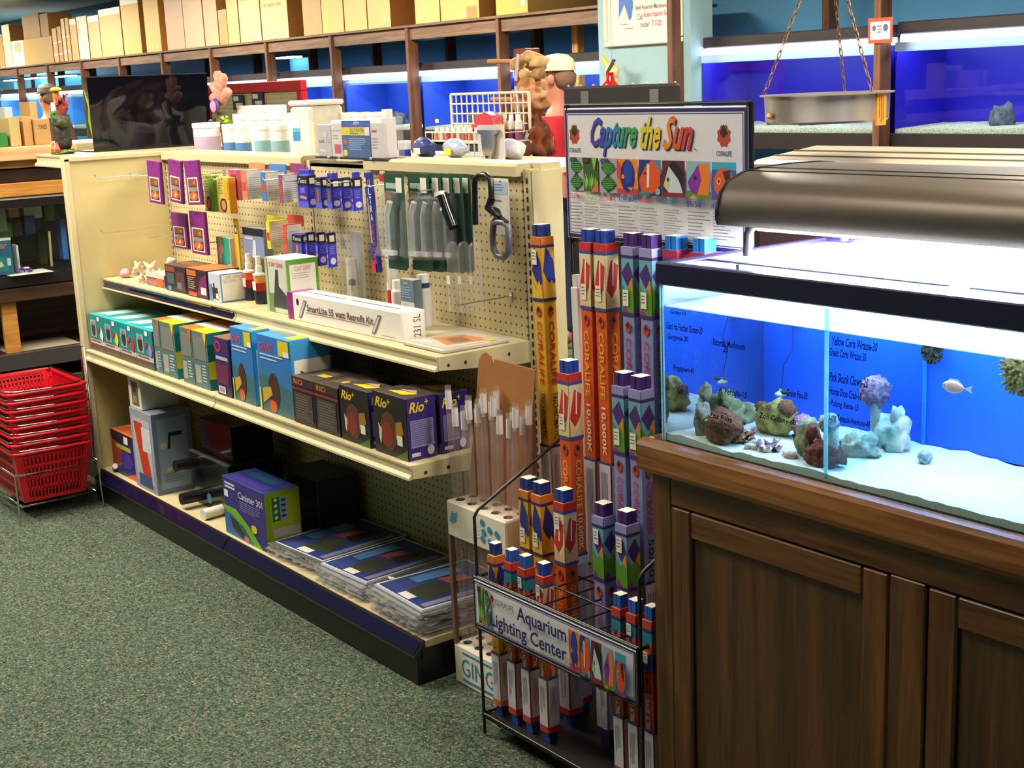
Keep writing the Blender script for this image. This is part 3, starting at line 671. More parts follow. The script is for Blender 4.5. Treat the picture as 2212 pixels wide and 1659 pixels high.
lamps([(1158, 478, 'tri', 'tall yellow trichromatic lamp box leaning at the left of the rack')], -.205, T, .041, (0, -.022))
lamps([(1432, 508, 'blue', 'tall blue lamp box behind the tank corner, left one'), (1487, 512, 'blue', 'tall blue lamp box behind the tank corner, right one')], -.19, T, .044)
lamp_box('plain', 1.1, .026, (at_Y(1226, 490, -.18).x+.035, -.18, .0575), 'slim white lamp box leaning between the yellow and orange ones', (0, -.03), stick=False)
lamps([(1203, 770, 'tenk', 'medium orange 10,000K lamp box standing in front of the tall ones'), (1322, 790, 'fifty', 'medium lavender 50/50 lamp box, left of two'), (1356, 800, 'fifty', 'medium lavender 50/50 lamp box, right of two')], -.30, .914, .041)
lamps([(1118, 1022, 'tri', 'short yellow trichromatic lamp box, left of two'), (1146, 1032, 'tri', 'short yellow trichromatic lamp box, right of two'), (1194, 1052, 'tenk', 'short orange 10,000K lamp box beside the yellow pair'),
       (1278, 1098, 'fifty', 'short lavender 50/50 lamp box, front left of two'), (1328, 1095, 'fifty', 'short lavender 50/50 lamp box, front right of two')], -.355, .61, .039)
lamps([(1052, 1170, 'tri', 'shortest yellow lamp box at the front left corner of the rack'), (1085, 1180, 'act', 'shortest red and blue actinic lamp box, second from the rack corner'), (1117, 1195, 'act', 'shortest red and blue actinic lamp box, third from the rack corner'), (1155, 1215, 'tenk', 'shortest orange 10,000K lamp box above the lower sign'),
       (1320, 1285, 'act', 'shortest actinic lamp box at the right, leftmost of three'), (1352, 1300, 'act', 'shortest actinic lamp box at the right, middle of three'), (1386, 1310, 'act', 'shortest actinic lamp box at the right, nearest the cabinet')], -.452, .46, .031)

# black board standing behind the rack
bb = thing('display_board', 'plain black display board standing behind the rainbow-lettered sign', 'display board', (2.83, .01, 0))
MB().box(-.215, -.008, .03, .215, .008, 1.612, M('#241d1c', .55, var=.1, scale=5), .006).build('panel', bb)
MB().box(-.215, -.1, 0, .215, .1, .03, BLKMETAL).build('foot', bb)
for x in (-.14, .12): MB().box(x, -.0095, 1.56, x+.03, -.008, 1.6, M('#8a8684', .2)).build('tape', bb)
for i in range(9): MB().lathe([(.002, 0), (.003, .002), (.0015, .004)], M('#f0e6d0', .3), 6, (-.2+i*.05, 0, 1.612)).build('pale_speck', bb)  # row of pale specks along the top edge

# clear tubing display: two punched trays and a brown carton ------------------
DX0, DX1, DY0, DY1 = 2.482, 2.752, -.345, -.165
td = thing('tubing_display', 'white punched cardboard display stand with brown carton backing for clear tubes', 'display stand', (DX0, DY0, 0))
CARD = M('#e9e2cf', .7); BROWN = M('#b0763c', .8, var=.12, scale=8, name='brown_cardboard'); CYAN = P('#2d8fc0')
HOLES = [(.1+.2*i, .16+.24*j) for j in range(2) for i in range(5)]
def tray(z0, z1, art):
    m = MB().box(0, 0, z0, DX1-DX0, DY1-DY0, z1, CARD, .004)
    f = m.face((0, 0, z1), (DX1-DX0, 0, 0), (0, DY1-DY0, 0))
    for x, y in HOLES: f.k = 0; f.ell(x, y, .05, .075, M('#2a211a', .9), 10)
    f = m.face((0, 0, z0), (DX1-DX0, 0, 0), (0, 0, z1-z0))
    if art == 'ginger':
        f.rect(.15, .82, .98, .87, CYAN); f.text('GINGER', .13, .28, .96, .72, CYAN, bold=0); f.rect(.15, .13, .98, .19, CYAN)
    else:
        f.poly([(.05, .45), (.1, .75), (.14, .7), (.2, .78), (.17, .5), (.1, .38)], P('#6aa8c8'))
        for i in range(5): f.poly([(.2, .08), (.6, .3+.12*i), (.605, .32+.12*i)], P('#8fc0d8'))
        for x, y in ((.62, .75), (.64, .5), (.62, .3), (.74, .62), (.86, .58), (.74, .3)): f.ell(x, y, .035, .1, CYAN, 10)
    return m.build('tray', td)
tray(.0, .115, 'ginger'); tray(.43, .53, 'fish')
for x in (.0, DX1-DX0-.012): MB().box(x, .0, .115, x+.012, .012, .43, M('#7a5640', .8)).build('post', td)
bx = MB().prism([(-.02, .531), (.0, .62), (.04, .80), (.06, .91), (.075, .93), (.095, .938), (.115, .93), (.125, .90), (.13, .925), (.305, .92), (.285, .80), (.245, .531)], 'Y', .088, .092, BROWN)
bx.build('carton_back', td)
MB().prism([(.092, .531), (.092, .90), (.125, .86), (.125, .531)], 'X', .247, .251, M('#c3ae94', .8)).build('carton_side', td)
CLEAR = glass('clear_rigid_tube', '#fcf8f6', .9, .06, .11, '#fff0f0')
for i, (hx, hy) in enumerate(HOLES):
    for k in range(2):
        if i in (5, 8) and k: continue
        x = hx*(DX1-DX0)+(-.011 if k else .009); y = hy*(DY1-DY0)+(-.002 if k else .002); h = .80+.03*((i*7+k*3) % 5)/2
        side = ['at the left end', 'second from the left', 'in the middle', 'fourth from the left', 'at the right end'][i % 5]
        o = thing('clear_tube', 'clear tube in the punched tray, %s, %s row, %s one' % (side, 'front' if i < 5 else 'back', ('right', 'left')[k]), 'tube', (DX0+x, DY0+y, .117), group='clear tubes in the display')
        o.rotation_euler = (0, (hx-.35)*.1, 0)
        MB().lathe([(.0085, .0), (.0085, h-.117)], CLEAR, 10, cap=False).build('tube_wall', o)
        MB().lathe([(.0089, h-.117-.065), (.0089, h-.117-.015)], M('#ece6e6', .5), 10, cap=False).build('price_tab', o)
# ---------------------------------------------------------------- hanging pan
PC = Vector((xat(1785, .42, 1.5), .42, 1.5))
pn = thing('hanging_pan', 'round dull aluminium pan hanging on three rusty chains', 'pan', PC); pn.scale = (.77, .77, .9)
ALU = M('#bcb5aa', .32, .65, var=.2, scale=14, name='dull_aluminium')
MB().lathe([(.0, .0), (.19, .0), (.196, .006), (.2, .075), (.214, .075), (.214, .079), (.197, .079), (.192, .01), (0, .006)], ALU, 40).build('bowl', pn)
RUST = M('#8a6a4a', .5, .7, var=.4, scale=200, name='rusty_steel')
hook = Vector((0, 0, .52))
for a in (233, 113, -7, None):
    p0 = Vector((.205*math.cos(math.radians(a)), .205*math.sin(math.radians(a)), .077)) if a is not None else Vector((0, 0, (CEIL-1.502)/.9)); d = hook-p0; n = int(d.length/.022); c = MB()
    for i in range(n):
        q = p0+d*((i+.5)/n); u_ = d.normalized(); s_ = u_.cross(Vector((0, 1, 0)) if i % 2 else Vector((1, 0, 0))).normalized()
        c.tube([q+u_*(.014*math.cos(t))+s_*(.006*math.sin(t)) for t in [k*math.pi/3 for k in range(6)]], .0022, RUST, 4, True)
    c.build('chain', pn, kind='stuff')
t_ = MB().box(.196*math.cos(-.1), -.0, -.01, .203, .045, .075, M('#e8942a', .6)); f = t_.face((.203, .0, -.01), (0, .045, 0), (0, 0, .085)); f.lines(.2, .1, .8, .9, 3, P('#8a4a1a'), .4, True); t_.build('orange_tag', pn)
MB().blob((-.07, -.192, .024), (.011, .008, .008), M('#e8c060', .5), 3, .4).build('shell', pn)
# ---------------------------------------------------------------- second tank with a long hood behind
t2 = thing('rear_tank', 'dark-backed tank with a long pale metallic hood behind the lit aquarium', 'aquarium', (3.0, .45, 0))
MB().box(-.15, .0, 0, 1.7, .62, .82, wood('brown_stand', '#2e1a14', '#4d2f22', 1, 'Z', .5), .004).build('stand', t2)
MB().box(-.13, .02, .821, 1.68, .6, 1.29, M('#3a2022', .5), .003).build('tank_back', t2)
m = MB(); pr = [(.03, 1.292), (.03, 1.385), (.06, 1.395), (.30, 1.418), (.56, 1.395), (.59, 1.38), (.59, 1.292)]
m.prism(pr, 'X', -.17, 1.75, M('#b3a690', .4, .35, name='pale_hood_metal')); m.build('hood', t2)
for y, z in ((.12, 1.4025), (.2, 1.4105)): MB().box(-.165, y, z-.002, 1.74, y+.006, z+.002, M('#6a6258', .5)).build('hood_groove', t2)
# ================================================================== goods on the gondola
TEALC, GRN = '#1f8a8c', '#4f9a2e'
def carton(name, label, loc, size, front, side=None, top=None, draw=None, rz=0, group=None, cat='box', extra=None):
    w, d, h = size; o = thing(name, label, cat, loc, rz, group)
    MB().box(0, 0, 0, w, d, h, P(front), .0015, {'f': P(front), 'r': P(side or front), 't': P(top or front), 'l': P(side or front)}).build('carton', o)
    if draw:
        m = MB(); draw(m.face((0, 0, 0), (w, 0, 0), (0, 0, h)), m.face((w, 0, 0), (0, d, 0), (0, 0, h)), m.face((0, 0, h), (w, 0, 0), (0, d, 0)))
        m.build('print', o)
    return o
def cpx(name, label, pl, pr, pt, Y, zs, d, *a, **k):
    x0, x1 = xat(pl, Y, zs), xat(pr, Y, zs); h = zat(pt, x0, Y)-zs
    return carton(name, label, (x0, Y, zs+.0005), (x1-x0, d, h), *a, **k)
R_ = random
# ---- lower shelf: teal pump boxes
def teal(acc):
    def f(F, S, T):
        F.rect(0, 0, 1, .2, P('#5a4a44')); F.rect(0, .2, 1, .32, P('#c9b9b4')); F.lines(.08, .22, .75, .3, 1, P('#8a5a54'), .6)
        F.rect(.1, .38, .5, .86, P('#7fb4bc')); F.ell(.3, .6, .14, .2, P('#3a2f2c')); F.ell(.3, .76, .1, .06, P('#b06a78'), 8)
        F.poly([(.55, .5), (.7, .6), (.72, .7), (.58, .66)], P('#b8402e')); F.poly([(.72, .45), (.86, .72), (.98, .5), (.88, .3)], P(acc)); F.rect(.62, .86, .78, .98, STICKER)
        T.poly([(.2, .1), (.75, .2), (.9, .8), (.35, .75)], P('#e8e6da')); T.ell(.2, .8, .08, .06, P('#b84a3a'), 8); T.rect(0, 0, 1, .08, P('#2fb0b4'))
    return f
for i, (a, b_, acc, lab) in enumerate(((.008, .165, '#e8e4da', 'teal pump box against the cream end panel, white arrow'), (.168, .325, '#e8d21e', 'teal pump box with a yellow arrow'), (.328, .488, '#d82a32', 'teal pump box with a red arrow'), (.491, .655, '#b478c8', 'teal pump box with a lilac arrow'))):
    carton('pump_box', lab, (a, -.40, Z3+.0005), (b_-a, .22, .148), TEALC, '#176f72', '#2aa3a6', teal(acc), group='teal pump boxes')
def filt(i):
    def f(F, S, T):
        F.rect(.05, .05, .95, .45, P('#4a7880')); F.rect(.1, .08, .45, .4, P('#a9a49c')); F.rect(.1, .5, .9, .92, P('#7d7f7c')); F.lines(.55, .1, .9, .42, 6, P('#c9cfc9'), .4)
        F.poly([(.75, 1), (1, 1), (.9, .78)], P('#f0c81e' if i % 2 else '#e0702a'))
        S.rect(0, 0, 1, 1, P('#0f7f80')); S.poly([(0, .2), (1, .05), (1, .55), (0, .5)], P('#f0dc1e')); S.rect(.2, .78, .8, .95, P('#8a8f8a')); S.lines(.3, .52, .7, .76, 2, P('#c8d0c8'), .4, True)
        T.rect(0, 0, 1, .3, P('#f0d21e' if i % 2 else '#e0742a')); T.rect(0, .3, 1, .6, P('#ece4d4')); T.rect(0, .6, 1, .8, P('#d85a2a'))
    return f
for i, (a, b_, lab) in enumerate(((.672, .735, 'slim grey and teal filter box next to the teal pump boxes'), (.738, .867, 'grey and teal filter box with a yellow corner, left of two'), (.915, 1.015, 'grey and teal filter box with an orange corner'), (1.018, 1.14, 'grey and teal filter box with a yellow corner, beside the purple box'))):
    carton('filter_box', lab, (a, -.40, Z3+.0005), (b_-a, .2, .2), '#5f7673', '#0f7f80', '#3a8a86', filt(i), group='grey and teal filter boxes')
def purp(F, S, T):
    F.ell(.25, .85, .2, .1, P('#c8303a')); F.ell(.25, .85, .13, .06, P('#3a2a6a')); F.rect(.1, .62, .9, .68, P('#b9b4c4')); F.rect(.1, .2, .9, .55, P('#6a2a4a')); F.rect(.15, .04, .6, .16, STICKER); F.rect(.2, .06, .55, .14, P('#9a96a0')); T.rect(0, .2, 1, .5, P('#d85a3a'))
carton('pump_box', 'dark purple box with a red emblem on the lower shelf', (1.195, -.40, Z3+.0005), (.112, .2, .2), '#3a2a66', '#2a1f50', '#8a6a4a', purp)
def blu(F, S, T):
    F.rect(0, 0, 1, .5, P('#3f6f78')); F.poly([(0, .5), (1, .35), (1, .62), (0, .6)], P('#2f78b8')); F.text('GIANT', .08, .8, .5, .9, P('#d84a5a')); F.lines(.08, .66, .8, .76, 2, P('#cfe0ea'), .35); F.rect(.66, .78, .97, .98, P('#d8cc2a')); F.rect(.8, .78, .97, .85, STICKER)
    F.ell(.45, .3, .17, .24, P('#4a2a26')); F.poly([(.1, .1), (.4, .25), (.35, .35), (.1, .3)], P('#c8a83a')); F.ell(.4, .1, .12, .08, P('#d8642a')); F.rect(0, 0, .05, .3, P('#e8d23a'))
    S.rect(.08, .05, .95, .75, STICKER)
    for i in range(4): S.poly([(.22+.18*i, .32), (.32+.18*i, .32), (.32+.18*i, .58-.07*i), (.22+.18*i, .62-.07*i)], P('#8a4a32'))
    S.rect(.6, .08, .9, .1, P('#c8303a'))
    T.rect(.1, .3, .6, .9, P('#b87aa0')); T.rect(.7, .1, .95, .6, P('#e0cc3a')); T.rect(.15, .35, .5, .6, P('#6aa06a'))
carton('filter_box', 'bright blue filter box with yellow corner, the narrower one', (1.318, -.395, Z3+.0005), (.158, .16, .248), '#2a78c4', '#3aa0e0', '#3f9ad8', blu, group='bright blue filter boxes')
carton('filter_box', 'bright blue filter box with a white side panel, the wider one', (1.522, -.40, Z3+.0005), (.222, .145, .25), '#2a78c4', '#3a9ae0', '#3f9ad8', blu, group='bright blue filter boxes')
def heat(F, S, T):
    F.rect(0, .82, 1, 1, P('#3a2a24')); F.text('RIO', .1, .84, .5, .96, P('#d8752a')); F.rect(.0, .72, 1, .78, P('#8a2a3a')); F.rect(.1, .08, .9, .68, P('#4a423f')); F.lines(.15, .12, .85, .62, 9, P('#7a6a66'), .35); T.poly([(.2, .2), (.9, .3), (.8, .7), (.25, .6)], P('#6a5a4a')); T.rect(.5, .3, .9, .45, P('#d8b83a'))
for i, (a, b_, lab) in enumerate(((1.752, 1.89, 'small black pump box with reddish print, left of two'), (1.893, 2.033, 'small black pump box with reddish print, next to the yellow-lettered one'))):
    carton('pump_box', lab, (a, -.405, Z3+.0005), (b_-a, .17, .147), '#2a2022', '#1c1518', '#4a4038', heat, group='small black pump boxes')
def rio(F, S, T):
    F.rect(0, 0, 1, 1, P('#221a18')); F.text('Rio', .06, .76, .42, .92, YEL, shear=.3, bold=.02); F.text('+', .44, .84, .52, .92, YEL)
    F.ell(.45, .4, .26, .32, P('#5a3424')); F.ell(.38, .34, .2, .2, P('#8a3220')); F.poly([(.15, .25), (.2, .15), (.24, .4), (.14, .5)], P('#d4ccc4')); F.poly([(.65, .3), (.9, .42), (.86, .62), (.68, .58)], P('#a87828')); F.poly([(.6, 0), (1, 0), (1, .18)], P('#4f6a2a')); F.rect(.7, .22, .86, .38, STICKER)
    S.text('Rio', .08, .76, .6, .93, YEL, shear=.3, bold=.02); S.text('+', .62, .86, .74, .95, YEL); S.rect(.1, .2, .88, .64, P('#8a86b4')); S.lines(.12, .22, .86, .62, 12, P('#5a5590'), .4, rag=.15); S.rect(.1, .06, .4, .12, P('#c8c4d8')); S.ell(.75, .13, .12, .08, P('#d8d4e4'))
    T.poly([(.2, .3), (.7, .25), (.85, .6), (.4, .55)], P('#e0c42a')); T.poly([(.3, .6), (.8, .6), (.6, .85)], P('#c8a8a0'))
for x, y, w, h, lab in ((2.045, -.405, .16, .163, 'black and purple box with yellow lettering, left one'), (2.232, -.405, .17, .175, 'black and purple box with yellow lettering at the front right corner'), (2.235, -.297, .167, .17, 'black and purple box with yellow lettering, behind the front one')):
    carton('pump_box', lab, (x, y, Z3+.0005), (w, .096, h), '#221a18', '#33227a', '#4a3f38', rio, group='black and purple boxes with yellow lettering')
# ---- upper shelf
def small(F, S, T): F.rect(.1, .1, .6, .5, P('#a8707a')); F.ell(.72, .4, .22, .36, P('#d8642a')); F.rect(0, .7, 1, 1, P('#d8cabc'))
cpx('decor_box', 'low mauve box with an orange picture beside the shells', 318, 357, 588, -.275, Z2, .1, '#8a5a66', '#7a4a50', '#cfb8ac', small)
def dk(F, S, T): F.rect(.05, .75, .5, .95, P('#8a4a2a')); F.rect(.1, .3, .45, .7, P('#4a5a66')); F.rect(.55, .1, .95, .8, P('#5a3a3a')); F.ell(.2, .12, .1, .1, P('#3a86c4'), 8); F.rect(.6, .15, .8, .4, P('#6a7a88')); T.rect(.1, .3, .9, .8, P('#7a4a30'))
cpx('decor_box', 'dark box with blue and brown pictures on the upper shelf', 360, 404, 570, -.285, Z2, .12, '#332a2e', '#2a2022', '#5a4036', dk)
def dk2(F, S, T): F.rect(.05, .75, .5, .95, P('#c86a2a')); F.lines(.08, .25, .45, .7, 6, P('#b8a894'), .4); F.poly([(.5, .1), (1, .1), (1, .9), (.7, .7)], P('#7a2a6a')); F.rect(.7, .15, .95, .4, STICKER); F.rect(.1, .04, .5, .18, P('#c85a2a')); T.rect(0, 0, 1, .9, P('#c8703a'))
ob = cpx('decor_box', 'dark purple and orange box with its lid flap ajar', 406, 450, 578, -.29, Z2, .13, '#3a2430', '#2a1a24', '#a8583a', dk2)
MB().box(.0, .02, .098, .11, .13, .1, P('#1a1416')).build('lid_flap', ob)
def wb(c):
    def f(F, S, T):
        F.rect(.0, .0, .3, .6, P('#6a8ab0')); F.rect(.3, .1, .75, .5, P('#3a2f30')); F.rect(.4, .5, .5, .66, P('#3a2f30')); F.rect(.6, .12, .8, .3, STICKER)
        S.rect(.06, .05, .94, .95, P('#f1ede4')); S.text('CAP 2000', .2, .82, .75, .9, P('#d87a70')); S.lines(.12, .65, .85, .78, 3, P('#a9a4a0'), .25)
    return f
cpx('filter_box', 'small white box with a sky-blue bordered side', 454, 479, 588, -.29, Z2, .10, '#c4ccd8', '#4f9ad8', '#f0ece2', wb(0))
def gw(F, S, T):
    F.rect(0, 0, .35, .35, P('#6a8a4a')); F.poly([(.3, .1), (.5, .8), (.62, .8), (.6, .5), (.95, .35), (.95, .1)], P('#3a4040')); F.text('CAP 2000', .2, .85, .85, .93, P('#d8706a')); F.rect(0, 0, .12, 1, P('#a4b88a'))
    S.rect(.1, .05, .9, .9, P('#f4efe2')); S.text('CAP 2000', .25, .78, .75, .86, P('#e08a7a')); S.lines(.18, .62, .85, .74, 3, P('#b4aea4'), .25)
cpx('filter_box', 'white box with a green bordered side on the upper shelf', 580, 625, 555, -.255, Z2, .12, '#c8cabc', '#63a82e', '#f2ede0', gw)
# spray bottles
def spray(px, py, lab, h=.165, c1='#b0202a', c2='#e0603a'):
    p = at_Z(px, py, Z2); o = thing('spray_bottle', lab, 'bottle', (p.x, p.y, Z2+.0005), group='red spray bottles')
    MB().lathe([(.019, 0), (.021, .003), (.021, h*.28), (.021, h*.45), (.021, h*.6)], [M('#23253f', .3), M('#23253f', .3), M(c1, .3), M(c2, .3)], 14).build('label_body', o)
    MB().lathe([(.0225, h*.6), (.0225, h*.64), (.012, h*.66), (.012, h*.80), (.0095, h*.81), (.0095, h)], M('#f4f0e6', .4), 12).build('sprayer_cap', o)
    m = MB(); f = m.face((-.012, -.0216, h*.3), (.024, 0, 0), (0, 0, .03), .0005); f.rect(0, 0, 1, 1, STICKER); m.build('price_sticker', o)
spray(543, 648, 'red spray bottle with white cap, left of two'); spray(565, 656, 'red spray bottle with white cap, right of two', .165, '#c4202c', '#e8a04a')
p = at_Z(592, 632, Z2); o = thing('supplement_bottle', 'white-capped bottle behind the green bordered box', 'bottle', (p.x-.02, p.y+.06, Z2+.0005)); MB().lathe([(.02, 0), (.02, .13), (.012, .14)], M('#e8e0d0', .4), 12).build('bottle_body', o); MB().lathe([(.012, .14), (.012, .165)], WHITE, 12).build('cap', o)
# long lamp carton
LX0, LX1 = xat(624, -.285, Z2), xat(866, -.275, Z2)
def smart(F, S, T):
    F.rect(0, 0, .055, 1, P('#8a2a78')); coral_logo(F, .1, .7, .03, .28, '#7a2a3a')
    for a in (.14, .80): F.poly([(a-.04, .12), (a-.01, .12), (a+.05, .8), (a+.02, .8)], P('#7a7078')); F.poly([(a-.03, .17), (a-.015, .17), (a+.037, .74), (a+.022, .74)], P('#d8d0d0'))
    F.text('SmartLite 55 watt Retrofit Kit', .19, .42, .78, .68, P('#5a1f2e'), bold=.015); F.lines(.18, .34, .8, .38, 1, P('#4a3a40'), .5); F.rect(.85, .12, .96, .14, P('#8a8084'))
    S.text('231 SL', .5, .12, .8, .88, P('#4a4446'), 90, bold=0); S.rect(.05, .0, .08, 1, P('#e4ddd0'))
    T.rect(.06, .45, .45, .5, P('#6a5a60')); T.rect(.5, .45, .9, .5, P('#5a4a50')); T.rect(0, 0, .05, 1, P('#a84a98'))
carton('lamp_kit_box', 'long white retrofit lamp kit box lying along the upper shelf', (LX0, -.285, Z2+.0005), (LX1-LX0, .085, .086), '#efe9e2', '#f2ece2', '#f3efe6', smart, rz=1.2)
# flat bagged pack
fp = thing('flat_pack', 'flat plastic bagged pack with an orange picture at the shelf end', 'bag', (2.215, -.285, Z2+.0005))
MB().box(0, 0, 0, .205, .225, .012, M('#c9c0b2', .5), .003).build('board', fp)
m = MB(); f = m.face((0, 0, .012), (.205, 0, 0), (0, .225, 0)); f.rect(.05, .05, .95, .95, P('#ded6ca')); f.poly([(.15, .35), (.75, .2), (.9, .8), (.3, .75)], P('#d8802a')); f.poly([(.35, .4), (.7, .35), (.75, .6), (.4, .65)], P('#8a4a2a')); f.rect(.75, .72, .98, .84, YEL); f.rect(.2, .12, .45, .22, WHITE); m.build('picture_card', fp)
MB().box(-.004, -.004, .0158, .209, .229, .0166, glass('thin_bag_film', '#ffffff', .5, .35)).build('bag_film', fp)
# shells and starfish
SH = rocky('pale_shell', '#d8bca0', '#f0e2cc', 60, .5); PK = M('#e0a0a0', .6, var=.2, scale=60)
for i, (px, py, s_) in enumerate(((272, 588, .022), (300, 582, .026), (322, 578, .024), (340, 592, .02), (308, 600, .018))):
    pp = at_Z(px, py+12, Z2); m = MB()
    if i == 0: m.blob((0, 0, s_*.8), (s_*1.2, s_, s_*.8), PK, 3, .5, sub=2)
    else:
        for q in range(6):
            a = q*math.pi/3+i; t0 = Vector((0, 0, s_*.8)); t1 = Vector((math.cos(a)*s_*1.1, math.sin(a)*s_*1.1, s_*(.8+.9*(q % 3-.6)))); t1.z = max(t1.z, .004)
            m.tube([t0, t0.lerp(t1, .5), t1], [s_*.55, s_*.42, s_*.18], SH, 7)
    o = m.build('seashell'); tag(o, ['pink rounded shell at the left end of the shell pile', 'pale spiny shell standing upright in the shell pile', 'pale spiny shell at the back of the pile', 'pale spiny shell nearest the mauve box', 'pale spiny shell at the front of the pile'][i], 'seashell', 'shells on the upper shelf', (max(pp.x, .04), pp.y, Z2+.001))
m = MB().blob((0, 0, .014), (.02, .02, .014), SH, 9, .5, sub=2); o = m.build('seashell'); pp = at_Z(378, 570, Z2+.075); tag(o, 'pale shell lying on top of the dark box', 'seashell', 'shells on the upper shelf', (xat(372, -.24, Z2+.08), -.24, Z2+.088))
# ---- bottom deck
def b1(F, S, T): F.rect(0, 0, 1, .75, P('#27307a')); F.poly([(0, .1), (.5, .3), (.4, .7), (0, .8)], P('#a8482a')); F.ell(.6, .4, .25, .2, P('#4a3aa8')); F.rect(.2, .62, .8, .72, P('#c8b83a')); F.rect(0, .82, 1, 1, P('#3a1f2a')); F.poly([(.5, 0), (1, 0), (1, .2)], P('#d8642a')); F.rect(.55, .78, .72, .95, STICKER); T.rect(.1, .1, .9, .9, P('#b8582a')); T.rect(.4, .3, .8, .7, P('#6a7a4a'))
cpx('food_box', 'small blue and orange box at the left end of the bottom deck', 248, 300, 925, -.385, ZB, .13, '#2a2f6e', '#2a5a8a', '#d8702a', b1)
def b2(F, S, T): F.rect(.1, .1, .9, .9, P('#b9bcc4')); F.poly([(.15, .85), (.55, .85), (.8, .2), (.4, .2)], P('#c8402a')); F.rect(.5, .5, .9, .8, P('#d4d6dc')); F.rect(.2, .05, .8, .2, P('#4a5a8a')); S.rect(.12, .06, .88, .93, P('#8a9db4')); S.poly([(.35, .55), (.4, .75), (.75, .75), (.75, .7), (.45, .7), (.42, .55)], P('#23262e')); S.ell(.25, .6, .08, .04, P('#c8b8a0')); S.ell(.35, .3, .06, .03, P('#d8c04a')); S.lines(.2, .12, .7, .25, 4, P('#6a7a90'), .3)
tb2 = cpx('skimmer_box', 'tall grey-blue skimmer box on the bottom deck', 296, 342, 878, -.40, ZB, .16, '#9aa2b0', '#6a7f98', '#8a93a4', b2)
x0, x1 = xat(289, -.39, .53), xat(318, -.39, .53); hz = ZB+.001+tb2.children[0].dimensions.z
def wbx(F, S, T): F.rect(.25, .1, .8, .85, P('#7a6a4a')); F.rect(.35, .5, .65, .75, P('#4a4036')); F.rect(.35, .18, .65, .4, P('#a89a78'))
hz = ZB+.0015+max(v.co.z for v in tb2.children[0].data.vertices)
carton('filter_box', 'white window box lying on the tall grey-blue box', (tb2.location.x+.003, -.395, hz), (.12, .15, zat(808, tb2.location.x, -.395)-hz), '#f0ece2', '#e8e4da', '#f4f0e6', wbx)
# acrylic sump filter with pipes
SMK = M('#17181c', .12, name='smoked_acrylic'); sm = thing('wet_dry_filter', 'black acrylic wet-dry filter with pipe stubs on the bottom deck', 'filter', (.72, -.32, ZB+.0005))
MB().box(0, 0, 0, .32, .22, .20, SMK, .002).build('tank_body', sm); MB().box(.04, .03, .2, .30, .2, .33, SMK, .004).build('tower', sm)
MB().box(-.003, -.003, .196, .323, .01, .202, M('#5a5a60', .2)).build('top_edge', sm)
for x, z, L in ((.06, .165, .09), (.075, .04, .085)): MB().tube([(x, 0, z), (x, -L, z)], .022, M('#121114', .3), 14).build('pipe_stub', sm)
m = MB(); f = m.face((.12, 0, .02), (.04, 0, 0), (0, 0, .04)); f.ell(.5, .5, .5, .5, P('#4a8ac0')); m.build('round_sticker', sm)
wp = MB().tube([(0, 0, .02), (.012, -.1, .02)], [.02, .02], M('#efe9dd', .5), 16); q = at_Z(455, 1118, ZB); o = wp.build('pipe'); tag(o, 'short white pipe lying on the bottom deck beside the purple box', 'pipe', loc=(q.x+.0, -.30, ZB+.0008))
bk = MB().box(0, 0, 0, .07, .08, .12, M('#15141a', .3), .01); o = bk.build('pump'); tag(o, 'small black pump behind the white pipe', 'pump', loc=(q.x+.02, -.28, ZB+.0005))
def can(F, S, T):
    F.lines(.06, .80, .35, .92, 2, P('#d8d4e4'), .6); F.text('Canister 301', .38, .72, .95, .84, P('#d8d4e4')); F.lines(.4, .5, .92, .68, 5, P('#8a86b4'), .35); F.poly([(0, .5), (.3, .5), (.6, .3), (.9, 0), (.7, 0), (.45, .25), (0, .42)], P('#6fb52a')); F.poly([(0, 0), (.7, 0), (.45, .22), (.2, .38), (0, .4)], P('#3a6aa8')); F.poly([(.12, .35), (.3, .3), (.55, .06), (.4, .03), (.2, .15)], P('#2f3a30')); F.ell(.72, .3, .07, .07, YEL); F.ell(.52, .06, .06, .05, P('#d87a4a')); F.rect(.04, .66, .14, .78, P('#e8e4ec'))
    S.rect(0, 0, 1, 1, P('#93b81e')); S.rect(.15, .1, .95, .92, P('#b4c22a')); S.rect(.2, .5, .42, .9, P('#2a7a3a')); S.rect(.42, .5, .62, .9, P('#9fb0c0')); S.rect(.2, .22, .95, .38, P('#cfcabc'))
    for i in range(4): S.ell(.3, .56+.1*i, .05, .03, WHITE, 8); S.rect(.46, .55+.09*i, .58, .59+.09*i, P('#2a3a8a'))
    T.rect(.1, .1, .9, .4, P('#4a3a9a')); T.rect(.2, .5, .8, .9, P('#2a5a8a'))
cpx('canister_filter_box', 'purple and lime canister filter box on the bottom deck', 490, 580, 1026, -.395, ZB, .13, '#3a2f7e', '#9ac01e', '#2f3f8a', can)
carton('pump_box', 'plain black box behind the purple canister box', (1.24, -.2, ZB+.0005), (.24, .16, .21), '#17161a', '#141318', '#1c1b20')
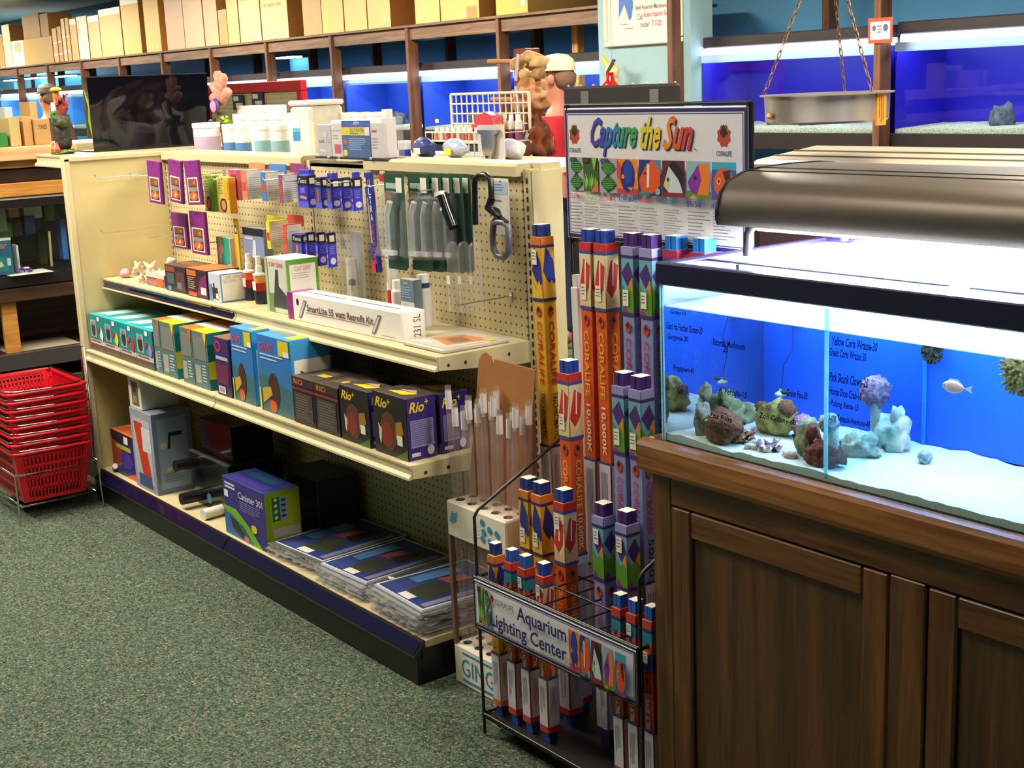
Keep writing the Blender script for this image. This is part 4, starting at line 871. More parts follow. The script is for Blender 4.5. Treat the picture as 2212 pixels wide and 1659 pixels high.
# stacks of bagged filter mats
FILM = glass('crinkled_bag', '#ffffff', 3, .12, .14)
def bagpack(loc, w, d, rz, lab, top, dark):
    o = thing('filter_mat_pack', lab, 'bag', loc, rz, 'bagged filter mats'); t = .0105
    MB().box(.006, .006, .0005, w-.006, d-.006, t-.0015, M('#23222a' if dark else '#aab0bc', .6), .003).build('mat', o)
    if top:
        m = MB(); f = m.face((.01, .01, t-.0012), (w-.02, 0, 0), (0, d-.02, 0)); f.rect(.0, .0, 1, 1, P('#d8dce4')); f.rect(.03, .02, .97, .98, P('#2a3f86')); f.rect(.05, .05, .4, .5, P('#3a4a8a')); f.poly([(.4, .1), (.8, .15), (.7, .5), (.35, .45)], P('#3f4436')); f.poly([(.3, .5), (.7, .55), (.8, .8), (.4, .75)], P('#a0504a')); f.poly([(.5, .55), (.75, .5), (.7, .9), (.6, .9)], P('#2a2420')); f.rect(.85, .05, .95, .9, P('#8a86a0')); f.rect(.42, .03, .65, .12, WHITE); f.rect(.1, .3, .3, .8, P('#5a8ac0')); m.build('picture_card', o)
    m = MB(); N_ = 10
    for sd, (ax, bx_) in enumerate((((0, 0), (w, 0)), ((w, 0), (w, d)))):
        v = []
        for i in range(N_*2+1):
            u = i/(N_*2); x = ax[0]+(bx_[0]-ax[0])*u if isinstance(ax, tuple) else 0
            px_, py_ = ax[0]+(bx_[0]-ax[0])*u, ax[1]+(bx_[1]-ax[1])*u
            k = .022*noise.noise(Vector((i*1.7, sd*9+loc[2]*300, 1)))-.012
            nx_, ny_ = (0, 1) if sd == 0 else (-1, 0)
            v += [(px_+nx_*.006, py_+ny_*.006, t), (px_+nx_*k, py_+ny_*k, t*.45+.003*noise.noise(Vector((i*2.3, sd, loc[2]*200)))), (px_+nx_*.006, py_+ny_*.006, .0008)]
        m.add(v, [(i*3+j, i*3+3+j, i*3+4+j, i*3+1+j) for i in range(N_*2) for j in range(2)], FILM)
    m.build('bag_edge', o)
    return o
q0 = at_Z(600, 1185, .14)
for n, (x, y, w, d, rz, dark, nm) in zip((4, 5, 7), ((1.475, -.395, .31, .36, 4, True, 'left'), (1.80, -.395, .27, .34, 2, False, 'middle'), (2.12, -.395, .29, .34, -2, False, 'right'))):
    for i in range(n):
        bagpack((x+R_.uniform(-.008, .008), y+R_.uniform(-.006, .006), ZB+.0006+i*.0108), w, d, rz+R_.uniform(-1.5, 1.5), 'clear bagged filter mat in the %s stack, %s' % (nm, 'topmost' if i == n-1 else 'lowest' if i == 0 else 'number %s from the bottom' % ['', 'two', 'three', 'four', 'five', 'six'][i]), i == n-1 or (nm == 'right' and i == n-3), dark)
# ================================================================== goods hanging on the pegboard
def hook(x, z, L, lab, tip=.012):
    m = MB().tube([(0, -.002, 0), (0, -L+.012, -.004), (0, -L, tip)], .0022, CHROME, 6); m.box(-.006, -.006, -.018, .006, -.001, .01, CHROME)
    o = m.build('peg_hook'); tag(o, lab, 'hook', 'wire hooks on the pegboard', (x, -.0005, z))
def pack(name, lab, pl, pr, yt, yb, Y, d, c, draw=None, tilt=0, group='packs hanging on the pegboard', cat='pack', side=None, hang=True, yaw=0):
    a = at_Y(pl, yt, Y); b = at_Y(pr, yb, Y); w, h = b.x-a.x, a.z-at_Y(pl, yb, Y).z if pr-pl < 60 else a.z-b.z
    h = max(h, .02); o = thing(name, lab, cat, (a.x+w/2, Y, a.z), yaw, group); o.rotation_euler = (0, math.radians(tilt), math.radians(yaw))
    MB().box(-w/2, 0, -h, w/2, d, 0, P(c), .0015, {'r': P(side or c)}).build('card', o)
    m = MB(); F = m.face((-w/2, 0, -h), (w, 0, 0), (0, 0, h)); S = m.face((w/2, 0, -h), (0, d, 0), (0, 0, h)); T = m.face((-w/2, 0, 0), (w, 0, 0), (0, d, 0))
    if draw: draw(F, S, T)
    if hang: F.ell(.5, .95, .05, .018, P('#3a3230'), 8)
    if m.v: m.build('print', o)
    return o
def pouch(F, S, T):
    F.rect(.12, .06, .88, .62, P('#e0d6d0')); F.rect(.18, .09, .82, .59, P('#3a2a2a')); F.rect(.18, .42, .82, .59, P('#7a4a36')); F.rect(.2, .3, .8, .4, P('#8a857c')); F.ell(.5, .2, .3, .1, P('#d8602a')); F.poly([(.4, .14), (.6, .18), (.55, .26)], P('#f0e8d8')); F.poly([(.5, .5), (.75, .56), (.7, .44)], P('#d8702a'))
PUR = '#7a1f78'
for a, tl, lab in (((316, 352, 347, 437, -.30), 2, 'purple pouch hanging alone nearest the cream end panel'), ((362, 397, 345, 436, -.20), 4, 'purple pouch hanging at a tilt in the upper row'), ((396, 434, 346, 440, -.225), -3, 'purple pouch at the right of the upper row'), ((368, 406, 458, 533, -.205), 0, 'purple pouch in the lower row, left one'), ((407, 448, 455, 545, -.205), 0, 'purple pouch in the lower row, right one')):
    pack('food_pouch', lab, *a, .012, PUR, pouch, tl, 'purple pouches', 'pouch', '#5a1658')
def gy(c1, c2):
    def f(F, S, T): F.rect(.05, .05, .95, .9, P(c1)); F.ell(.5, .22, .3, .2, P('#3a3030')); F.ell(.5, .22, .18, .14, P('#d0784a')); F.rect(.6, .4, .95, .9, P(c2)); F.lines(.1, .5, .55, .85, 5, P('#8a7a5a'), .3)
    return f
pack('food_pack', 'lime green fish food pack', 437, 463, 378, 455, -.16, .03, '#86a83a', gy('#a8b06a', '#6fae2a'), side='#5f9a22')
pack('food_pack', 'yellow and orange fish food pack', 466, 498, 382, 458, -.165, .03, '#c8a83a', gy('#c0b24a', '#e89a1e'), side='#e8921e')
pack('food_pack', 'deep pink fish food pack', 492, 516, 366, 430, -.13, .03, '#d8486a', lambda F, S, T: (F.rect(.3, .5, .9, .85, P('#3a4a50')), F.rect(.1, .1, .9, .4, P('#c05a78'))), side='#e06a80')
def wbox(c):
    def f(F, S, T): F.rect(0, 0, 1, 1, P(c)); F.rect(.1, .3, .9, .6, P('#b84a3a')); S.rect(0, 0, 1, .88, P('#e4dfd8')); S.lines(.1, .1, .9, .75, 9, P('#a8a4a4'), .3); S.rect(.2, .04, .5, .1, P('#c8c43a')); T.rect(0, 0, 1, 1, P(c))
    return f
for a, c, lab in (((520, 536, 368, 430, -.16), '#e07a5a', 'white box with coral red front hanging in the upper row'), ((562, 577, 372, 434, -.16), '#3a78b8', 'white box with blue front hanging in the upper row'), ((601, 613, 378, 438, -.16), '#8a4a7a', 'white box with mauve front hanging in the upper row')):
    pack('remedy_box', lab, *a, .075, c, wbox(c), group='white remedy boxes', cat='box', side='#e4dfd8')
def bluep(v):
    def f(F, S, T):
        F.rect(0, .68, 1, .98, P('#17161e')); F.text('Tetra', .08, .76, .9, .9, P('#c9c4b4'), shear=.3); F.rect(0, .0, 1, .68, P('#2a2ab0')); F.rect(0, .0, 1, .2, P('#5a5ad0'))
        if v: F.rect(.05, .2, .95, .66, P('#3a4a8a')); F.poly([(.35, .22), (.55, .22), (.62, .6), (.4, .6)], P('#c8562a'))
        else: F.rect(.25, .45, .7, .62, P('#6a6ae0')); F.poly([(.1, .3), (.8, .26), (.85, .34), (.3, .38)], P('#d8884a'))
        S.rect(0, 0, 1, .68, P('#3c3cc8')); S.rect(0, .68, 1, 1, P('#17161e')); S.rect(.2, .74, .8, .92, P('#d8d4c4')); S.ell(.5, .18, .35, .1, P('#d8d8f0')); S.lines(.15, .35, .85, .6, 5, P('#9a9ae8'), .3)
    return f
for i, (a, lab) in enumerate((((642, 668, 378, 447, -.15), 'leftmost of the hanging blue and black packs'), ((679, 697, 383, 449, -.15), 'second hanging blue and black pack with an orange picture'), ((704, 719, 386, 450, -.15), 'third hanging blue and black pack with an orange picture'), ((733, 742, 384, 455, -.15), 'fourth hanging blue and black pack'), ((757, 766, 384, 455, -.15), 'fifth hanging blue and black pack, beside the long blue strip'))):
    pack('test_pack', lab, *a, .032, '#2424a0', bluep(i in (1, 2)), group='blue and black packs', side='#3c3cc8')
    b = pack('test_pack', lab.replace('hanging', 'rear'), a[0]+2, a[1]+2, a[2]-12, a[2]+30, a[4]+.05, .02, '#3434b4', group='rear blue packs', hang=False) if i % 2 == 0 else None
for i, (a, lab) in enumerate((((630, 655, 505, 560, -.13), 'lower blue and black pack with an orange picture'), ((658, 667, 502, 570, -.13), 'lower blue and black pack, second'), ((680, 690, 502, 573, -.13), 'lower blue and black pack, third'), ((703, 712, 503, 577, -.13), 'lower blue and black pack at the right end'))):
    pack('test_pack', lab, *a, .03, '#2424a0', bluep(i == 0), group='blue and black packs', side='#3c3cc8')
def ultra(F, S, T):
    F.rect(.0, .12, .5, .9, P('#2f3f9a')); F.poly([(.15, .3), (.4, .3), (.35, .75), (.2, .75)], P('#c8a04a'))
    for i, ch in enumerate('ULTRA'): F.text(ch, .55, .86-.085*i, .9, .93-.085*i, P('#e8e4ec'))
    for i, ch in enumerate('ORANGES'): F.text(ch, .55, .44-.058*i, .9, .485-.058*i, P('#d8404a'))
    F.rect(.05, .0, .62, .12, P('#d0303a')); F.rect(.12, .86, .4, .95, STICKER)
pack('lure_strip', 'long narrow blue strip pack with vertical white letters', 785, 812, 372, 585, -.165, .012, '#2a3490', ultra, -4, None, 'pack', '#1f2878')
pack('price_card', 'narrow red and pale green card beside the green blister packs', 819, 833, 370, 440, -.06, .006, '#b8c49a', lambda F, S, T: (F.rect(0, .7, 1, .92, RED),), 0, None, 'card')
# green blister packs with clear domes
BLI = glass('blister_plastic', '#ffffff', 2.5, .06, .08)
def blister(px, py, Y, lab, front):
    a = at_Y(px, py, Y); w, h = .105, .27; o = thing('blister_pack', lab, 'blister pack', (a.x, Y, a.z), 0, 'green blister packs')
    m = MB().prism([(0, 0), (w, 0), (w, -h), (w-.012, -h-.01), (0, -h-.01)], 'Y', .0, .003, P('#1f4a3a')); m.build('card', o)
    m = MB(); F = m.face((0, 0, -h), (w, 0, 0), (0, 0, h)); F.rect(.1, .84, .9, .9, P('#a8c0b0')); F.rect(.62, .8, .92, .96, STICKER); F.ell(.2, .72, .16, .1, P('#7a4a36')); F.rect(.05, .3, .5, .6, P('#2f5f4e')); m.build('print', o)
    prof = [(.0, -.05), (-.028, -.07), (-.04, -.11), (-.042, -.20), (-.05, -.235), (-.012, -.25), (0, -.25)]
    MB().prism(prof, 'X', .008, w-.03, BLI).build('bubble', o)
    m = MB(); m.tube([(.03, -.015, -.23), (.03, -.015, -.12), (.05, -.015, -.08)], .009, M('#c8d0d4', .3), 8); m.box(.012, -.028, -.235, .065, -.008, -.222, M('#e8e8e4', .4)); m.build('siphon', o)
    if lab.startswith('foremost'): pass
for i, (px, Y) in enumerate(((828, -.185), (880, -.155), (905, -.14), (928, -.125), (950, -.11), (968, -.085))):
    blister(px, 374, Y, ['foremost green blister pack with a clear dome', 'second green blister pack in the row', 'third green blister pack in the row', 'fourth green blister pack in the row', 'fifth green blister pack in the row', 'rearmost green blister pack next to the black cane'][i], i == 0)
tb_ = at_Y(955, 420, -.15); m = MB().tube([(0, 0, 0), (.02, 0, -.04), (.05, 0, -.09)], .016, M('#1a1a1e', .15), 12); m.tube([(-.004, -.006, .006), (.0, -.006, -.004)], .017, M('#d8d4cc', .3), 12); m.tube([(.012, 0, -.035), (.017, 0, -.042)], .0165, M('#e8e8e8', .2), 12)
o = m.build('siphon_valve'); tag(o, 'black valve with bright rings in front of the green blister packs', 'valve', loc=tb_)
# black cane with grey loop
Yc = -.11; pts = [at_Y(*q, Yc) for q in ((1027, 485), (1025, 400), (1027, 385), (1036, 377), (1050, 378), (1060, 388), (1062, 430))]
cn = thing('gravel_grabber', 'black hooked cane with a grey loop end hanging at the right of the pegboard', 'aquarium tool', pts[2]); q0 = pts[2]
BPL = M('#141216', .3)
MB().tube([p-q0 for p in pts], .0085, BPL, 10).build('cane', cn)
kn = [at_Y(*q, Yc)-q0 for q in ((1062, 430), (1056, 448), (1072, 460), (1080, 470))]; MB().tube(kn, [.011, .013, .014, .008], BPL, 10).build('joint', cn)
sh = [at_Y(*q, Yc)-q0 for q in ((1076, 463), (1064, 478), (1098, 480))]; MB().add([p+Vector((0, e, 0)) for e in (-.006, .006) for p in sh], [(0, 1, 2), (5, 4, 3), (0, 3, 4, 1), (1, 4, 5, 2), (2, 5, 3, 0)], BPL).build('shoulder', cn)
ov = [at_Y(*q, Yc)-q0 for q in ((1066, 482), (1064, 510), (1066, 538), (1075, 553), (1088, 556), (1098, 545), (1100, 515), (1098, 490), (1090, 481), (1076, 479))]; MB().tube(ov, .0095, M('#54525e', .35), 8, True).build('loop', cn)
pack('instruction_card', 'white card with pale blue header behind the black cane', 1064, 1102, 385, 505, -.05, .002, '#e8e2da', lambda F, S, T: (F.rect(.05, .72, .95, .95, P('#b4c4d8')), F.lines(.1, .76, .7, .9, 3, P('#5a7ab0'), .4), F.lines(.1, .55, .6, .62, 1, P('#8a8a90'), .3)), 0, None, 'card')
# lower row odds and ends
pack('net_pack', 'teal and pink pack in the lower hanging row', 466, 500, 511, 572, -.15, .02, '#c8b8a0', lambda F, S, T: (F.poly([(.3, .0), (.95, .15), (.95, 1), (.4, 1)], P('#1fa08c')), F.ell(.3, .6, .2, .2, P('#d89a94'))), 0, None)
pack('ruler_pack', 'tall narrow yellow pack', 503, 520, 472, 585, -.13, .008, '#e0b82a', lambda F, S, T: (F.rect(.2, .72, .85, .88, P('#5a4a5a')), F.rect(.4, .76, .7, .84, P('#e8e0d8'))), 0, None)
pack('media_bag', 'grey-blue bagged pack in the lower hanging row', 523, 572, 490, 552, -.12, .035, '#7a86a8', lambda F, S, T: (F.rect(0, .75, 1, 1, P('#1f1d22')), F.poly([(.4, .0), (.6, .0), (.62, .6), (.5, .6)], P('#c4cad8')), F.rect(.1, .6, .5, .7, P('#b8b4bc'))), 0, None, 'bag')
pack('remedy_box', 'yellow and white box in the lower hanging row', 574, 586, 478, 536, -.13, .07, '#d8cc2a', wbox('#d8cc2a'), group='white remedy boxes', cat='box', side='#e4e0c8')
pack('remedy_box', 'red and white box in the lower hanging row', 610, 622, 485, 545, -.13, .06, '#d8503a', wbox('#d8503a'), group='white remedy boxes', cat='box', side='#ead8cc')
for a, c, lab in (((575, 612, 465, 482, -.06), '#d0c42a', 'yellow header card above the lower boxes'), ((620, 655, 462, 485, -.06), '#c04a3a', 'red header card above the lower boxes'), ((536, 572, 350, 372, -.08), '#e08a5a', 'orange header card under the top cap'), ((580, 618, 353, 378, -.08), '#4a7ab8', 'blue header card under the top cap'), ((625, 660, 352, 372, -.07), '#8a3a6a', 'maroon header card under the top cap')):
    pack('header_card', lab, *a, .004, c, None, 0, 'header cards', 'card', hang=False)
# blister with white pump, red and white tube, small boxes standing
def stand(name, lab, px, py, Yb, mb, cat, grp=None):
    p = at_Z(px, py, Z2); o = mb.build(name); return tag(o, lab, cat, grp, (p.x, p.y, Z2+.0005))
bp = thing('breeder_pack', 'clear blister with a white pump and blue base standing by the pegboard', 'blister pack', (at_Y(752, 645, -.06).x, -.06, Z2+.0005))
MB().box(.0, .02, 0, .08, .024, .26, M('#c9ccd0', .4), .002).build('card', bp); MB().box(.005, -.02, .0, .05, .018, .045, M('#b8c4d0', .35), .003).build('base_cup', bp)
MB().prism([(.012, .045), (.042, .045), (.034, .17), (.02, .17)], 'Y', -.01, .016, M('#eae6da', .4)).build('pump_body', bp)
MB().tube([(.062, .0, .01), (.062, .0, .20)], .013, BLI, 10).build('clear_tube', bp); MB().lathe([(.001, 0), (.012, .004), (.012, .02), (.001, .024)], M('#2a2a2e', .1), 10, (.06, -.015, .085)).build('knob', bp)
MB().box(.0, -.03, .0, .085, .018, .255, BLI).build('bubble', bp)
tu = thing('test_tube_kit', 'white tube with a red lower end standing against the pegboard', 'tube', (at_Y(850, 640, -.05).x, -.05, Z2+.0005)); MB().lathe([(.019, 0), (.019, .09)], M('#c8202a', .35), 14).build('red_end', tu); m = MB().lathe([(.019, .0905), (.019, .2)], M('#e9e2d8', .4), 14); m.build('white_body', tu)
m = MB(); f = m.face((-.004, -.0195, .1), (.008, 0, 0), (0, 0, .09), .0003); f.lines(.1, .05, .9, .95, 2, P('#5a5458'), .4, True); m.build('lettering', tu)
carton('test_kit_box', 'slate blue card box with a round white clip', (at_Y(868, 680, -.13).x, -.13, Z2+.0005), (.075, .03, .15), '#5f7f96', '#8a9cac', '#d8d4cc', lambda F, S, T: (F.rect(0, 0, 1, .55, P('#d8d6d4')), F.ell(.35, .32, .3, .2, P('#c4c0bc')), F.ell(.38, .28, .12, .08, P('#d8503a')), F.lines(.1, .6, .9, .85, 5, P('#a8bac8'), .3), F.rect(.3, .9, .6, .94, P('#c8a04a'))))
wbt = thing('supplement_bottle', 'white bottle with dark collar behind the slate blue card box', 'bottle', (at_Y(908, 672, -.09).x, -.075, Z2+.0005)); MB().lathe([(.024, 0), (.026, .01), (.026, .11), (.018, .12)], M('#e4e0da', .4), 14).build('bottle_body', wbt); MB().lathe([(.02, .12), (.02, .135)], M('#2a3a6a', .4), 14).build('collar', wbt); MB().lathe([(.019, .135), (.019, .16)], WHITE, 14).build('cap', wbt)
wb2 = thing('supplement_bottle', 'white bottle with red band left of the slate blue card box', 'bottle', (at_Y(858, 668, -.1).x, -.095, Z2+.0005)); MB().lathe([(.02, 0), (.02, .04), (.02, .1), (.014, .11)], [M('#b8302a', .4), M('#e4e0da', .4), M('#e4e0da', .4)], 14).build('bottle_body', wb2); MB().lathe([(.015, .11), (.015, .135)], WHITE, 12).build('cap', wb2)
# clear domed refill bags
for i, (px, Y) in enumerate(((968, -.14), (992, -.12), (1016, -.10))):
    a = at_Y(px, 520, Y); o = thing('clear_cylinder', ['clear domed cylinder hanging low on the board, left of three', 'clear domed cylinder hanging low on the board, middle of three', 'clear domed cylinder hanging low on the board, right of three'][i], 'cylinder', (a.x+.02, Y, a.z-.20), 0, 'clear domed cylinders')
    MB().lathe([(.019, .0), (.019, .17), (.016, .188), (.009, .198), (.001, .2)], glass('clear_dome', '#fffdf8', 1.6, .05, .10) if i == 0 else bpy.data.materials['clear_dome'], 14).build('dome', o)
    m = MB(); f = m.face((-.008, -.0195, .08), (.016, 0, 0), (0, 0, .025)); f.rect(0, 0, 1, 1, STICKER); m.build('price_sticker', o)
for x, z, L, lab in ((.055, 1.325, .33, 'long wire hook nearest the cream end panel, upper'), (.06, 1.105, .33, 'long wire hook nearest the cream end panel, lower'), (.2, 1.33, .24, 'wire hook holding the upper purple pouches'), (.27, 1.09, .23, 'wire hook holding the lower purple pouches'), (.55, 1.335, .2, 'wire hook above the green and yellow packs'), (.85, 1.335, .2, 'wire hook above the white boxes'), (1.25, 1.345, .2, 'wire hook above the blue packs'), (1.4, 1.345, .2, 'wire hook above the right blue packs'), (1.7, 1.35, .2, 'wire hook beside the long blue strip'), (1.95, 1.35, .22, 'wire hook through the green blister packs'), (2.2, 1.345, .2, 'wire hook carrying the black cane'), (2.36, 1.035, .2, 'empty wire hook low at the right of the pegboard'), (1.42, 1.13, .1, 'short empty wire hook in the middle of the board'), (.75, 1.1, .2, 'wire hook above the grey-blue bag')):
    hook(x, z, L, lab)
# ================================================================== life in the reef tank
SZ = TZ0+.015
def reef(name, lab, px, py, build, cat='coral', z=None, dy=0):
    p = at_Z(px, py, z or SZ); p.y = min(max(p.y+dy, TY0+.05), TYB-.035); p.x = max(p.x, TX0+.03); m = MB(); build(m); o = m.build(name); return tag(o, lab, cat, None, (p.x, p.y, p.z-.004))
BRN = rocky('brown_polyp', '#5a3420', '#93583a', 160, .9); GRK = rocky('algae_rock', '#666048', '#a9ac80', 40, .8); MAR = rocky('maroon_coral', '#5a1f1c', '#8f4430', 90, .8)
PNK = rocky('pink_knobs', '#9a5a78', '#d8a0b4', 120, 1.0); PALE = rocky('pale_rock', '#c4bca4', '#efe8d8', 40, .7); PUC = rocky('purple_leaf', '#5a3f58', '#a8808c', 80, .8); YRK = rocky('yellow_brown_rock', '#6a5030', '#c0b060', 45, .8)
def leafy(m, s, mat, n, seed):
    r = random.Random(seed)
    for i in range(n):
        a = r.uniform(0, 6.28); l = s*r.uniform(.5, 1); h = s*r.uniform(.25, .9)
        b = Vector((math.cos(a), math.sin(a), 0)); c = b.cross(Vector((0, 0, 1)))
        v = []
        for j in range(5):
            t = j/4; q = b*(l*t)+Vector((0, 0, h*t*(1.3-.5*t))); w = s*.32*(.5+t*.7)
            v += [q-c*w+Vector((0, 0, w*.5*math.sin(j*2+i))), q+Vector((0, 0, -w*.2)), q+c*w+Vector((0, 0, w*.5*math.cos(j*2+i)))]
        m.add(v, [(j*3+k, j*3+k+1, j*3+k+4, j*3+k+3) for j in range(4) for k in range(2)], mat, True)
    m.blob((0, 0, s*.2), (s*.5, s*.5, s*.25), mat, seed, .4, sub=2)
reef('mushroom_coral', 'large brown mushroom coral dome with pale knobs', 1518, 962, lambda m: ([m.blob((0, 0, .03), (.042, .036, .038), BRN, 2, .25, 1.6, 3, -.03, .08)]+[m.blob((-.02+.013*(i % 3), -.03+.004*i, .045+.008*(i % 2)), (.004, .004, .004), M('#d8d4d0', .3), i, .1, sub=1) for i in range(6)]))
reef('live_rock', 'green algae covered rock at the back left of the tank', 1552, 898, lambda m: (m.blob((0, 0, .02), (.05, .032, .03), GRK, 5, .35, 2, 3, -.02, .15), m.blob((-.025, 0, .045), (.02, .018, .024), GRK, 8, .25, 2, 2)), 'rock')
reef('leaf_coral', 'reddish brown leaf coral behind the rubble', 1597, 950, lambda m: leafy(m, .035, rocky('rust_leaf', '#7a4434', '#c08468', 90, .6), 12, 3))
reef('coral_rubble', 'heap of white coral rubble', 1640, 968, lambda m: [m.blob((random.uniform(-.03, .03), random.uniform(-.015, .015), .006), (.011, .009, .009), PALE, i, .5, sub=1) for i in range(9)], 'rock')
reef('leaf_coral', 'dark purple frilly leaf coral in front of the rubble', 1612, 985, lambda m: leafy(m, .03, PUC, 12, 7))
reef('live_rock', 'brown and yellow rock with a rounded top by the divider', 1675, 932, lambda m: (m.blob((0, 0, .03), (.048, .03, .034), YRK, 11, .35, 2, 3, -.03, .15), m.blob((.03, 0, .055), (.02, .02, .022), BRN, 4, .2, 2, 2), m.blob((-.035, 0, .05), (.016, .014, .012), BRN, 9, .3, 2, 2)), 'rock')
reef('ball_coral', 'pink knobbly ball coral beside the glass divider', 1735, 945, lambda m: (m.blob((0, 0, .028), (.022, .022, .024), PNK, 6, .2, 5, 3, None, .15), m.blob((0, 0, .006), (.02, .02, .014), M('#3a2a3a', .8), 5, .4, sub=2)))
reef('live_rock', 'olive rock behind the maroon coral', 1730, 985, lambda m: m.blob((0, 0, .03), (.026, .022, .038), rocky('olive_rock', '#6a7048', '#a4a87a', 50, .6), 21, .3, 2, 3), 'rock', dy=.02)
reef('ball_coral', 'maroon lobed coral at the front glass', 1712, 1020, lambda m: (m.blob((.005, 0, .022), (.036, .026, .026), MAR, 13, .4, 2.4, 3, -.02, .2), m.blob((-.03, .01, .05), (.016, .014, .022), MAR, 17, .35, 2, 2)))
reef('live_rock', 'pale standing rock with a ribbed ball top, right of the divider', 1795, 1002, lambda m: (m.blob((0, 0, .035), (.018, .016, .045), PALE, 23, .3, 2, 3), m.blob((-.004, -.002, .082), (.019, .018, .02), rocky('grey_ball', '#8a9a9a', '#d4dcd4', 120, .8), 25, .2, 5, 3)), 'rock')
reef('live_rock', 'low lumpy pale grey-green rock', 1855, 980, lambda m: m.blob((0, 0, .018), (.042, .03, .028), rocky('greygreen_rock', '#a09c88', '#d4ccb8', 60, .9), 27, .3, 3, 3, -.02, .2), 'rock')
reef('live_rock', 'white crested rock leaning to the left', 1912, 972, lambda m: (m.blob((0, 0, .03), (.034, .028, .04), PALE, 31, .4, 2, 3, -.03, .15), m.blob((.012, 0, .07), (.014, .012, .018), PALE, 33, .4, 2, 2)), 'rock', dy=.02)
reef('ball_coral', 'pink fuzzy ball coral on a pale stalk', 1860, 965, lambda m: (m.tube([(0, .02, .0), (-.004, .02, .05), (-.006, .02, .085)], [.014, .011, .01], PALE, 8), m.blob((-.008, .02, .105), (.03, .028, .03), PNK, 35, .25, 4, 3, None, .2)), dy=.03)
reef('snail', 'round grey snail half buried in the sand', 1998, 998, lambda m: m.blob((0, 0, .013), (.014, .012, .014), rocky('snail_shell', '#7a8088', '#c4ccd0', 150, .5), 2, .12, 2, 2), 'snail')
reef('live_rock', 'brown rock against the left glass end', 1450, 955, lambda m: (m.blob((0, 0, .03), (.012, .02, .045), rocky('tan_rock', '#7a6a58', '#b4a890', 50, .6), 41, .3, 2, 3), m.blob((0, .01, .09), (.01, .014, .02), GRK, 43, .3, 2, 2)), 'rock')
reef('coral_frag', 'small peach coral piece lying on the sand', 1640, 1003, lambda m: m.blob((0, 0, .005), (.018, .01, .009), M('#e8b8a4', .7, var=.3, scale=200), 3, .4, 3, 2), 'coral')
# fish
fs = thing('clownfish', 'small pink and white fish swimming in the right section', 'fish', at_Y(2062, 836, -.30)); PKF = M('#f0b4a4', .4)
m = MB(); rng = []
for i in range(11):
    t = i/10; r = .0105*math.sin(math.pi*min(1, t*1.08+.03))**.7+.0015; rng.append((-.024+.048*t, r))
v = []; n = 10
for x, r in rng: v += [(x, r*.45*math.cos(k*2*math.pi/n), r*math.sin(k*2*math.pi/n)) for k in range(n)]
m.add(v, [(i*n+k, i*n+(k+1) % n, (i+1)*n+(k+1) % n, (i+1)*n+k) for i in range(10) for k in range(n)], PKF, True); m.build('body', fs)
MB().add([(.02, -.0004, 0), (.036, -.0004, .008), (.033, -.0004, 0), (.036, -.0004, -.007), (.02, .0004, 0), (.036, .0004, .008), (.033, .0004, 0), (.036, .0004, -.007)], [(0, 1, 2, 3), (7, 6, 5, 4)], M('#f4f0ea', .4)).build('tail_fin', fs)
MB().add([(-.014, -.0005, .0095), (.016, -.0005, .0062), (.006, -.0005, .0145), (-.01, -.0005, .014), (-.014, .0005, .0095), (.016, .0005, .0062), (.006, .0005, .0145), (-.01, .0005, .014)], [(0, 1, 2, 3), (7, 6, 5, 4)], M('#f4f0ea', .4)).build('dorsal_fin', fs)
m = MB(); m.lathe([(.0098, -.001), (.0098, .001)], M('#fbf8f2', .4), 10, cap=False); m.move(Matrix.Translation((-.013, 0, 0)) @ Matrix.Rotation(math.pi/2, 4, 'Y') @ Matrix.Diagonal((1, .5, 1, 1))); m.build('head_stripe', fs)
for s_ in (-1, 1): MB().blob((-.0195, s_*.0032, .002), (.0013, .0013, .0013), BLACK, 1, 0, sub=1).build('eye', fs)
def anem(m, rx, rz, mat, seed):
    m.blob((0, 0, 0), (rx*.8, rx*.5, rz*.85), mat, seed, .2, 2, 3); r = random.Random(seed)
    for i in range(120):
        d = Vector((r.gauss(0, 1), r.gauss(0, 1), r.gauss(0, 1))).normalized(); p = Vector((d.x*rx*.75, d.y*rx*.48, d.z*rz*.8)); m.tube([p, p+d*.012], [.003, .0018], mat, 5)
for nm, lab, px, py, rx, rz, c1, c2, sd in (('anemone', 'big brown anemone clinging to the right-hand divider', 2200, 800, .03, .042, '#6a5028', '#b89a58', 51), ('sea_urchin', 'dark spiny urchin on the back of the middle divider', 2014, 758, .014, .018, '#2a2620', '#4a4438', 53)):
    m = MB(); anem(m, rx, rz, rocky(nm+'_skin', c1, c2, 120, .6), sd); o = m.build(nm); tag(o, lab, nm.replace('_', ' '), None, at_Y(px, py, -.30 if nm == 'anemone' else TYB-.025))
for (cx_, cy_, bx_, by_, lab) in ((1572, 690, 1572, 826, 'left'), (1713, 703, 1686, 848, 'right')):
    a, b = at_Y(cx_, cy_, TYB-.012), at_Y(bx_, by_, TYB-.04)
    o = thing('hanging_frag', 'white coral plug hanging on a line from a suction cup, %s one' % lab, 'coral', b)
    q = a-b; MB().tube([q, q*.66+Vector((.012, 0, 0)), q*.4+Vector((-.006, 0, 0)), q*.15, (0, 0, .004)], .0008, M('#2a2a30', .5), 5).build('line', o)
    m = MB().lathe([(.001, 0), (.011, .004), (.006, .011), (.001, .012)], M('#e8f0ea', .2), 12, q); m.build('suction_cup', o)
    MB().lathe([(.011, -.006), (.012, -.002), (.003, .004), (.003, .008)], M('#e4f0ec', .6), 12).build('plug', o)
    MB().blob((.012, .0, .003), (.016, .006, .004), M('#4a4a3a', .8), 3, .3, 3, 2).build('polyp', o)
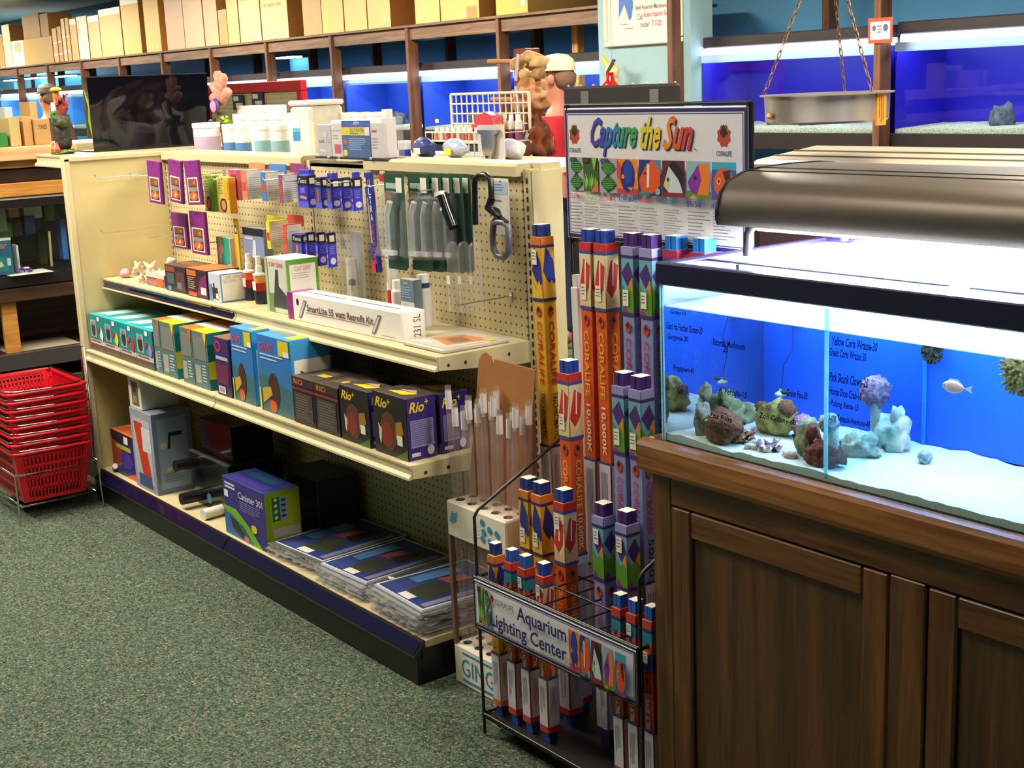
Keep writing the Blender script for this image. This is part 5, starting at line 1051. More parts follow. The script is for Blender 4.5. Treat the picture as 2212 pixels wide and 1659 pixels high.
# price notes written on the front glass
gl = MB(); INKM = M('#06071a', .8, spec=.1)
fc = gl.face((0, -.0004, 0), (TX1-TX0, 0, 0), (0, 0, TZ1-TZ0), .0002)
def gw_(tx, px, py, w, hh=11):
    p = at_Y(px, py, TY0); x = (p.x-TX0)/(TX1-TX0); y = (p.z-TZ0)/(TZ1-TZ0); p2 = at_Y(px+w, py, TY0); fc.k = 0
    fc.text(tx, x, y, x+(p2.x-p.x)/(TX1-TX0), y+hh*.00125/(TZ1-TZ0), INKM, shear=.2, bold=.02)
for a in (('Goby-15', 1448, 680, 35, 9), ('Giant Ha Feather Duster-20', 1440, 710, 78, 12), ('Gorgonia 30', 1442, 735, 45, 12), ('Ricordia Mushroom', 1540, 745, 70, 11), ('25', 1562, 760, 12, 10), ('Frogspawn-45', 1455, 802, 45, 12), ('A. Percula-15', 1552, 848, 62, 10), ('Green Fan-50', 1700, 855, 45, 11), ('Zoo Colony-60', 1640, 905, 80, 11), ('Star Polyp', 1535, 905, 48, 11),
          ('Yellow Coris Wrasse-30', 1798, 745, 98, 13), ('Green Coris Wrasse 30', 1792, 768, 80, 12), ('Pink Skunk Clown-20', 1792, 823, 84, 14), ('Horse Shoe Crab-10', 1792, 852, 70, 12), ('Pulsing Xenia-15', 1795, 880, 60, 12), ('Long Tentacle Anemone-40', 1792, 910, 88, 13)): gw_(*a)
o = gl.build('glass_writing', aq, 'dark handwritten names and prices on the front glass', 'stuff')
# ================================================================== top of the gondola
RZ = 1.3905
def tub(px, py, Y, r, h, lab, lid, body, band=None, bh=.5, n=18, grp='white additive tubs', zs=RZ, bottom='#e8e4dc'):
    x = xat(px, Y, zs); o = thing('additive_tub', lab, 'tub', (x, Y, zs), 0, grp)
    m = MB().lathe([(r*.95, 0), (r, .004), (r, h*bh), (r, h*.84)], [M(band or body, .4), M(band or body, .4), M(body, .4)], n); m.build('tub_body', o)
    MB().lathe([(r*1.05, h*.84), (r*1.05, h*.98), (r, h)], M(lid, .4), n).build('lid', o)
    return o
tub(450, 0, .17, .055, .125, 'wide tub with a lilac label at the left of the row', '#f6f1ea', '#e6dce6', '#b9a4bf', .55)
for i, px in enumerate((502, 528)): tub(px, 0, .15, .032, .12, 'white tub with a deep blue label, %s of two' % ('left', 'right')[i], '#f6f1ea', '#e8e6e6', '#4f7fb4', .4)
for i, px in enumerate((572, 608)): tub(px, 0, .14, .036, .118, 'white tub with a pale teal label, %s of two' % ('left', 'right')[i], '#f6f1ea', '#e2e2e0', '#7fa6b2', .5)
for i, px in enumerate((528, 553, 580, 606, 634)): tub(px, 0, .3, .036, .155, 'tall white tub in the rear row, %s' % ['leftmost', 'second from left', 'middle', 'second from right', 'rightmost'][i], '#f8f4ee', '#efebe4', grp='tall white tubs in the rear row')
for i, px in enumerate((540, 572, 604)): tub(px, 0, .4, .04, .185, 'tallest white tub at the very back, %s' % ['left one', 'middle one', 'right one'][i], '#f8f4ee', '#efebe4', grp='tallest white tubs at the back')
# salt bags / bucket
sb = thing('salt_bucket', 'large square off-white container with a blue label', 'container', (xat(632, .12, RZ), .12, RZ))
MB().box(0, 0, 0, .155, .14, .185, M('#e6ddcc', .6, var=.25, scale=30), .012).build('bucket', sb); MB().box(-.003, -.003, .186, .158, .143, .205, M('#f5efe4', .5), .006).build('lid', sb)
m = MB(); f = m.face((0, 0, 0), (.155, 0, 0), (0, 0, .185), .0008); f.rect(.1, .3, .5, .75, P('#d8dcdc')); f.rect(.12, .32, .48, .55, P('#2f7fb4')); f.rect(.12, .5, .48, .58, P('#5aa0b8')); m.build('label', sb)
for i in range(8):
    px = 722+i*14.5; x = xat(px, .26+.03*(i % 2), RZ); o = thing('supplement_bottle', 'small white bottle in the rear row, number %s from the left' % ['one', 'two', 'three', 'four', 'five', 'six', 'seven', 'eight'][i], 'bottle', (x, .26+.03*(i % 2), RZ), 0, 'small white bottles in the rear row')
    MB().lathe([(.024, 0), (.025, .005), (.025, .11), (.016, .125)], M('#efe6dc', .4), 14).build('bottle_body', o); MB().lathe([(.018, .125), (.018, .155)], M('#fbf8f2', .4), 12).build('cap', o)
o = thing('supplement_bottle', 'white bottle with a black collar at the end of the row', 'bottle', (xat(842, .24, RZ), .24, RZ)); MB().lathe([(.026, 0), (.026, .11)], M('#ece6e2', .4), 14).build('bottle_body', o); MB().lathe([(.026, .1105), (.02, .125)], M('#1a1620', .4), 14).build('collar', o); MB().lathe([(.018, .125), (.018, .165)], WHITE, 12).build('cap', o)
# acrylic holder with test kits
ah = thing('acrylic_holder', 'clear acrylic holder clipped on the shelf top', 'holder', (1.31, -.02, 1.411)); AC = glass('clear_acrylic', '#fafafa', 1.2, .03, .06)
MB().box(0, 0, 0, .46, .002, .11, AC).build('front_sheet', ah); MB().box(0, .06, 0, .46, .062, .13, AC).build('back_sheet', ah); MB().box(0, -.004, -.006, .46, .066, .0, M('#3a3a40', .2)).build('base', ah)
for x in (.1, .17, .37): MB().blob((x, -.008, .0), (.008, .005, .005), M('#e8e4d8', .1, 1), 1, .05, sub=2).build('clip', ah)
def salt(F, S, T): F.rect(0, .84, 1, 1, P('#2a5ab0')); F.text('API', .42, .87, .62, .97, P('#d8dce8')); F.rect(0, .6, .85, .82, P('#f0e01e')); F.text('SALTWATER', .3, .68, .8, .79, P('#7a7a2a')); F.lines(.3, .62, .75, .66, 1, P('#7a7a2a'), .5); F.rect(0, .0, 1, .56, P('#2f5fa8')); F.lines(.25, .18, .85, .52, 7, P('#a8c0e0'), .35); F.poly([(.03, .45), (.14, .5), (.2, .4), (.1, .35)], P('#d8502a')); F.ell(.1, .12, .08, .09, YEL); F.rect(.84, .6, 1, .82, P('#e8e8ee'))
carton('test_kit', 'blue and yellow SALTWATER test kit box in the acrylic holder', (1.49, -.016, 1.4115), (.175, .05, .118), '#2f5fa8', '#e8e4ec', '#f0ece6', salt)
carton('test_kit', 'pale grey box with small red print in the acrylic holder', (1.325, -.016, 1.4115), (.09, .05, .105), '#d2d0cf', '#d8d4d0', '#f3efe8', lambda F, S, T: (F.text('0.50  1 2', .1, .42, .9, .52, P('#b85a4a')), F.rect(.1, .15, .6, .22, P('#f4f2fa')), F.ell(.6, .7, .15, .1, P('#e4e4ea'))))
carton('test_kit', 'white box with a pink square in the acrylic holder', (1.418, -.016, 1.4115), (.07, .05, .118), '#efe6e0', '#e8e0d8', '#f5efe8', lambda F, S, T: (F.rect(.25, .1, .85, .35, P('#e0407a')), F.lines(.2, .45, .8, .6, 2, P('#b8a8a0'), .3), F.rect(.1, .72, .9, .75, P('#d8c8c0'))))
carton('test_kit', 'white bottle-shaped box at the right of the acrylic holder', (1.668, -.016, 1.4115), (.075, .05, .125), '#efe9ea', '#d8d2d8', '#f5efe8', lambda F, S, T: (F.rect(.1, .65, .5, .7, P('#d84a4a')), F.lines(.1, .2, .6, .5, 4, P('#b4a8a8'), .3)))
# pearly white tub with blue foot beside the post
tub(875, 0, .3, .022, .055, 'small white jar with a blue foot behind the cap rail', '#f6f2fa', '#dfe6f4', '#2a3ab0', .45, grp=None)
# tank with black back on the end-cap shelf ---------------------------------
bt = thing('display_tank', 'small tank with a glossy black back on the end-cap shelf', 'aquarium', (-.30, -.19, 1.4115))
GB = M('#0b0a12', .06, name='glossy_black_acrylic')
nv = []; ny_, nz_ = 26, 16
for j in range(nz_+1):
    for i in range(ny_+1):
        y = .545*i/ny_; z = .31*j/nz_; e = min(i, ny_-i, j, nz_-j)/4
        nv.append((.0+.006*noise.noise(Vector((y*7, z*9, 3)))*min(1, e), y, z))
MB().add(nv, [(j*(ny_+1)+i, j*(ny_+1)+i+1, (j+1)*(ny_+1)+i+1, (j+1)*(ny_+1)+i) for j in range(nz_) for i in range(ny_)], GB, True).build('back_sheet', bt)
MB().box(-.2, 0, 0, -.004, .004, .31, PANE).build('end_pane', bt); MB().box(-.2, .541, 0, -.004, .545, .31, PANE).build('end_pane', bt); MB().box(-.204, 0, 0, -.2, .545, .31, PANE).build('front_pane', bt)
MB().box(-.204, 0, -.0, .0, .545, .004, BLACK).build('base', bt)
MB().tube([(0, 0, .31), (0, .545, .31)], .003, M('#2a2830', .2), 6).build('top_edge', bt)
for nm, lab, y, mk in (('plastic_plant', 'yellow-green plastic plant inside the small tank', .05, lambda m: [m.tube([(0, 0, 0), (random.uniform(-.02, .02), random.uniform(-.01, .02), .12), (random.uniform(-.04, .04), random.uniform(-.02, .04), random.uniform(.18, .28))], [.004, .006, .002], M('#b8c83a', .5), 5) for i in range(9)]), ('tank_rock', 'grey rock with green gems inside the small tank', .12, lambda m: (m.blob((0, 0, .06), (.05, .06, .065), rocky('grey_tank_rock', '#5a5a54', '#8a8c80', 30, .6), 5, .4, 2, 3, -.06), [m.blob((random.uniform(-.03, .05), -.06+random.uniform(0, .03), .01+random.uniform(0, .02)), (.006, .006, .006), M('#7ad84a', .1), i, .1, sub=1) for i in range(7)]))):
    m = MB(); mk(m); o = m.build(nm); tag(o, lab, 'tank ornament', None, (-.41, -.19+y, 1.4165))
# coral-and-dragon ornament on the end-cap shelf
dr = thing('reef_ornament', 'dark green rocky ornament with red coral and orange flames', 'ornament', (xat(140, -.3, 1.412), -.30, 1.4115))
dr.scale = (1.15, 1.15, 1.08)
MB().blob((0, 0, .006), (.055, .04, .012), rocky('mossy_base', '#3a4230', '#7a8a4a', 60, .6), 3, .4, 2, 3, -.006).build('base', dr)
MB().blob((.0, 0, .075), (.035, .03, .07), rocky('dark_bark', '#1f1a14', '#43402e', 50, .9), 7, .35, 2.5, 3).build('trunk', dr)
MB().blob((.008, -.005, .125), (.04, .032, .03), rocky('moss', '#2a3424', '#56603c', 60, .9), 9, .35, 3, 3).build('canopy', dr)
m = MB(); [m.tube([(.02, 0, .14), (.02+random.uniform(-.03, .05), random.uniform(-.02, .02), random.uniform(.17, .20)), (.02+random.uniform(-.03, .06), random.uniform(-.03, .03), random.uniform(.18, .235))], [.007, .006, .003], M('#8f3228', .6), 6) for i in range(16)]; m.build('red_coral', dr)
m = MB(); m.tube([(-.022, 0, .1), (-.03, 0, .16), (-.024, 0, .235)], [.014, .012, .013], M('#c07a3a', .6), 8); m.blob((-.022, 0, .245), (.034, .02, .01), M('#e8b848', .5), 3, .2, sub=2); m.build('mushroom', dr)
m = MB(); [m.blob((-.02+.006*i, -.026, .15+.005*(i % 3)), (.008, .006, .008), M('#2fa83a', .4), i, .1, sub=1) for i in range(6)]; m.build('green_cluster', dr)
m = MB(); m.lathe([(.011, 0), (.011, .028), (.007, .032)], M('#d8d4d0', .4), 10, (-.002, -.02, .165)); m.build('white_barrel', dr)
for i, x in enumerate((-.03, -.008, .014, .034)): MB().lathe([(.009, 0), (.01, .01), (.006, .022), (.001, .034+.004*(i % 2))], M(['#f0b02a', '#e0402a', '#f08a2a', '#d83a3a'][i], .3), 8, (x, -.036, .01)).build('flame', dr)
# pink hand-shaped coral flower
pf = thing('coral_ornament', 'pink finger-like coral flower ornament on a grey stem', 'ornament', (xat(488, .30, RZ), .30, RZ)); SK = rocky('pink_finger', '#c07a68', '#e0a08c', 50, .3, .6); q = Vector((0, 0, .2))
MB().tube([(.02, 0, 0), (.01, 0, .08), (-.005, 0, .16)], [.022, .02, .026], rocky('grey_stem', '#4a4438', '#6f6652', 60, .8), 10).build('stem', pf)
for i, (dx, dz) in enumerate(((-.075, .03), (-.06, .085), (-.005, .135), (.05, .12), (.085, .055))): MB().tube([q, q+Vector((dx*.5, -.005, dz*.5)), q+Vector((dx*.9, -.005, dz*.9)), q+Vector((dx, -.005, dz))], [.014, .017, .021, .012], SK, 10).build('finger', pf)
m = MB().blob(q+Vector((0, -.03, -.01)), (.034, .012, .034), M('#5a3a78', .5), 2, .1, sub=3); m.blob(q+Vector((0, -.042, -.012)), (.026, .008, .025), M('#d890c0', .4), 3, .05, sub=3); m.build('centre_disc', pf)
m = MB(); leafy(m, .05, M('#9ab82e', .5), 7, 5); m.move(Matrix.Translation((.06, 0, .115))); m.build('yellow_leaves', pf)
m = MB(); leafy(m, .05, M('#2f6a44', .5), 8, 6); m.move(Matrix.Translation((-.055, 0, .10))); m.build('green_leaves', pf)
# red framed pegboard display behind
rb = thing('framed_pegboard', 'white pegboard in a bright red frame behind the tubs', 'pegboard', (-1.85, 1.5, 0)); a, b = at_Y(440, 180, 1.5), at_Y(652, 172, 1.5)
RW = b.x-a.x; RT = b.z; rb.location.x = a.x; REDF = M('#c4161e', .4)
MB().box(.05, .01, .6, RW-.05, .02, RT-.05, PEG).build('board', rb)
for x0, z0, x1, z1 in ((0, RT-.06, RW, RT), (0, .55, RW, .6), (0, .6, .06, RT-.06), (RW-.06, .6, RW, RT-.06)): MB().box(x0, -.01, z0, x1, .03, z1, REDF, .004).build('frame_bar', rb)
for x in (.03, RW-.06): MB().box(x, -.01, 0, x+.03, .03, .55, REDF).build('leg', rb)
for i, (u_, z, c, lab) in enumerate(((.32, RT-.16, '#23252e', 'black and white carded tool on the red framed board, left'), (.52, RT-.15, '#2a2c38', 'dark carded tool on the red framed board, middle'), (.5, RT-.26, '#5a9a2a', 'green handled tool on the red framed board'))):
    carton('carded_tool', lab, (a.x+RW*u_, 1.49, z), (.14, .008, .09 if i < 2 else .02), c, c, c, (lambda F, S, T: (F.rect(.1, .6, .6, .9, P('#e8e4dc')), F.rect(.3, .2, .95, .45, P('#d8d4cc')))) if i < 2 else None, group='carded tools on the red framed board', cat='tool')
# ================================================================== wire rack and driftwood behind the gondola
WW = M('#e8e0cc', .45, name='white_wire'); a, b = at_Y(974, 204, .6), at_Y(1142, 193, .6)
wr = thing('wire_rack', 'white wire grid rack with a shelf basket behind the shelving', 'rack', (a.x, .6, 0)); ww, wt = b.x-a.x, a.z
for x in (0, ww): MB().tube([(x, 0, .004), (x, 0, wt)], .006, WW, 6).build('upright', wr)
for x in (0, ww): MB().tube([(x, .3, .004), (x, .3, wt-.05)], .006, WW, 6).build('upright', wr)
for i in range(1, 14): MB().tube([(ww*i/14, 0, wt-.28), (ww*i/14, 0, wt)], .0028, WW, 5).build('grid_wire', wr)
for i in range(9): MB().tube([(0, 0, wt-.035*i), (ww, 0, wt-.035*i)], .003 if i else .005, WW, 5).build('grid_wire', wr)
for z in (wt-.13, wt-.16, .9, .5): MB().tube([(0, -.12, z), (ww, -.12, z), (ww, 0, z), (0, 0, z)], .003, WW, 5, True).build('basket_rim', wr)
for i in range(12): MB().tube([(ww*i/11, -.12, wt-.13), (ww*i/11, -.12, wt-.162), (ww*i/11, 0, wt-.162)], .0022, WW, 5).build('basket_wire', wr)
BX = a.x; BZ = wt-.158
carton('toy_box', 'red and yellow house-shaped box in the wire rack', (xat(1020, .5, BZ), .5, BZ), (.13, .05, .055), '#e8c81e', '#e8a81e', '#e8c81e', lambda F, S, T: (F.rect(.05, .05, .3, .75, RED), F.ell(.55, .5, .12, .2, P('#6a2a1e')), F.rect(.0, .8, 1, 1, P('#c82a3a'))))
hz_ = MB().prism([(0, 0), (.11, 0), (.1, .03), (.06, .042), (.05, .036), (.01, .03)], 'Y', 0, .045, M('#c82a44', .4)); o = hz_.build('toy_roof'); tag(o, 'crimson roof-shaped box top in the wire rack', 'box', None, (xat(1020, .5, BZ)+.015, .502, BZ+.0555))
for i in range(9):
    o = thing('dropper_bottle', 'small pale bottle in the wire basket, number %s from the left' % ['one', 'two', 'three', 'four', 'five', 'six', 'seven', 'eight', 'nine'][i], 'bottle', (BX+.06+.035*i, .49-.0, BZ), 0, 'small bottles in the wire basket')
    MB().lathe([(.012, 0), (.012, .028)], M(['#c87a5a', '#d8c0b0', '#b85a4a'][i % 3], .4), 8).build('bottle_body', o); MB().lathe([(.0085, .0285), (.007, .045)], WHITE, 8).build('cap', o)
for i, (px, c) in enumerate(((1092, '#b04a3a'), (1106, '#7a3a5a'), (1122, '#8a4a6a'))):
    o = thing('dropper_bottle', ['red labelled bottle at the right of the wire rack', 'purple labelled bottle at the right of the wire rack', 'mauve labelled bottle beside the driftwood post'][i], 'bottle', (xat(px, .57, BZ), .57, BZ)); MB().lathe([(.014, 0), (.014, .035), (.014, .06), (.01, .066)], [M(c, .4), M('#e4dcd8', .4), M('#e4dcd8', .4)], 10).build('bottle_body', o); MB().lathe([(.009, .066), (.008, .085)], WHITE, 8).build('cap', o)
ch = thing('clip_light', 'chrome clip bracket pack standing behind the cap rail', 'bracket', (xat(1054, .25, RZ), .25, RZ)); MB().prism([(-.055, .095), (.055, .095), (.05, .085), (.035, .08), (.028, .03), (.012, .0), (-.015, .0), (-.028, .03), (-.033, .08), (-.05, .085)], 'Y', 0, .012, M('#b8b8b4', .15, 1)).build('bracket', ch); MB().blob((-.012, -.008, .012), (.009, .006, .009), M('#e8e8e8', .1, 1), 2, 0, sub=2).build('knob', ch); MB().box(-.07, .014, .0, .07, .017, .11, M('#c8c4cc', .3)).build('card', ch)
for i, (px, w_, c, lab) in enumerate(((918, .055, '#2a3a78', 'low dark blue bag behind the cap rail'), (985, .06, '#a8b4cc', 'pale blue-grey bag with yellow tag behind the cap rail'), (1105, .06, '#ccd0dc', 'clear bagged pack behind the cap rail by the driftwood'))):
    o = thing('goods_bag', lab, 'bag', (xat(px, .33, RZ), .33, RZ), 0, 'bags behind the cap rail'); MB().blob((0, 0, .03), (w_, .03, .034), M(c, .25), i+3, .2, 2, 3, -.03).build('bag_body', o); m = MB(); f = m.face((-.02, -.032, .01), (.04, 0, 0), (0, 0, .02)); f.rect(0, 0, 1, 1, YEL if i == 1 else STICKER); m.build('tag', o)
DW = rocky('pale_driftwood', '#a87c4c', '#e0bc80', 18, .8); DW2 = rocky('tan_driftwood', '#a8703f', '#d8a070', 14, .7); DB = rocky('brown_driftwood', '#5a2a18', '#8f4a2a', 20, .8)
DX, DY = xat(1145, .78, 1.4), .78
ds = thing('driftwood_stand', 'brown wooden post with dowels displaying driftwood', 'display stand', (DX, DY, 0)); PW = wood('post_wood', '#5a2f18', '#8a4a28', 1, 'Z')
MB().box(-.035, -.035, .02, .035, .035, 1.745, PW, .004).build('post', ds); MB().box(-.2, -.2, 0, .2, .2, .02, PW, .004).build('foot', ds)
for z, dx in ((1.70, -.14), (1.565, -.13), (1.44, -.12)): MB().tube([(0, -.036, z), (dx, -.07, z+.005)], .008, M('#b07a48', .6), 8).build('dowel', ds)
def dw(px, py, rx, rz_, mat, seed, lab, hole=None, Y=.69):
    m = MB(); p = at_Y(px, py, Y)
    if hole:
        n = 14; m.tube([Vector((rx*.68*math.cos(k*2*math.pi/n)*(1+.2*noise.noise(Vector((k, seed, 0)))), .012*math.sin(k*1.7), rz_*.62*math.sin(k*2*math.pi/n))) for k in range(n)], [rz_*(.34+.2*noise.noise(Vector((k*.8, seed, 2)))) for k in range(n)], mat, 9, True)
        m.blob((-rx*.75, 0, rz_*.1), (rx*.3, .03, rz_*.45), mat, seed, .4, 2, 2); m.blob((rx*.55, 0, rz_*.2), (rx*.4, .03, rz_*.4), mat, seed+2, .4, 2, 2)
    else: m.blob((0, 0, 0), (rx, .045, rz_), mat, seed, .45, 2.2, 4, None, .15)
    o = m.build('driftwood'); o = tag(o, lab, 'driftwood', 'driftwood pieces on the stand', p)
    t = MB().box(-.008, -.058, -.05, .008, -.056, .04, M('#b8b0b8', .4)); t.build('price_tag', o).rotation_euler = (0, random.uniform(-.7, .9), 0)
dw(1145, 142, .095, .055, DW, 3, 'pale yellow driftwood with a hole at the top of the post', True)
dw(1145, 210, .085, .062, DW2, 6, 'tan driftwood with a broad hollow in the middle of the post')
dw(1120, 302, .045, .055, DW, 14, 'pale rounded driftwood low on the left of the post', Y=.66)
dw(1160, 305, .055, .08, DB, 9, 'dark brown driftwood low on the right of the post', Y=.64)
# ================================================================== red shopping baskets
RB = M('#c81020', .3, name='red_basket_plastic'); KL, KW, KH = .43, .31, .21
def basket_mesh():
    m = MB(); t = .003
    def wall(p0, p1, q0, q1, nv_, rows):     # bottom edge p0-p1, top edge q0-q1
        p0, p1, q0, q1 = map(Vector, (p0, p1, q0, q1))
        def S_(u, v): return (p0.lerp(p1, u)).lerp(q0.lerp(q1, u), v)
        nrm = (p1-p0).cross(q0-p0).normalized()*t
        def panel(u0, u1, v0, v1):
            a = [S_(u0, v0), S_(u1, v0), S_(u1, v1), S_(u0, v1)]; b = [k-nrm for k in a]
            m.add(a+b, [(0, 1, 2, 3), (7, 6, 5, 4), (0, 4, 5, 1), (1, 5, 6, 2), (2, 6, 7, 3), (3, 7, 4, 0)], RB)
        panel(0, .1, 0, 1); panel(.9, 1, 0, 1)
        vs = [0, .07]+[.07+.86*(r+1)/rows for r in range(rows)]+[1]
        for r in range(rows+1):
            v = .04+.9*r/rows; panel(.1, .9, max(0, v-.035), min(1, v+.035))
        panel(.1, .9, .93, 1)
        for i in range(nv_): u = .1+.8*(i+.5)/nv_; panel(u-.2/nv_*.8, u+.2/nv_*.8, .06, .94)
    b = .80; x, y = KL/2, KW/2; bx_, by_ = x*b, y*b
    wall((-bx_, -by_, 0), (bx_, -by_, 0), (-x, -y, KH), (x, -y, KH), 20, 4); wall((bx_, -by_, 0), (bx_, by_, 0), (x, -y, KH), (x, y, KH), 15, 4)
    wall((bx_, by_, 0), (-bx_, by_, 0), (x, y, KH), (-x, y, KH), 20, 4); wall((-bx_, by_, 0), (-bx_, -by_, 0), (-x, y, KH), (-x, -y, KH), 15, 4)
    m.box(-bx_, -by_, 0, bx_, by_, .003, RB); return m
def rim_mesh():
    m = MB(); x, y = KL/2+.004, KW/2+.004; r = .02
    pts = [(sx*(x-(r if k else 0)), sy*(y-(0 if k else r)), KH) for sx, sy, o in ((1, 1, 0), (-1, 1, 1), (-1, -1, 0), (1, -1, 1)) for k in ((0, 1) if not o else (1, 0))]
    return m.tube(pts, .007, RB, 8, True)
BSX, BSY, BZ0 = -.085, -.64, .072
bk0 = thing('shopping_basket', 'red plastic shopping basket, topmost of the stack', 'basket', (BSX, BSY, BZ0+7*.034), 0, 'stacked red baskets')
basket_mesh().build('lattice_bin', bk0); rim_mesh().build('rim', bk0)
hdl = MB(); hdl.tube([(-KL/2+.03, KW/2-.01, KH+.004), (-KL/2+.01, KW/2+.004, KH+.012), (KL/2-.04, KW/2+.006, KH+.014), (KL/2-.01, KW/2-.03, KH+.012), (KL/2+.003, .0, KH+.008)], .0032, M('#3a3638', .3, .6), 6); hd_ = hdl.build('wire_handle', bk0)
hdl = MB(); hdl.tube([(-KL/2+.03, -KW/2+.01, KH+.004), (-KL/2+.01, -KW/2-.004, KH+.012), (KL/2-.02, -KW/2-.006, KH+.014), (KL/2+.004, -KW/2+.03, KH+.012), (KL/2+.006, .02, KH+.008)], .0032, CHROME, 6); hdl.build('wire_handle', bk0)
NM = ['lowest', 'second from the bottom', 'third from the bottom', 'fourth from the bottom', 'fourth from the top', 'third from the top', 'second from the top']
for i in range(7): dup(bk0, (BSX+random.uniform(-.004, .004), BSY+random.uniform(-.004, .004), BZ0+i*.034), 'red plastic shopping basket, %s of the stack' % NM[i], rz=random.uniform(-1, 1))
st = thing('basket_stand', 'chrome wire stand holding the red baskets on the carpet', 'stand', (BSX, BSY, 0))
x, y = KL/2+.012, KW/2+.012
MB().tube([(x, y, .2), (-x, y, .2), (-x, -y, .2), (x, -y, .2)], .0045, CHROME, 6, True).build('hoop', st)
MB().tube([(x*.95, y*.9, .07), (-x*.95, y*.9, .07), (-x*.95, -y*.9, .07), (x*.95, -y*.9, .07)], .0045, CHROME, 6, True).build('lower_hoop', st)
for sx in (-1, 1):
    for sy in (-1, 1): MB().tube([(sx*x, sy*y, .2), (sx*x*1.0, sy*y*1.0, .10), (sx*x*1.02, sy*y*1.02, .004)], .0045, CHROME, 6).build('leg', st)
MB().tube([(x*.6, y+.01, .2), (x*.6, y+.012, .66), (x*.78, y+.012, .66), (x*.78, y+.01, .2)], .004, CHROME, 6).build('sign_holder', st)
# ================================================================== wooden tank stand at the far left
LX = -1.0; HONEY = wood('honey_oak', '#a8642a', '#dba04a', .9, 'Y', .4); PINE = wood('pale_pine', '#c89058', '#e8c490', .9, 'Y', .5); DKW = wood('dark_stand', '#2a1710', '#4a2c1a', 1, 'Y', .5)
ls = thing('tank_stand', 'tall wooden stand with shelves left of the shelving unit', 'tank stand', (LX-.25, -.2, 0))
def lb(n, x0, y0, z0, x1, y1, z1, m, par=None): return MB().box(x0-LX+.25, y0+.2, z0, x1-LX+.25, y1+.2, z1, m, .003).build(n, par or ls)
LY0, LY1, LB = -1.15, .75, -1.5
lb('top_board', LB, LY0, 1.37, LX+.04, LY1, 1.432, PINE); lb('fascia', LX-.02, LY0, 1.335, LX, LY1, 1.37, HONEY); lb('canopy', LB, LY0, 1.27, LX-.015, LY1, 1.33, M('#2c1d18', .35)); lb('honey_rail', LX-.03, LY0, 1.205, LX+.005, LY1, 1.268, HONEY)  # canopy is a dark block filling what is only a shaded recess
lb('lower_rail', LX-.03, LY0, .72, LX-.005, LY1, .785, DKW); lb('shelf_board', LB, LY0, .455, LX-.03, LY1, .475, DKW); lb('shelf_edge', LX-.03, LY0, .40, LX, LY1, .478, M('#3a3634', .5)); lb('bottom_board', LX-.03, LY0, .0, LX-.005, LY1, .34, DKW)
lb('back_panel', LB, LY0, 0, LB+.02, LY1, 1.37, DKW)
for y in (LY0, -.44, .55): lb('post', LX-.06, y, .0 if y != -.44 else .475, LX-.032, y+.07, 1.27 if y != -.44 else .72, HONEY)
lt = thing('stand_tank', 'long dry tank full of boxed goods in the left wooden stand', 'aquarium', (LX-.25, -.2, .79))
def lt_(n, x0, y0, z0, x1, y1, z1, m): return MB().box(x0-LX+.25, y0+.2, z0-.79, x1-LX+.25, y1+.2, z1-.79, m, .002).build(n, lt)
TLB = LB+.03
lt_('base_rim', TLB, LY0+.08, .79, LX, LY1-.08, .845, M('#1c1a1c', .3)); lt_('top_rim', LX-.03, LY0+.08, 1.152, LX, LY1-.08, 1.19, M('#1a1416', .3)); lt_('lid_strip', LX-.1, LY0+.08, 1.191, LX-.004, LY1-.08, 1.204, M('#b8b0a4', .4))
lt_('side_pane', LX-.008, LY0+.085, .846, LX-.003, LY1-.085, 1.151, PANE); lt_('back_glass', TLB, LY0+.085, .846, TLB+.005, LY1-.085, 1.151, M('#2a3430', .5))
def inbox(px0, px1, py0, py1, dx, c, lab, draw=None):
    X_ = LX-.02-dx; a, b = at_X(px0, py0, X_), at_X(px1, py1, X_); o = thing('goods_box', lab, 'box', (X_, a.y, max(b.z, .847)), 0, 'boxes inside the left tank'); w, h = b.y-a.y, a.z-max(b.z, .847)
    MB().box(-.06, 0, 0, 0, w, h, P(c), .0015).build('carton', o)
    if draw: m = MB(); draw(m.face((0, 0, 0), (0, w, 0), (0, 0, h))); m.build('print', o)
    return o
inbox(-30, 32, 518, 592, .0, '#1f5a78', 'teal box with red lettering inside the left tank', lambda F: (F.rect(0, .93, 1, 1, P('#d8dcb8')), F.text('Clear', .2, .72, .82, .9, P('#d8704a'), shear=.3), F.rect(.0, .1, .8, .5, P('#1f7a86')), F.poly([(.3, .2), (.6, .25), (.5, .4)], P('#d8c8a8')), F.rect(.75, .25, .9, .45, P('#c8ccc0'))))
inbox(34, 46, 530, 590, .02, '#d8dccc', 'slim white box beside the teal box inside the left tank', lambda F: F.poly([(.2, .2), (.6, .4), (.5, .6)], P('#8a6a70')))
for i, (x0, x1, y0, y1, dx, c, lab) in enumerate(((-8, 17, 452, 500, .14, '#a8b89a', 'pale green box at the back left'), (17, 43, 450, 468, .2, '#c8a05a', 'tan box high at the back'), (50, 92, 445, 470, .2, '#dcdccb', 'large white box at the back'), (52, 78, 468, 505, .18, '#2a4f9a', 'royal blue box'), (28, 50, 478, 510, .2, '#4a3a3a', 'dark brown box'), (-8, 30, 485, 512, .22, '#8aa83a', 'lime green box'), (128, 150, 474, 560, .12, '#3a6ab0', 'blue and white box at the right'), (94, 126, 444, 475, .26, '#6a7058', 'olive box at the back right'), (80, 104, 500, 570, .26, '#4f4a2e', 'dark olive box at the back'))):
    inbox(x0, x1, y0, y1, dx, c, lab+' inside the left tank')
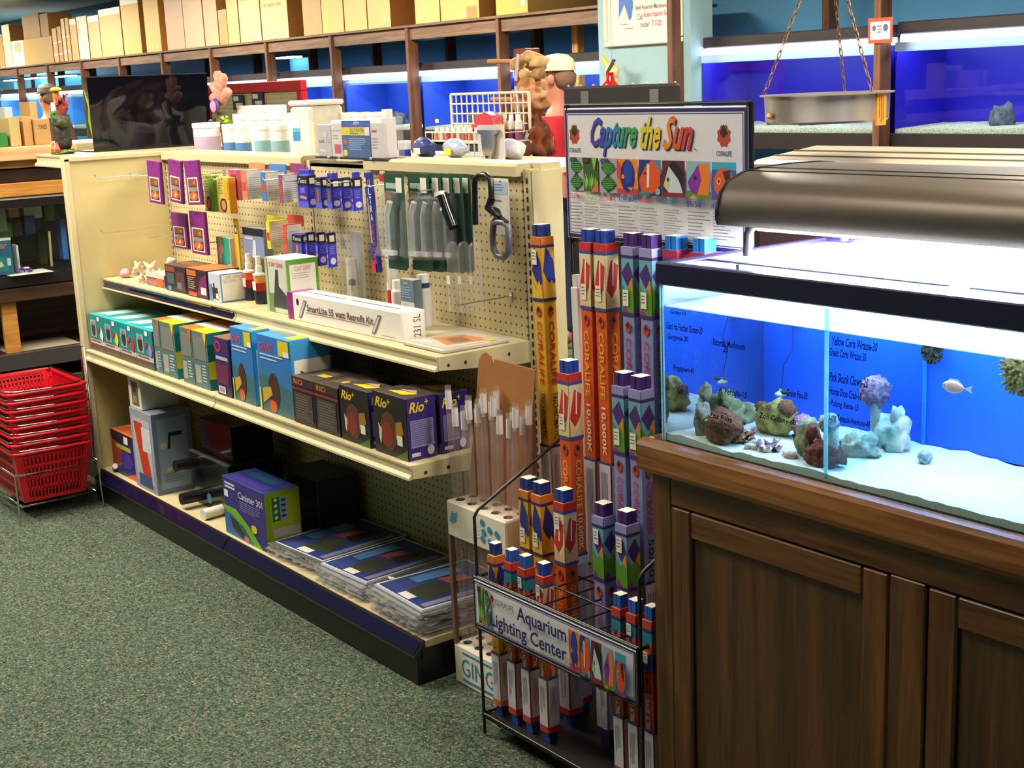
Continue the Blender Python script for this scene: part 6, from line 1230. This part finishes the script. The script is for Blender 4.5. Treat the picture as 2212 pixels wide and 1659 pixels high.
o = MB().tube([at_X(112, 575, LX-.1), at_X(106, 500, LX-.1)], .006, M('#c0a060', .6), 8).build('wooden_rod'); tag(o, 'thin wooden rod leaning inside the left tank', 'rod')
for i in range(22):
    p = at_X(36+random.random()*32, 583-random.random()*6, LX-.03); o = MB().blob((0, 0, 0), (.008, .009, .006), M(random.choice(['#7a2a8a', '#3a4ac0', '#b0305a', '#d8d8f0', '#8a4ac0']), .05), i, .1, sub=1).build('glass_stone'); tag(o, 'shiny purple glass stone on the floor of the left tank', 'glass stone', 'purple glass stones', (p.x-random.random()*.05, p.y, .852+.008*(i % 3)))
o = MB().box(0, 0, 0, .16, .2, .001, M('#f0e8d4', .7)).build('paper_sheet'); p = at_X(20, 607, LX); tag(o, 'sheet of white paper on the ledge of the left stand', 'paper', None, (LX-.03, p.y, .8462)); o.location = (LX-.125, p.y, .8465)
o = MB().box(0, 0, 0, .25, .35, .002, M('#a89a80', .8)).build('paper_sheet'); p = at_X(10, 765, LX-.1); tag(o, 'pale sheet lying in the dark lower shelf of the left stand', 'paper', None, (LX-.3, p.y, .4762))
def topbox(px0, px1, py0, py1, dx, c, lab, txt=None):
    X_ = LX-.05-dx; a, b = at_X(px0, py0, X_), at_X(px1, py1, X_); z = 1.4325; o = thing('stored_box', lab, 'box', (X_, a.y, z), 0, 'goods on top of the left stand'); w, h = b.y-a.y, a.z-z
    MB().box(-.16, 0, 0, 0, w, h, P(c), .0015).build('carton', o)
    if txt: m = MB(); F = m.face((0, 0, 0), (0, w, 0), (0, 0, h)); F.text(txt, .2, .6, .8, .78, P('#6a4a2a')); m.build('lettering', o)
for a in ((18, 47, 255, 310, .0, '#b8a468', 'olive tan box on top of the left stand'), (47, 73, 252, 308, .02, '#c89a60', 'plain tan box on top of the left stand'), (73, 112, 258, 308, .0, '#b8935a', 'cardboard box with dark lettering on top of the left stand', 'TUNZE'), (-5, 18, 288, 312, .0, '#2a7a3a', 'green and yellow box at the left edge of the stand top'), (8, 32, 232, 285, .2, '#b8c4cc', 'pale grey-blue box at the back of the stand top'), (63, 82, 220, 255, .25, '#d0a468', 'upright tan box at the back of the stand top')): topbox(*a)
# ================================================================== back runs of tanks on timber racks
RKW = wood('rack_timber', '#4a2c18', '#7a4c2a', 1, 'Z', .6); RKH = wood('rack_beam', '#5a4030', '#8a6a50', 1, 'X', .6); DARKB = M('#1d1517', .5)
FY = 3.5; PXS = [-2.38-1.155*k for k in range(11)]
r1 = thing('tank_rack', 'long brown timber rack of tanks along the back wall, left of the green pier', 'tank rack', (-7, FY, 0))
def rp(n, x0, y0, z0, x1, y1, z1, m, par, ox): return MB().box(x0-ox, y0-FY, z0, x1-ox, y1-FY, z1, m, .002).build(n, par)
for x in PXS: rp('post', x, FY, 0, x+.038, FY+.089, 2.055, RKW, r1, -7)
for k in range(10): rp('beam', PXS[k+1]+.038, FY+.022, 1.966, PXS[k], FY+.06, 2.055, RKH, r1, -7)
rp('beam', PXS[0]+.038, FY+.022, 1.966, -1.23, FY+.06, 2.055, RKH, r1, -7)
rp('deck', -14.2, FY-.005, 2.056, -1.23, FY+1.0, 2.075, RKH, r1, -7)
for k in range(12): rp('back_post', -1.75-1.155*k, 4.22, 0, -1.71-1.155*k, 4.31, 2.055, RKW, r1, -7)
for z in (1.29, .73): rp('tank_shelf', -14.2, FY+.09, z-.09, -1.23, FY+.6, z, DARKB, r1, -7)
rp('orange_post', -1.86, FY+.25, 0, -1.80, FY+.31, 2.055, wood('pine_post', '#9a6428', '#d09848', 1, 'Z', .6), r1, -7)
r2 = thing('tank_rack', 'brown timber rack of tanks right of the green pier', 'tank rack', (1, FY, 0))
for x in (-.485, .93, 2.36): rp('post', x, FY-.1-(.075 if x < 0 else 0), 0, x+.042, FY-.012-(.075 if x < 0 else 0), 2.7, RKW, r2, 1)
for x in (-.1, 1.42): rp('back_post', x, 4.22, 0, x+.05, 4.31, 2.7, RKW, r2, 1)
rp('tank_shelf', -.387, FY-.01, 1.2, 4.2, FY+.6, 1.29, DARKB, r2, 1); rp('lower_front', -.28, FY, .0, 4.2, FY+.04, 1.12, DARKB, r2, 1)
LAMP = lamp_mat('wall_tank_lamp', '#dbe6ff', 12)
GRAV = rocky('pale_gravel', '#7a7a70', '#c8c4b4', 120, .8)
def wall_tank(x0, x1, z0, h, bg, lab, lamp=True, hood=True, y0=None, grav=None):
    y0 = y0 or FY+.1; D = .42; w = x1-x0; o = thing('wall_tank', lab, 'aquarium', (x0, y0, z0), 0, 'blue wall tanks')
    B_ = M(bg, .5, var=.15, scale=4)
    MB().box(0, D-.01, 0, w, D, h, B_).build('background', o); MB().box(0, .0, 0, w, .005, h-.03, PANE).build('front_pane', o)
    for x in (0, w-.005): MB().box(x, .006, 0, x+.005, D-.01, h-.03, B_).build('end_pane', o)
    g_ = MB(); n = 20; pts = [(w*i/n, .012+.012*noise.noise(Vector((x0+i*.7, z0, 0)))+.012) for i in range(n+1)]
    g_.add([(a, .008, 0) for a, b in pts]+[(a, .008, b) for a, b in pts]+[(a, D-.012, b+.015) for a, b in pts], [(i, i+1, n+2+i, n+1+i) for i in range(n)]+[(n+1+i, n+2+i, 2*n+3+i, 2*n+2+i) for i in range(n)], grav or GRAV, True); g_.build('gravel', o)
    MB().box(0, 0, h-.045, w, .012, h, M('#a8c8f8', .3)).build('lit_water_band', o)  # pale blue band: lamp-lit water line put into the colour
    if lamp: MB().box(.02, .015, h+.001, w-.02, .12, h+.036, LAMP).build('lamp_tube', o)
    if hood: MB().box(.0, .012, h+.037, w, .26, h+.1, M('#2a2226', .45), .006).build('light_hood', o)
    for i in range(2):
        q = random.uniform(.2, .8)*w; MB().blob((q, D*.6, .05), (.07, .05, random.uniform(.04, .09)), rocky('tank_stone_%d' % (len(bpy.data.materials)), '#2a3040', '#5a6070', 25, .6), int(q*50), .4, 2, 3, -.05).build('stone', o)
    return o
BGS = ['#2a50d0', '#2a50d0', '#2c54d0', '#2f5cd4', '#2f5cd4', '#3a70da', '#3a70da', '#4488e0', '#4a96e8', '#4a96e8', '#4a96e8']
ORD = ['just left of the green pier', 'second from the green pier', 'third from the green pier', 'fourth from the green pier', 'fifth from the green pier', 'sixth from the green pier', 'seventh from the green pier', 'eighth from the green pier', 'ninth from the green pier', 'tenth from the green pier', 'farthest left']
for k in range(11):
    xr = -1.235 if k == 0 else PXS[k-1]-.005; xl = PXS[k]+.045
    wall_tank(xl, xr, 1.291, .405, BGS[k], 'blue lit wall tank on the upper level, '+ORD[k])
for k in range(4):
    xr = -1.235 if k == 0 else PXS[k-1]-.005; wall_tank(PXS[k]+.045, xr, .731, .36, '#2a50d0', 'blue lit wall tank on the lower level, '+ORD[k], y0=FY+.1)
wall_tank(-.385, .925, 1.291, .44, '#1c10a8', 'deep blue wall tank right beside the green pier', y0=FY)
wall_tank(.985, 2.355, 1.291, .45, '#1a0cb0', 'deep blue wall tank at the upper right behind the pan', y0=FY); wall_tank(2.42, 3.7, 1.291, .45, '#1a0cb0', 'deep blue wall tank at the far right', y0=FY)
# small glowing tanks high on the left run
for k, (px0, px1, py0, py1) in enumerate(((4, 30, 176, 200), (48, 90, 172, 198), (112, 152, 168, 190), (592, 634, 128, 158))):
    a, b = at_Y(px0, py0, 3.70), at_Y(px1, py1, 3.70); o = thing('small_tank', 'small glowing pale blue tank high in the left rack, %s' % ['leftmost', 'second', 'third', 'right of the pegboard'][k], 'aquarium', (a.x, 3.70, b.z), 0, 'small glowing tanks'); w = b.x-a.x; h = a.z-b.z
    MB().box(0, .16, 0, w, .165, h, M('#58b8e8', .5)).build('background', o); MB().box(0, 0, 0, w, .004, h, PANE).build('front_pane', o); MB().box(0, .02, h, w, .1, h+.015, LAMP).build('lamp_tube', o); MB().box(0, 0, h+.016, w, .165, h+.03, DARKB).build('lid', o)
    MB().box(0, .01, min(-.012, 1.7975-b.z), w, .155, -.001, DARKB).build('shelf', o)
for i, (px, py, nm, lab) in enumerate(((775, 195, 'white', 'white fish in the third wall tank'),)):
    p = at_Y(px, py, 3.8); o = MB().blob((0, 0, 0), (.06, .012, .03), M('#f0f0f0', .4), 3, .3, 2, 2).build('fish'); tag(o, lab, 'fish', None, p)
# cartons on top of the left rack -----------------------------------------
KR = ['#c89a5c', '#d2aa6e', '#cfa468', '#dab878', '#c9985e']
BN = 0
def deckbox(pl, pr, pt, c, lab, d=.35, zs=2.0755, Y=FY+.01, side=None, draw=None, h=None):
    x0, x1 = xat(pl, Y, zs), xat(pr, Y, zs); hh = h or zat(pt, x0, Y)-zs
    return carton('storage_carton', lab, (x0, Y, zs), (x1-x0-.004, d, hh), c, side or '#a06a34', c, draw, group='cartons on top of the rack', cat='carton')  # sides darker than fronts: shade put into the cardboard colour
def lbl(F, S, T): F.rect(.7, .06, .78, .12, STICKER)
def white(F, S, T): F.rect(0, 0, .3, 1, P('#efe6d4')); F.poly([(.05, .6), (.25, .5), (.25, .9), (.1, .95)], P('#c8b08a'))
def strap(F, S, T): F.rect(0, .2, 1, .24, P('#e8e4dc')); F.rect(0, .55, 1, .58, P('#e8e4dc'))
def flap(F, S, T): F.rect(0, .86, 1, 1, P('#efe8d8'))
def pre(y):
    def f(F, S, T): F.text('PRE CABINET STAND', .12, y, .8, y+.045, P('#7a5a2a')); F.rect(.85, .06, .93, .11, STICKER)
    return f
def stick(F, S, T): F.rect(.5, .72, .66, .86, STICKER)
b3 = deckbox(30, 117, 90, '#c4a064', 'wide low carton with a white left half near the left end', draw=white)
deckbox(1, 12, 76, '#b8905a', 'narrow carton at the far left edge', d=.3); deckbox(13, 29, 55, '#e0cfa8', 'pale upright carton at the far left', d=.3)
zt = 2.0765+max(v.co.z for v in b3.children[0].data.vertices)
deckbox(52, 88, 34, '#b08a54', 'brown carton stacked on the wide low one, left', zs=zt, d=.3); deckbox(90, 107, 31, '#a8824e', 'brown carton stacked on the wide low one, right', zs=zt, d=.3)
for a in ((119, 128, 62, '#d8b47a', 'flat strapped carton standing on edge, first'), (130, 138, 58, '#c89a60', 'flat strapped carton standing on edge, second'), (140, 147, 41, '#e0c48c', 'flat strapped carton standing on edge, third'), (149, 156, 39, '#d0a868', 'flat strapped carton standing on edge, fourth')): deckbox(*a, d=.4, draw=strap)
deckbox(158, 172, 42, '#cfa968', 'narrow tan carton beside the strapped ones', draw=flap); deckbox(174, 195, 37, '#e2d6bc', 'whitish upright carton with a torn side', draw=white); deckbox(197, 221, 36, '#c4a878', 'crumpled-edged tan carton with a white top flap', draw=flap)
deckbox(222, 268, 22, '#cda870', 'tan carton with a white top flap, shorter than its right neighbour', draw=flap); deckbox(270, 308, -5, '#d4aa62', 'tan carton with a white band at its top', draw=flap, d=.5)
deckbox(318, 350, -4, '#deb66a', 'yellow-tan carton with a small white label', draw=lbl, d=.5, side='#b8793a')
for a in ((363, 401, '#d4ac86', 'pinkish tall carton, first of the row'), (402, 443, '#d8b48c', 'pinkish tall carton, second of the row'), (445, 474, '#d6aa80', 'pinkish tall carton, third of the row'), (495, 519, '#d8b070', 'narrow tall tan carton before the lettered ones')): deckbox(a[0], a[1], 0, a[2], a[3], h=.62, d=.3)
deckbox(476, 494, 22, '#d0904e', 'orange-tan carton with a dark gap above it', d=.3)
deckbox(521, 566, 0, '#e8ca84', 'tall pale yellow carton with black lettering, left one', h=.66, draw=pre(.55)); deckbox(568, 625, 0, '#e8ca84', 'tall pale yellow carton with black lettering, right one', h=.66, draw=pre(.42), d=.32, side='#a87030')
deckbox(657, 697, 0, '#c89a62', 'brown-pink slab carton beside the lettered cartons', h=.62, d=.25)
deckbox(698, 744, 0, '#e0bc70', 'tall yellow carton with a white sticker, first of three', h=.66, draw=stick); deckbox(746, 794, 0, '#e2be74', 'tall yellow carton with a white sticker, second of three', h=.66, draw=stick); deckbox(796, 845, 0, '#e0ba6e', 'tall yellow carton, third of three, shade-coloured side showing', h=.66, d=.4, side='#8a5424', draw=lbl)
deckbox(898, 951, 0, '#d8b068', 'yellow-tan carton right of the one with a shade-coloured side', h=.6, d=.3)
deckbox(953, 1036, 0, '#d4a860', 'tan carton with an orange label at its lower corner', h=.6, d=.3, draw=lambda F, S, T: (F.rect(.68, .0, .95, .14, P('#d8803a')), F.rect(.55, .03, .6, .07, STICKER), F.rect(.62, .03, .66, .07, STICKER)))
deckbox(1072, 1141, 0, '#d6a650', 'large carton at the right end of the rack with a white label', h=.6, d=.72, side='#b88a48', draw=lambda F, S, T: F.rect(.82, .08, .92, .16, STICKER))
# ================================================================== green pier: whiteboard, ornaments
wbd = thing('whiteboard', 'whiteboard with a blue drawn fish on the green pier', 'whiteboard', (-1.105, 3.418, 1.83)); WBW, WBH = .645, .62
MB().box(0, -.012, 0, WBW, 0, WBH, M('#e6d9cc', .25), .001).build('panel', wbd)
for x0, z0, x1, z1 in ((-.02, -.02, WBW+.02, .012), (-.02, WBH-.01, WBW+.02, WBH+.02), (-.02, .012, .008, WBH-.01), (WBW-.008, .012, WBW+.02, WBH-.01)): MB().box(x0, -.024, z0, x1, -.001, z1, M('#e8dfc4', .4), .006).build('frame_bar', wbd)
m = MB(); f = m.face((0, -.012, 0), (WBW, 0, 0), (0, 0, WBH)); BL = P('#2f6ab8')
f.poly([(.18, .24), (.26, .36), (.33, .2), (.36, .24), (.385, .35), (.36, .5), (.33, .58), (.3, .5), (.26, .4), (.19, .56)], BL)
f.text('Need Aquarium Maintenance?', .41, .285, .86, .345, P('#4a3a36'), bold=.005); f.text('Call', .44, .205, .51, .26, P('#4a3a36'), bold=0); f.text('Reliant Aquarium Service', .53, .21, .9, .275, P('#d0405a'), bold=.005); f.text('today!', .48, .12, .6, .185, P('#4a3a36'), bold=0); f.text('717-00', .63, .135, .76, .19, P('#d0405a'), bold=0)
f.text('155', .5, .46, .72, .66, P('#8ab4bc'), bold=0); f.rect(.2, .17, .3, .176, P('#8a8a8a')); f.rect(.25, .13, .38, .136, P('#8a8a8a')); m.build('drawing', wbd)
p = at_Y(1322, 155, 3.33); fo = thing('fish_ornament', 'hanging carved fish ornament with yellow fin and black stripe by the pier', 'ornament', p)
MB().blob((0, 0, 0), (.06, .02, .055), M('#d8c48a', .6, var=.2, scale=30), 3, .12, 2, 3).build('body', fo); MB().prism([(-.05, .02), (-.085, .105), (-.02, .05)], 'Y', -.006, .006, M('#e0c02a', .5)).build('top_fin', fo); MB().prism([(.0, -.03), (.05, -.1), (.065, -.085), (.04, -.02)], 'Y', -.006, .006, M('#d8a860', .5)).build('lower_fin', fo)
MB().prism([(-.03, -.03), (-.005, .0), (.06, .07), (.035, .075), (-.03, .0)], 'Y', -.0235, -.018, M('#1a1614', .5)).build('stripe', fo); MB().tube([(0, 0, .05), (0, 0, CEIL-p.z-.001)], .0015, M('#8a8a80', .5), 5).build('hanging_line', fo)
p = at_Y(1318, 182, 3.25); rv = thing('glass_float', 'shiny red glass bottle ornament below the carved fish', 'ornament', (p.x, 3.25, p.z-.12)); MB().lathe([(.001, 0), (.06, .015), (.075, .06), (.065, .1), (.03, .14), (.022, .17), (.024, .19)], M('#b8141c', .1), 20).build('bottle', rv)
MB().box(-.1, -.1, -(p.z-.12), .1, .1, -.001, RKW, .004).build('pedestal', rv)
ct = at_Y(1902, 66, FY-.105); tg = thing('rack_tag', 'orange-edged white card pinned to the post right of the pan', 'card', ct); m = MB(); m.box(-.075, -.002, -.062, .075, 0, .062, P('#e04a2a'), .001); m.build('card', tg)
m = MB(); f = m.face((-.075, -.002, -.062), (.15, 0, 0), (0, 0, .124)); f.rect(.1, .15, .9, .85, P('#f0e0cc')); f.ell(.25, .6, .08, .12, P('#5a5a6a')); f.ell(.72, .6, .11, .15, P('#5a5a6a')); f.lines(.38, .35, .58, .7, 3, P('#6a5a5a'), .4); m.build('print', tg)
# ================================================================== people
def person(lab, loc, rz, shirt, hat, hatc, skin='#c08468', s=1.0, pants='#2a3050'):
    o = thing('person', lab, 'person', loc, rz); SKN = M(skin, .55, name='skin_'+skin[1:])
    J = [((0, 0, .95), .13, .1), ((0, 0, 1.12), .14, .1), ((0, 0, 1.32), .165, .105), ((0, 0, 1.42), .11, .08), ((0, .0, 1.485), .05, .05), ((0, -.01, 1.56), .07, .08), ((0, -.005, 1.645), .078, .098), ((0, .005, 1.715), .06, .075),
         ((.17, 0, 1.37), .06, .06), ((.25, .0, 1.1), .046, .046), ((.25, -.1, .88), .036, .036), ((.25, -.14, .80), .03, .04), ((-.17, 0, 1.37), .06, .06), ((-.25, 0, 1.1), .046, .046), ((-.25, -.1, .88), .036, .036), ((-.25, -.14, .80), .03, .04),
         ((.09, 0, .88), .085, .085), ((.1, -.01, .5), .06, .06), ((.1, .01, .09), .042, .045), ((.1, -.13, .035), .04, .032), ((-.09, 0, .88), .085, .085), ((-.1, -.01, .5), .06, .06), ((-.1, .01, .09), .042, .045), ((-.1, -.13, .035), .04, .032), ((0, -.125, 1.625), .016, .014)]
    E_ = [(0, 1), (1, 2), (2, 3), (3, 4), (4, 5), (5, 6), (6, 7), (2, 8), (8, 9), (9, 10), (10, 11), (2, 12), (12, 13), (13, 14), (14, 15), (0, 16), (16, 17), (17, 18), (18, 19), (0, 20), (20, 21), (21, 22), (22, 23), (6, 24)]
    def skin_obj(name, idx, grow, mat):
        mp = {j: i for i, j in enumerate(idx)}; me = bpy.data.meshes.new(name); me.from_pydata([tuple(Vector(J[j][0])*s) for j in idx], [(mp[a], mp[b]) for a, b in E_ if a in mp and b in mp], [])
        ob = bpy.data.objects.new(name, me); C.objects.link(ob); ob.parent = o; md = ob.modifiers.new('skin', 'SKIN'); md.use_smooth_shade = True
        for i, j in enumerate(idx): me.skin_vertices[0].data[i].radius = ((J[j][1]+grow)*s, (J[j][2]+grow)*s); me.skin_vertices[0].data[i].use_root = (i == 0)
        ss = ob.modifiers.new('sub', 'SUBSURF'); ss.levels = 2; ss.render_levels = 2; me.materials.append(mat); return ob
    skin_obj('body', list(range(25)), 0, SKN)
    skin_obj('shirt', [0, 1, 2, 3, 8, 9, 12, 13], .014, M(shirt, .8)); skin_obj('trousers', [0, 16, 17, 18, 20, 21, 22], .014, M(pants, .8))
    for sx in (-1, 1):
        MB().blob((sx*.032*s, -.098*s, 1.655*s), (.01*s, .007*s, .007*s), M('#1a1412', .3), 1, 0, sub=1).build('eye', o); MB().blob((sx*.082*s, .01*s, 1.635*s), (.012*s, .022*s, .032*s), SKN, 2, .1, sub=2).build('ear', o)
    MB().blob((0, -.1*s, 1.578*s), (.024*s, .008*s, .006*s), M('#8a4a40', .5), 1, 0, sub=2).build('mouth', o)
    m = MB(); m.blob((0, .055*s, 1.64*s), (.078*s, .06*s, .07*s), M('#7a5a44', .9), 3, .08, 3, 3); m.build('hair', o)
    m = MB(); m.lathe([(.1*s, 0), (.101*s, .02*s), (.092*s, .06*s), (.06*s, .09*s), (.001, .1*s)], M(hatc, .8), 18, (0, .005*s, 1.685*s), .92, 1.1)
    br = [(.085*math.cos(a)*s, (-.06-.11*math.sin(a))*s) for a in [k*math.pi/8 for k in range(9)]]; m.prism(br, 'Z', 1.683*s, 1.693*s, M(hatc, .8)); m.build('cap', o)
    return o
p = at_Y(1203, 150, 2.85); person('person in a cream cap and red shirt looking left behind the driftwood', (p.x, 2.85, 0), -72, '#b01822', True, '#d8d0ae', '#b87860', s=(zat(115, p.x, 2.85))/1.785)
p = at_Y(102, 205, 2.5); person('person in a grey-brown cap at the far left behind the ornament', (p.x, 2.5, 0), -80, '#6a4a3a', True, '#5a5248', '#c08860', s=(zat(180, p.x, 2.5))/1.785)

for i, (px, py) in enumerate(((908, 262), (944, 261), (910, 272))):
    p = at_Y(px, py, FY+.088); o = MB().box(-.022, -.002, -.014, .022, 0, .014, M('#e4dcc0', .6), .0005).build('price_card'); tag(o, 'small pale price card on the dark tank ledge, %s' % ['upper left', 'right', 'lower left'][i], 'card', 'price cards on the tank ledge', p)
v_ = MB().tube([(0, 0, .012), (.03, -.02, .012), (.05, -.02, .02)], .008, M('#b8b0a4', .3, .8), 8); v_.tube([(.045, -.02, .018), (.065, -.025, .028)], .012, M('#e8e2d8', .5), 8); o = v_.build('hose_valve'); tag(o, 'small metal hose valve with a white end at the left of the base deck', 'valve', None, (.05, -.37, ZB+.001))
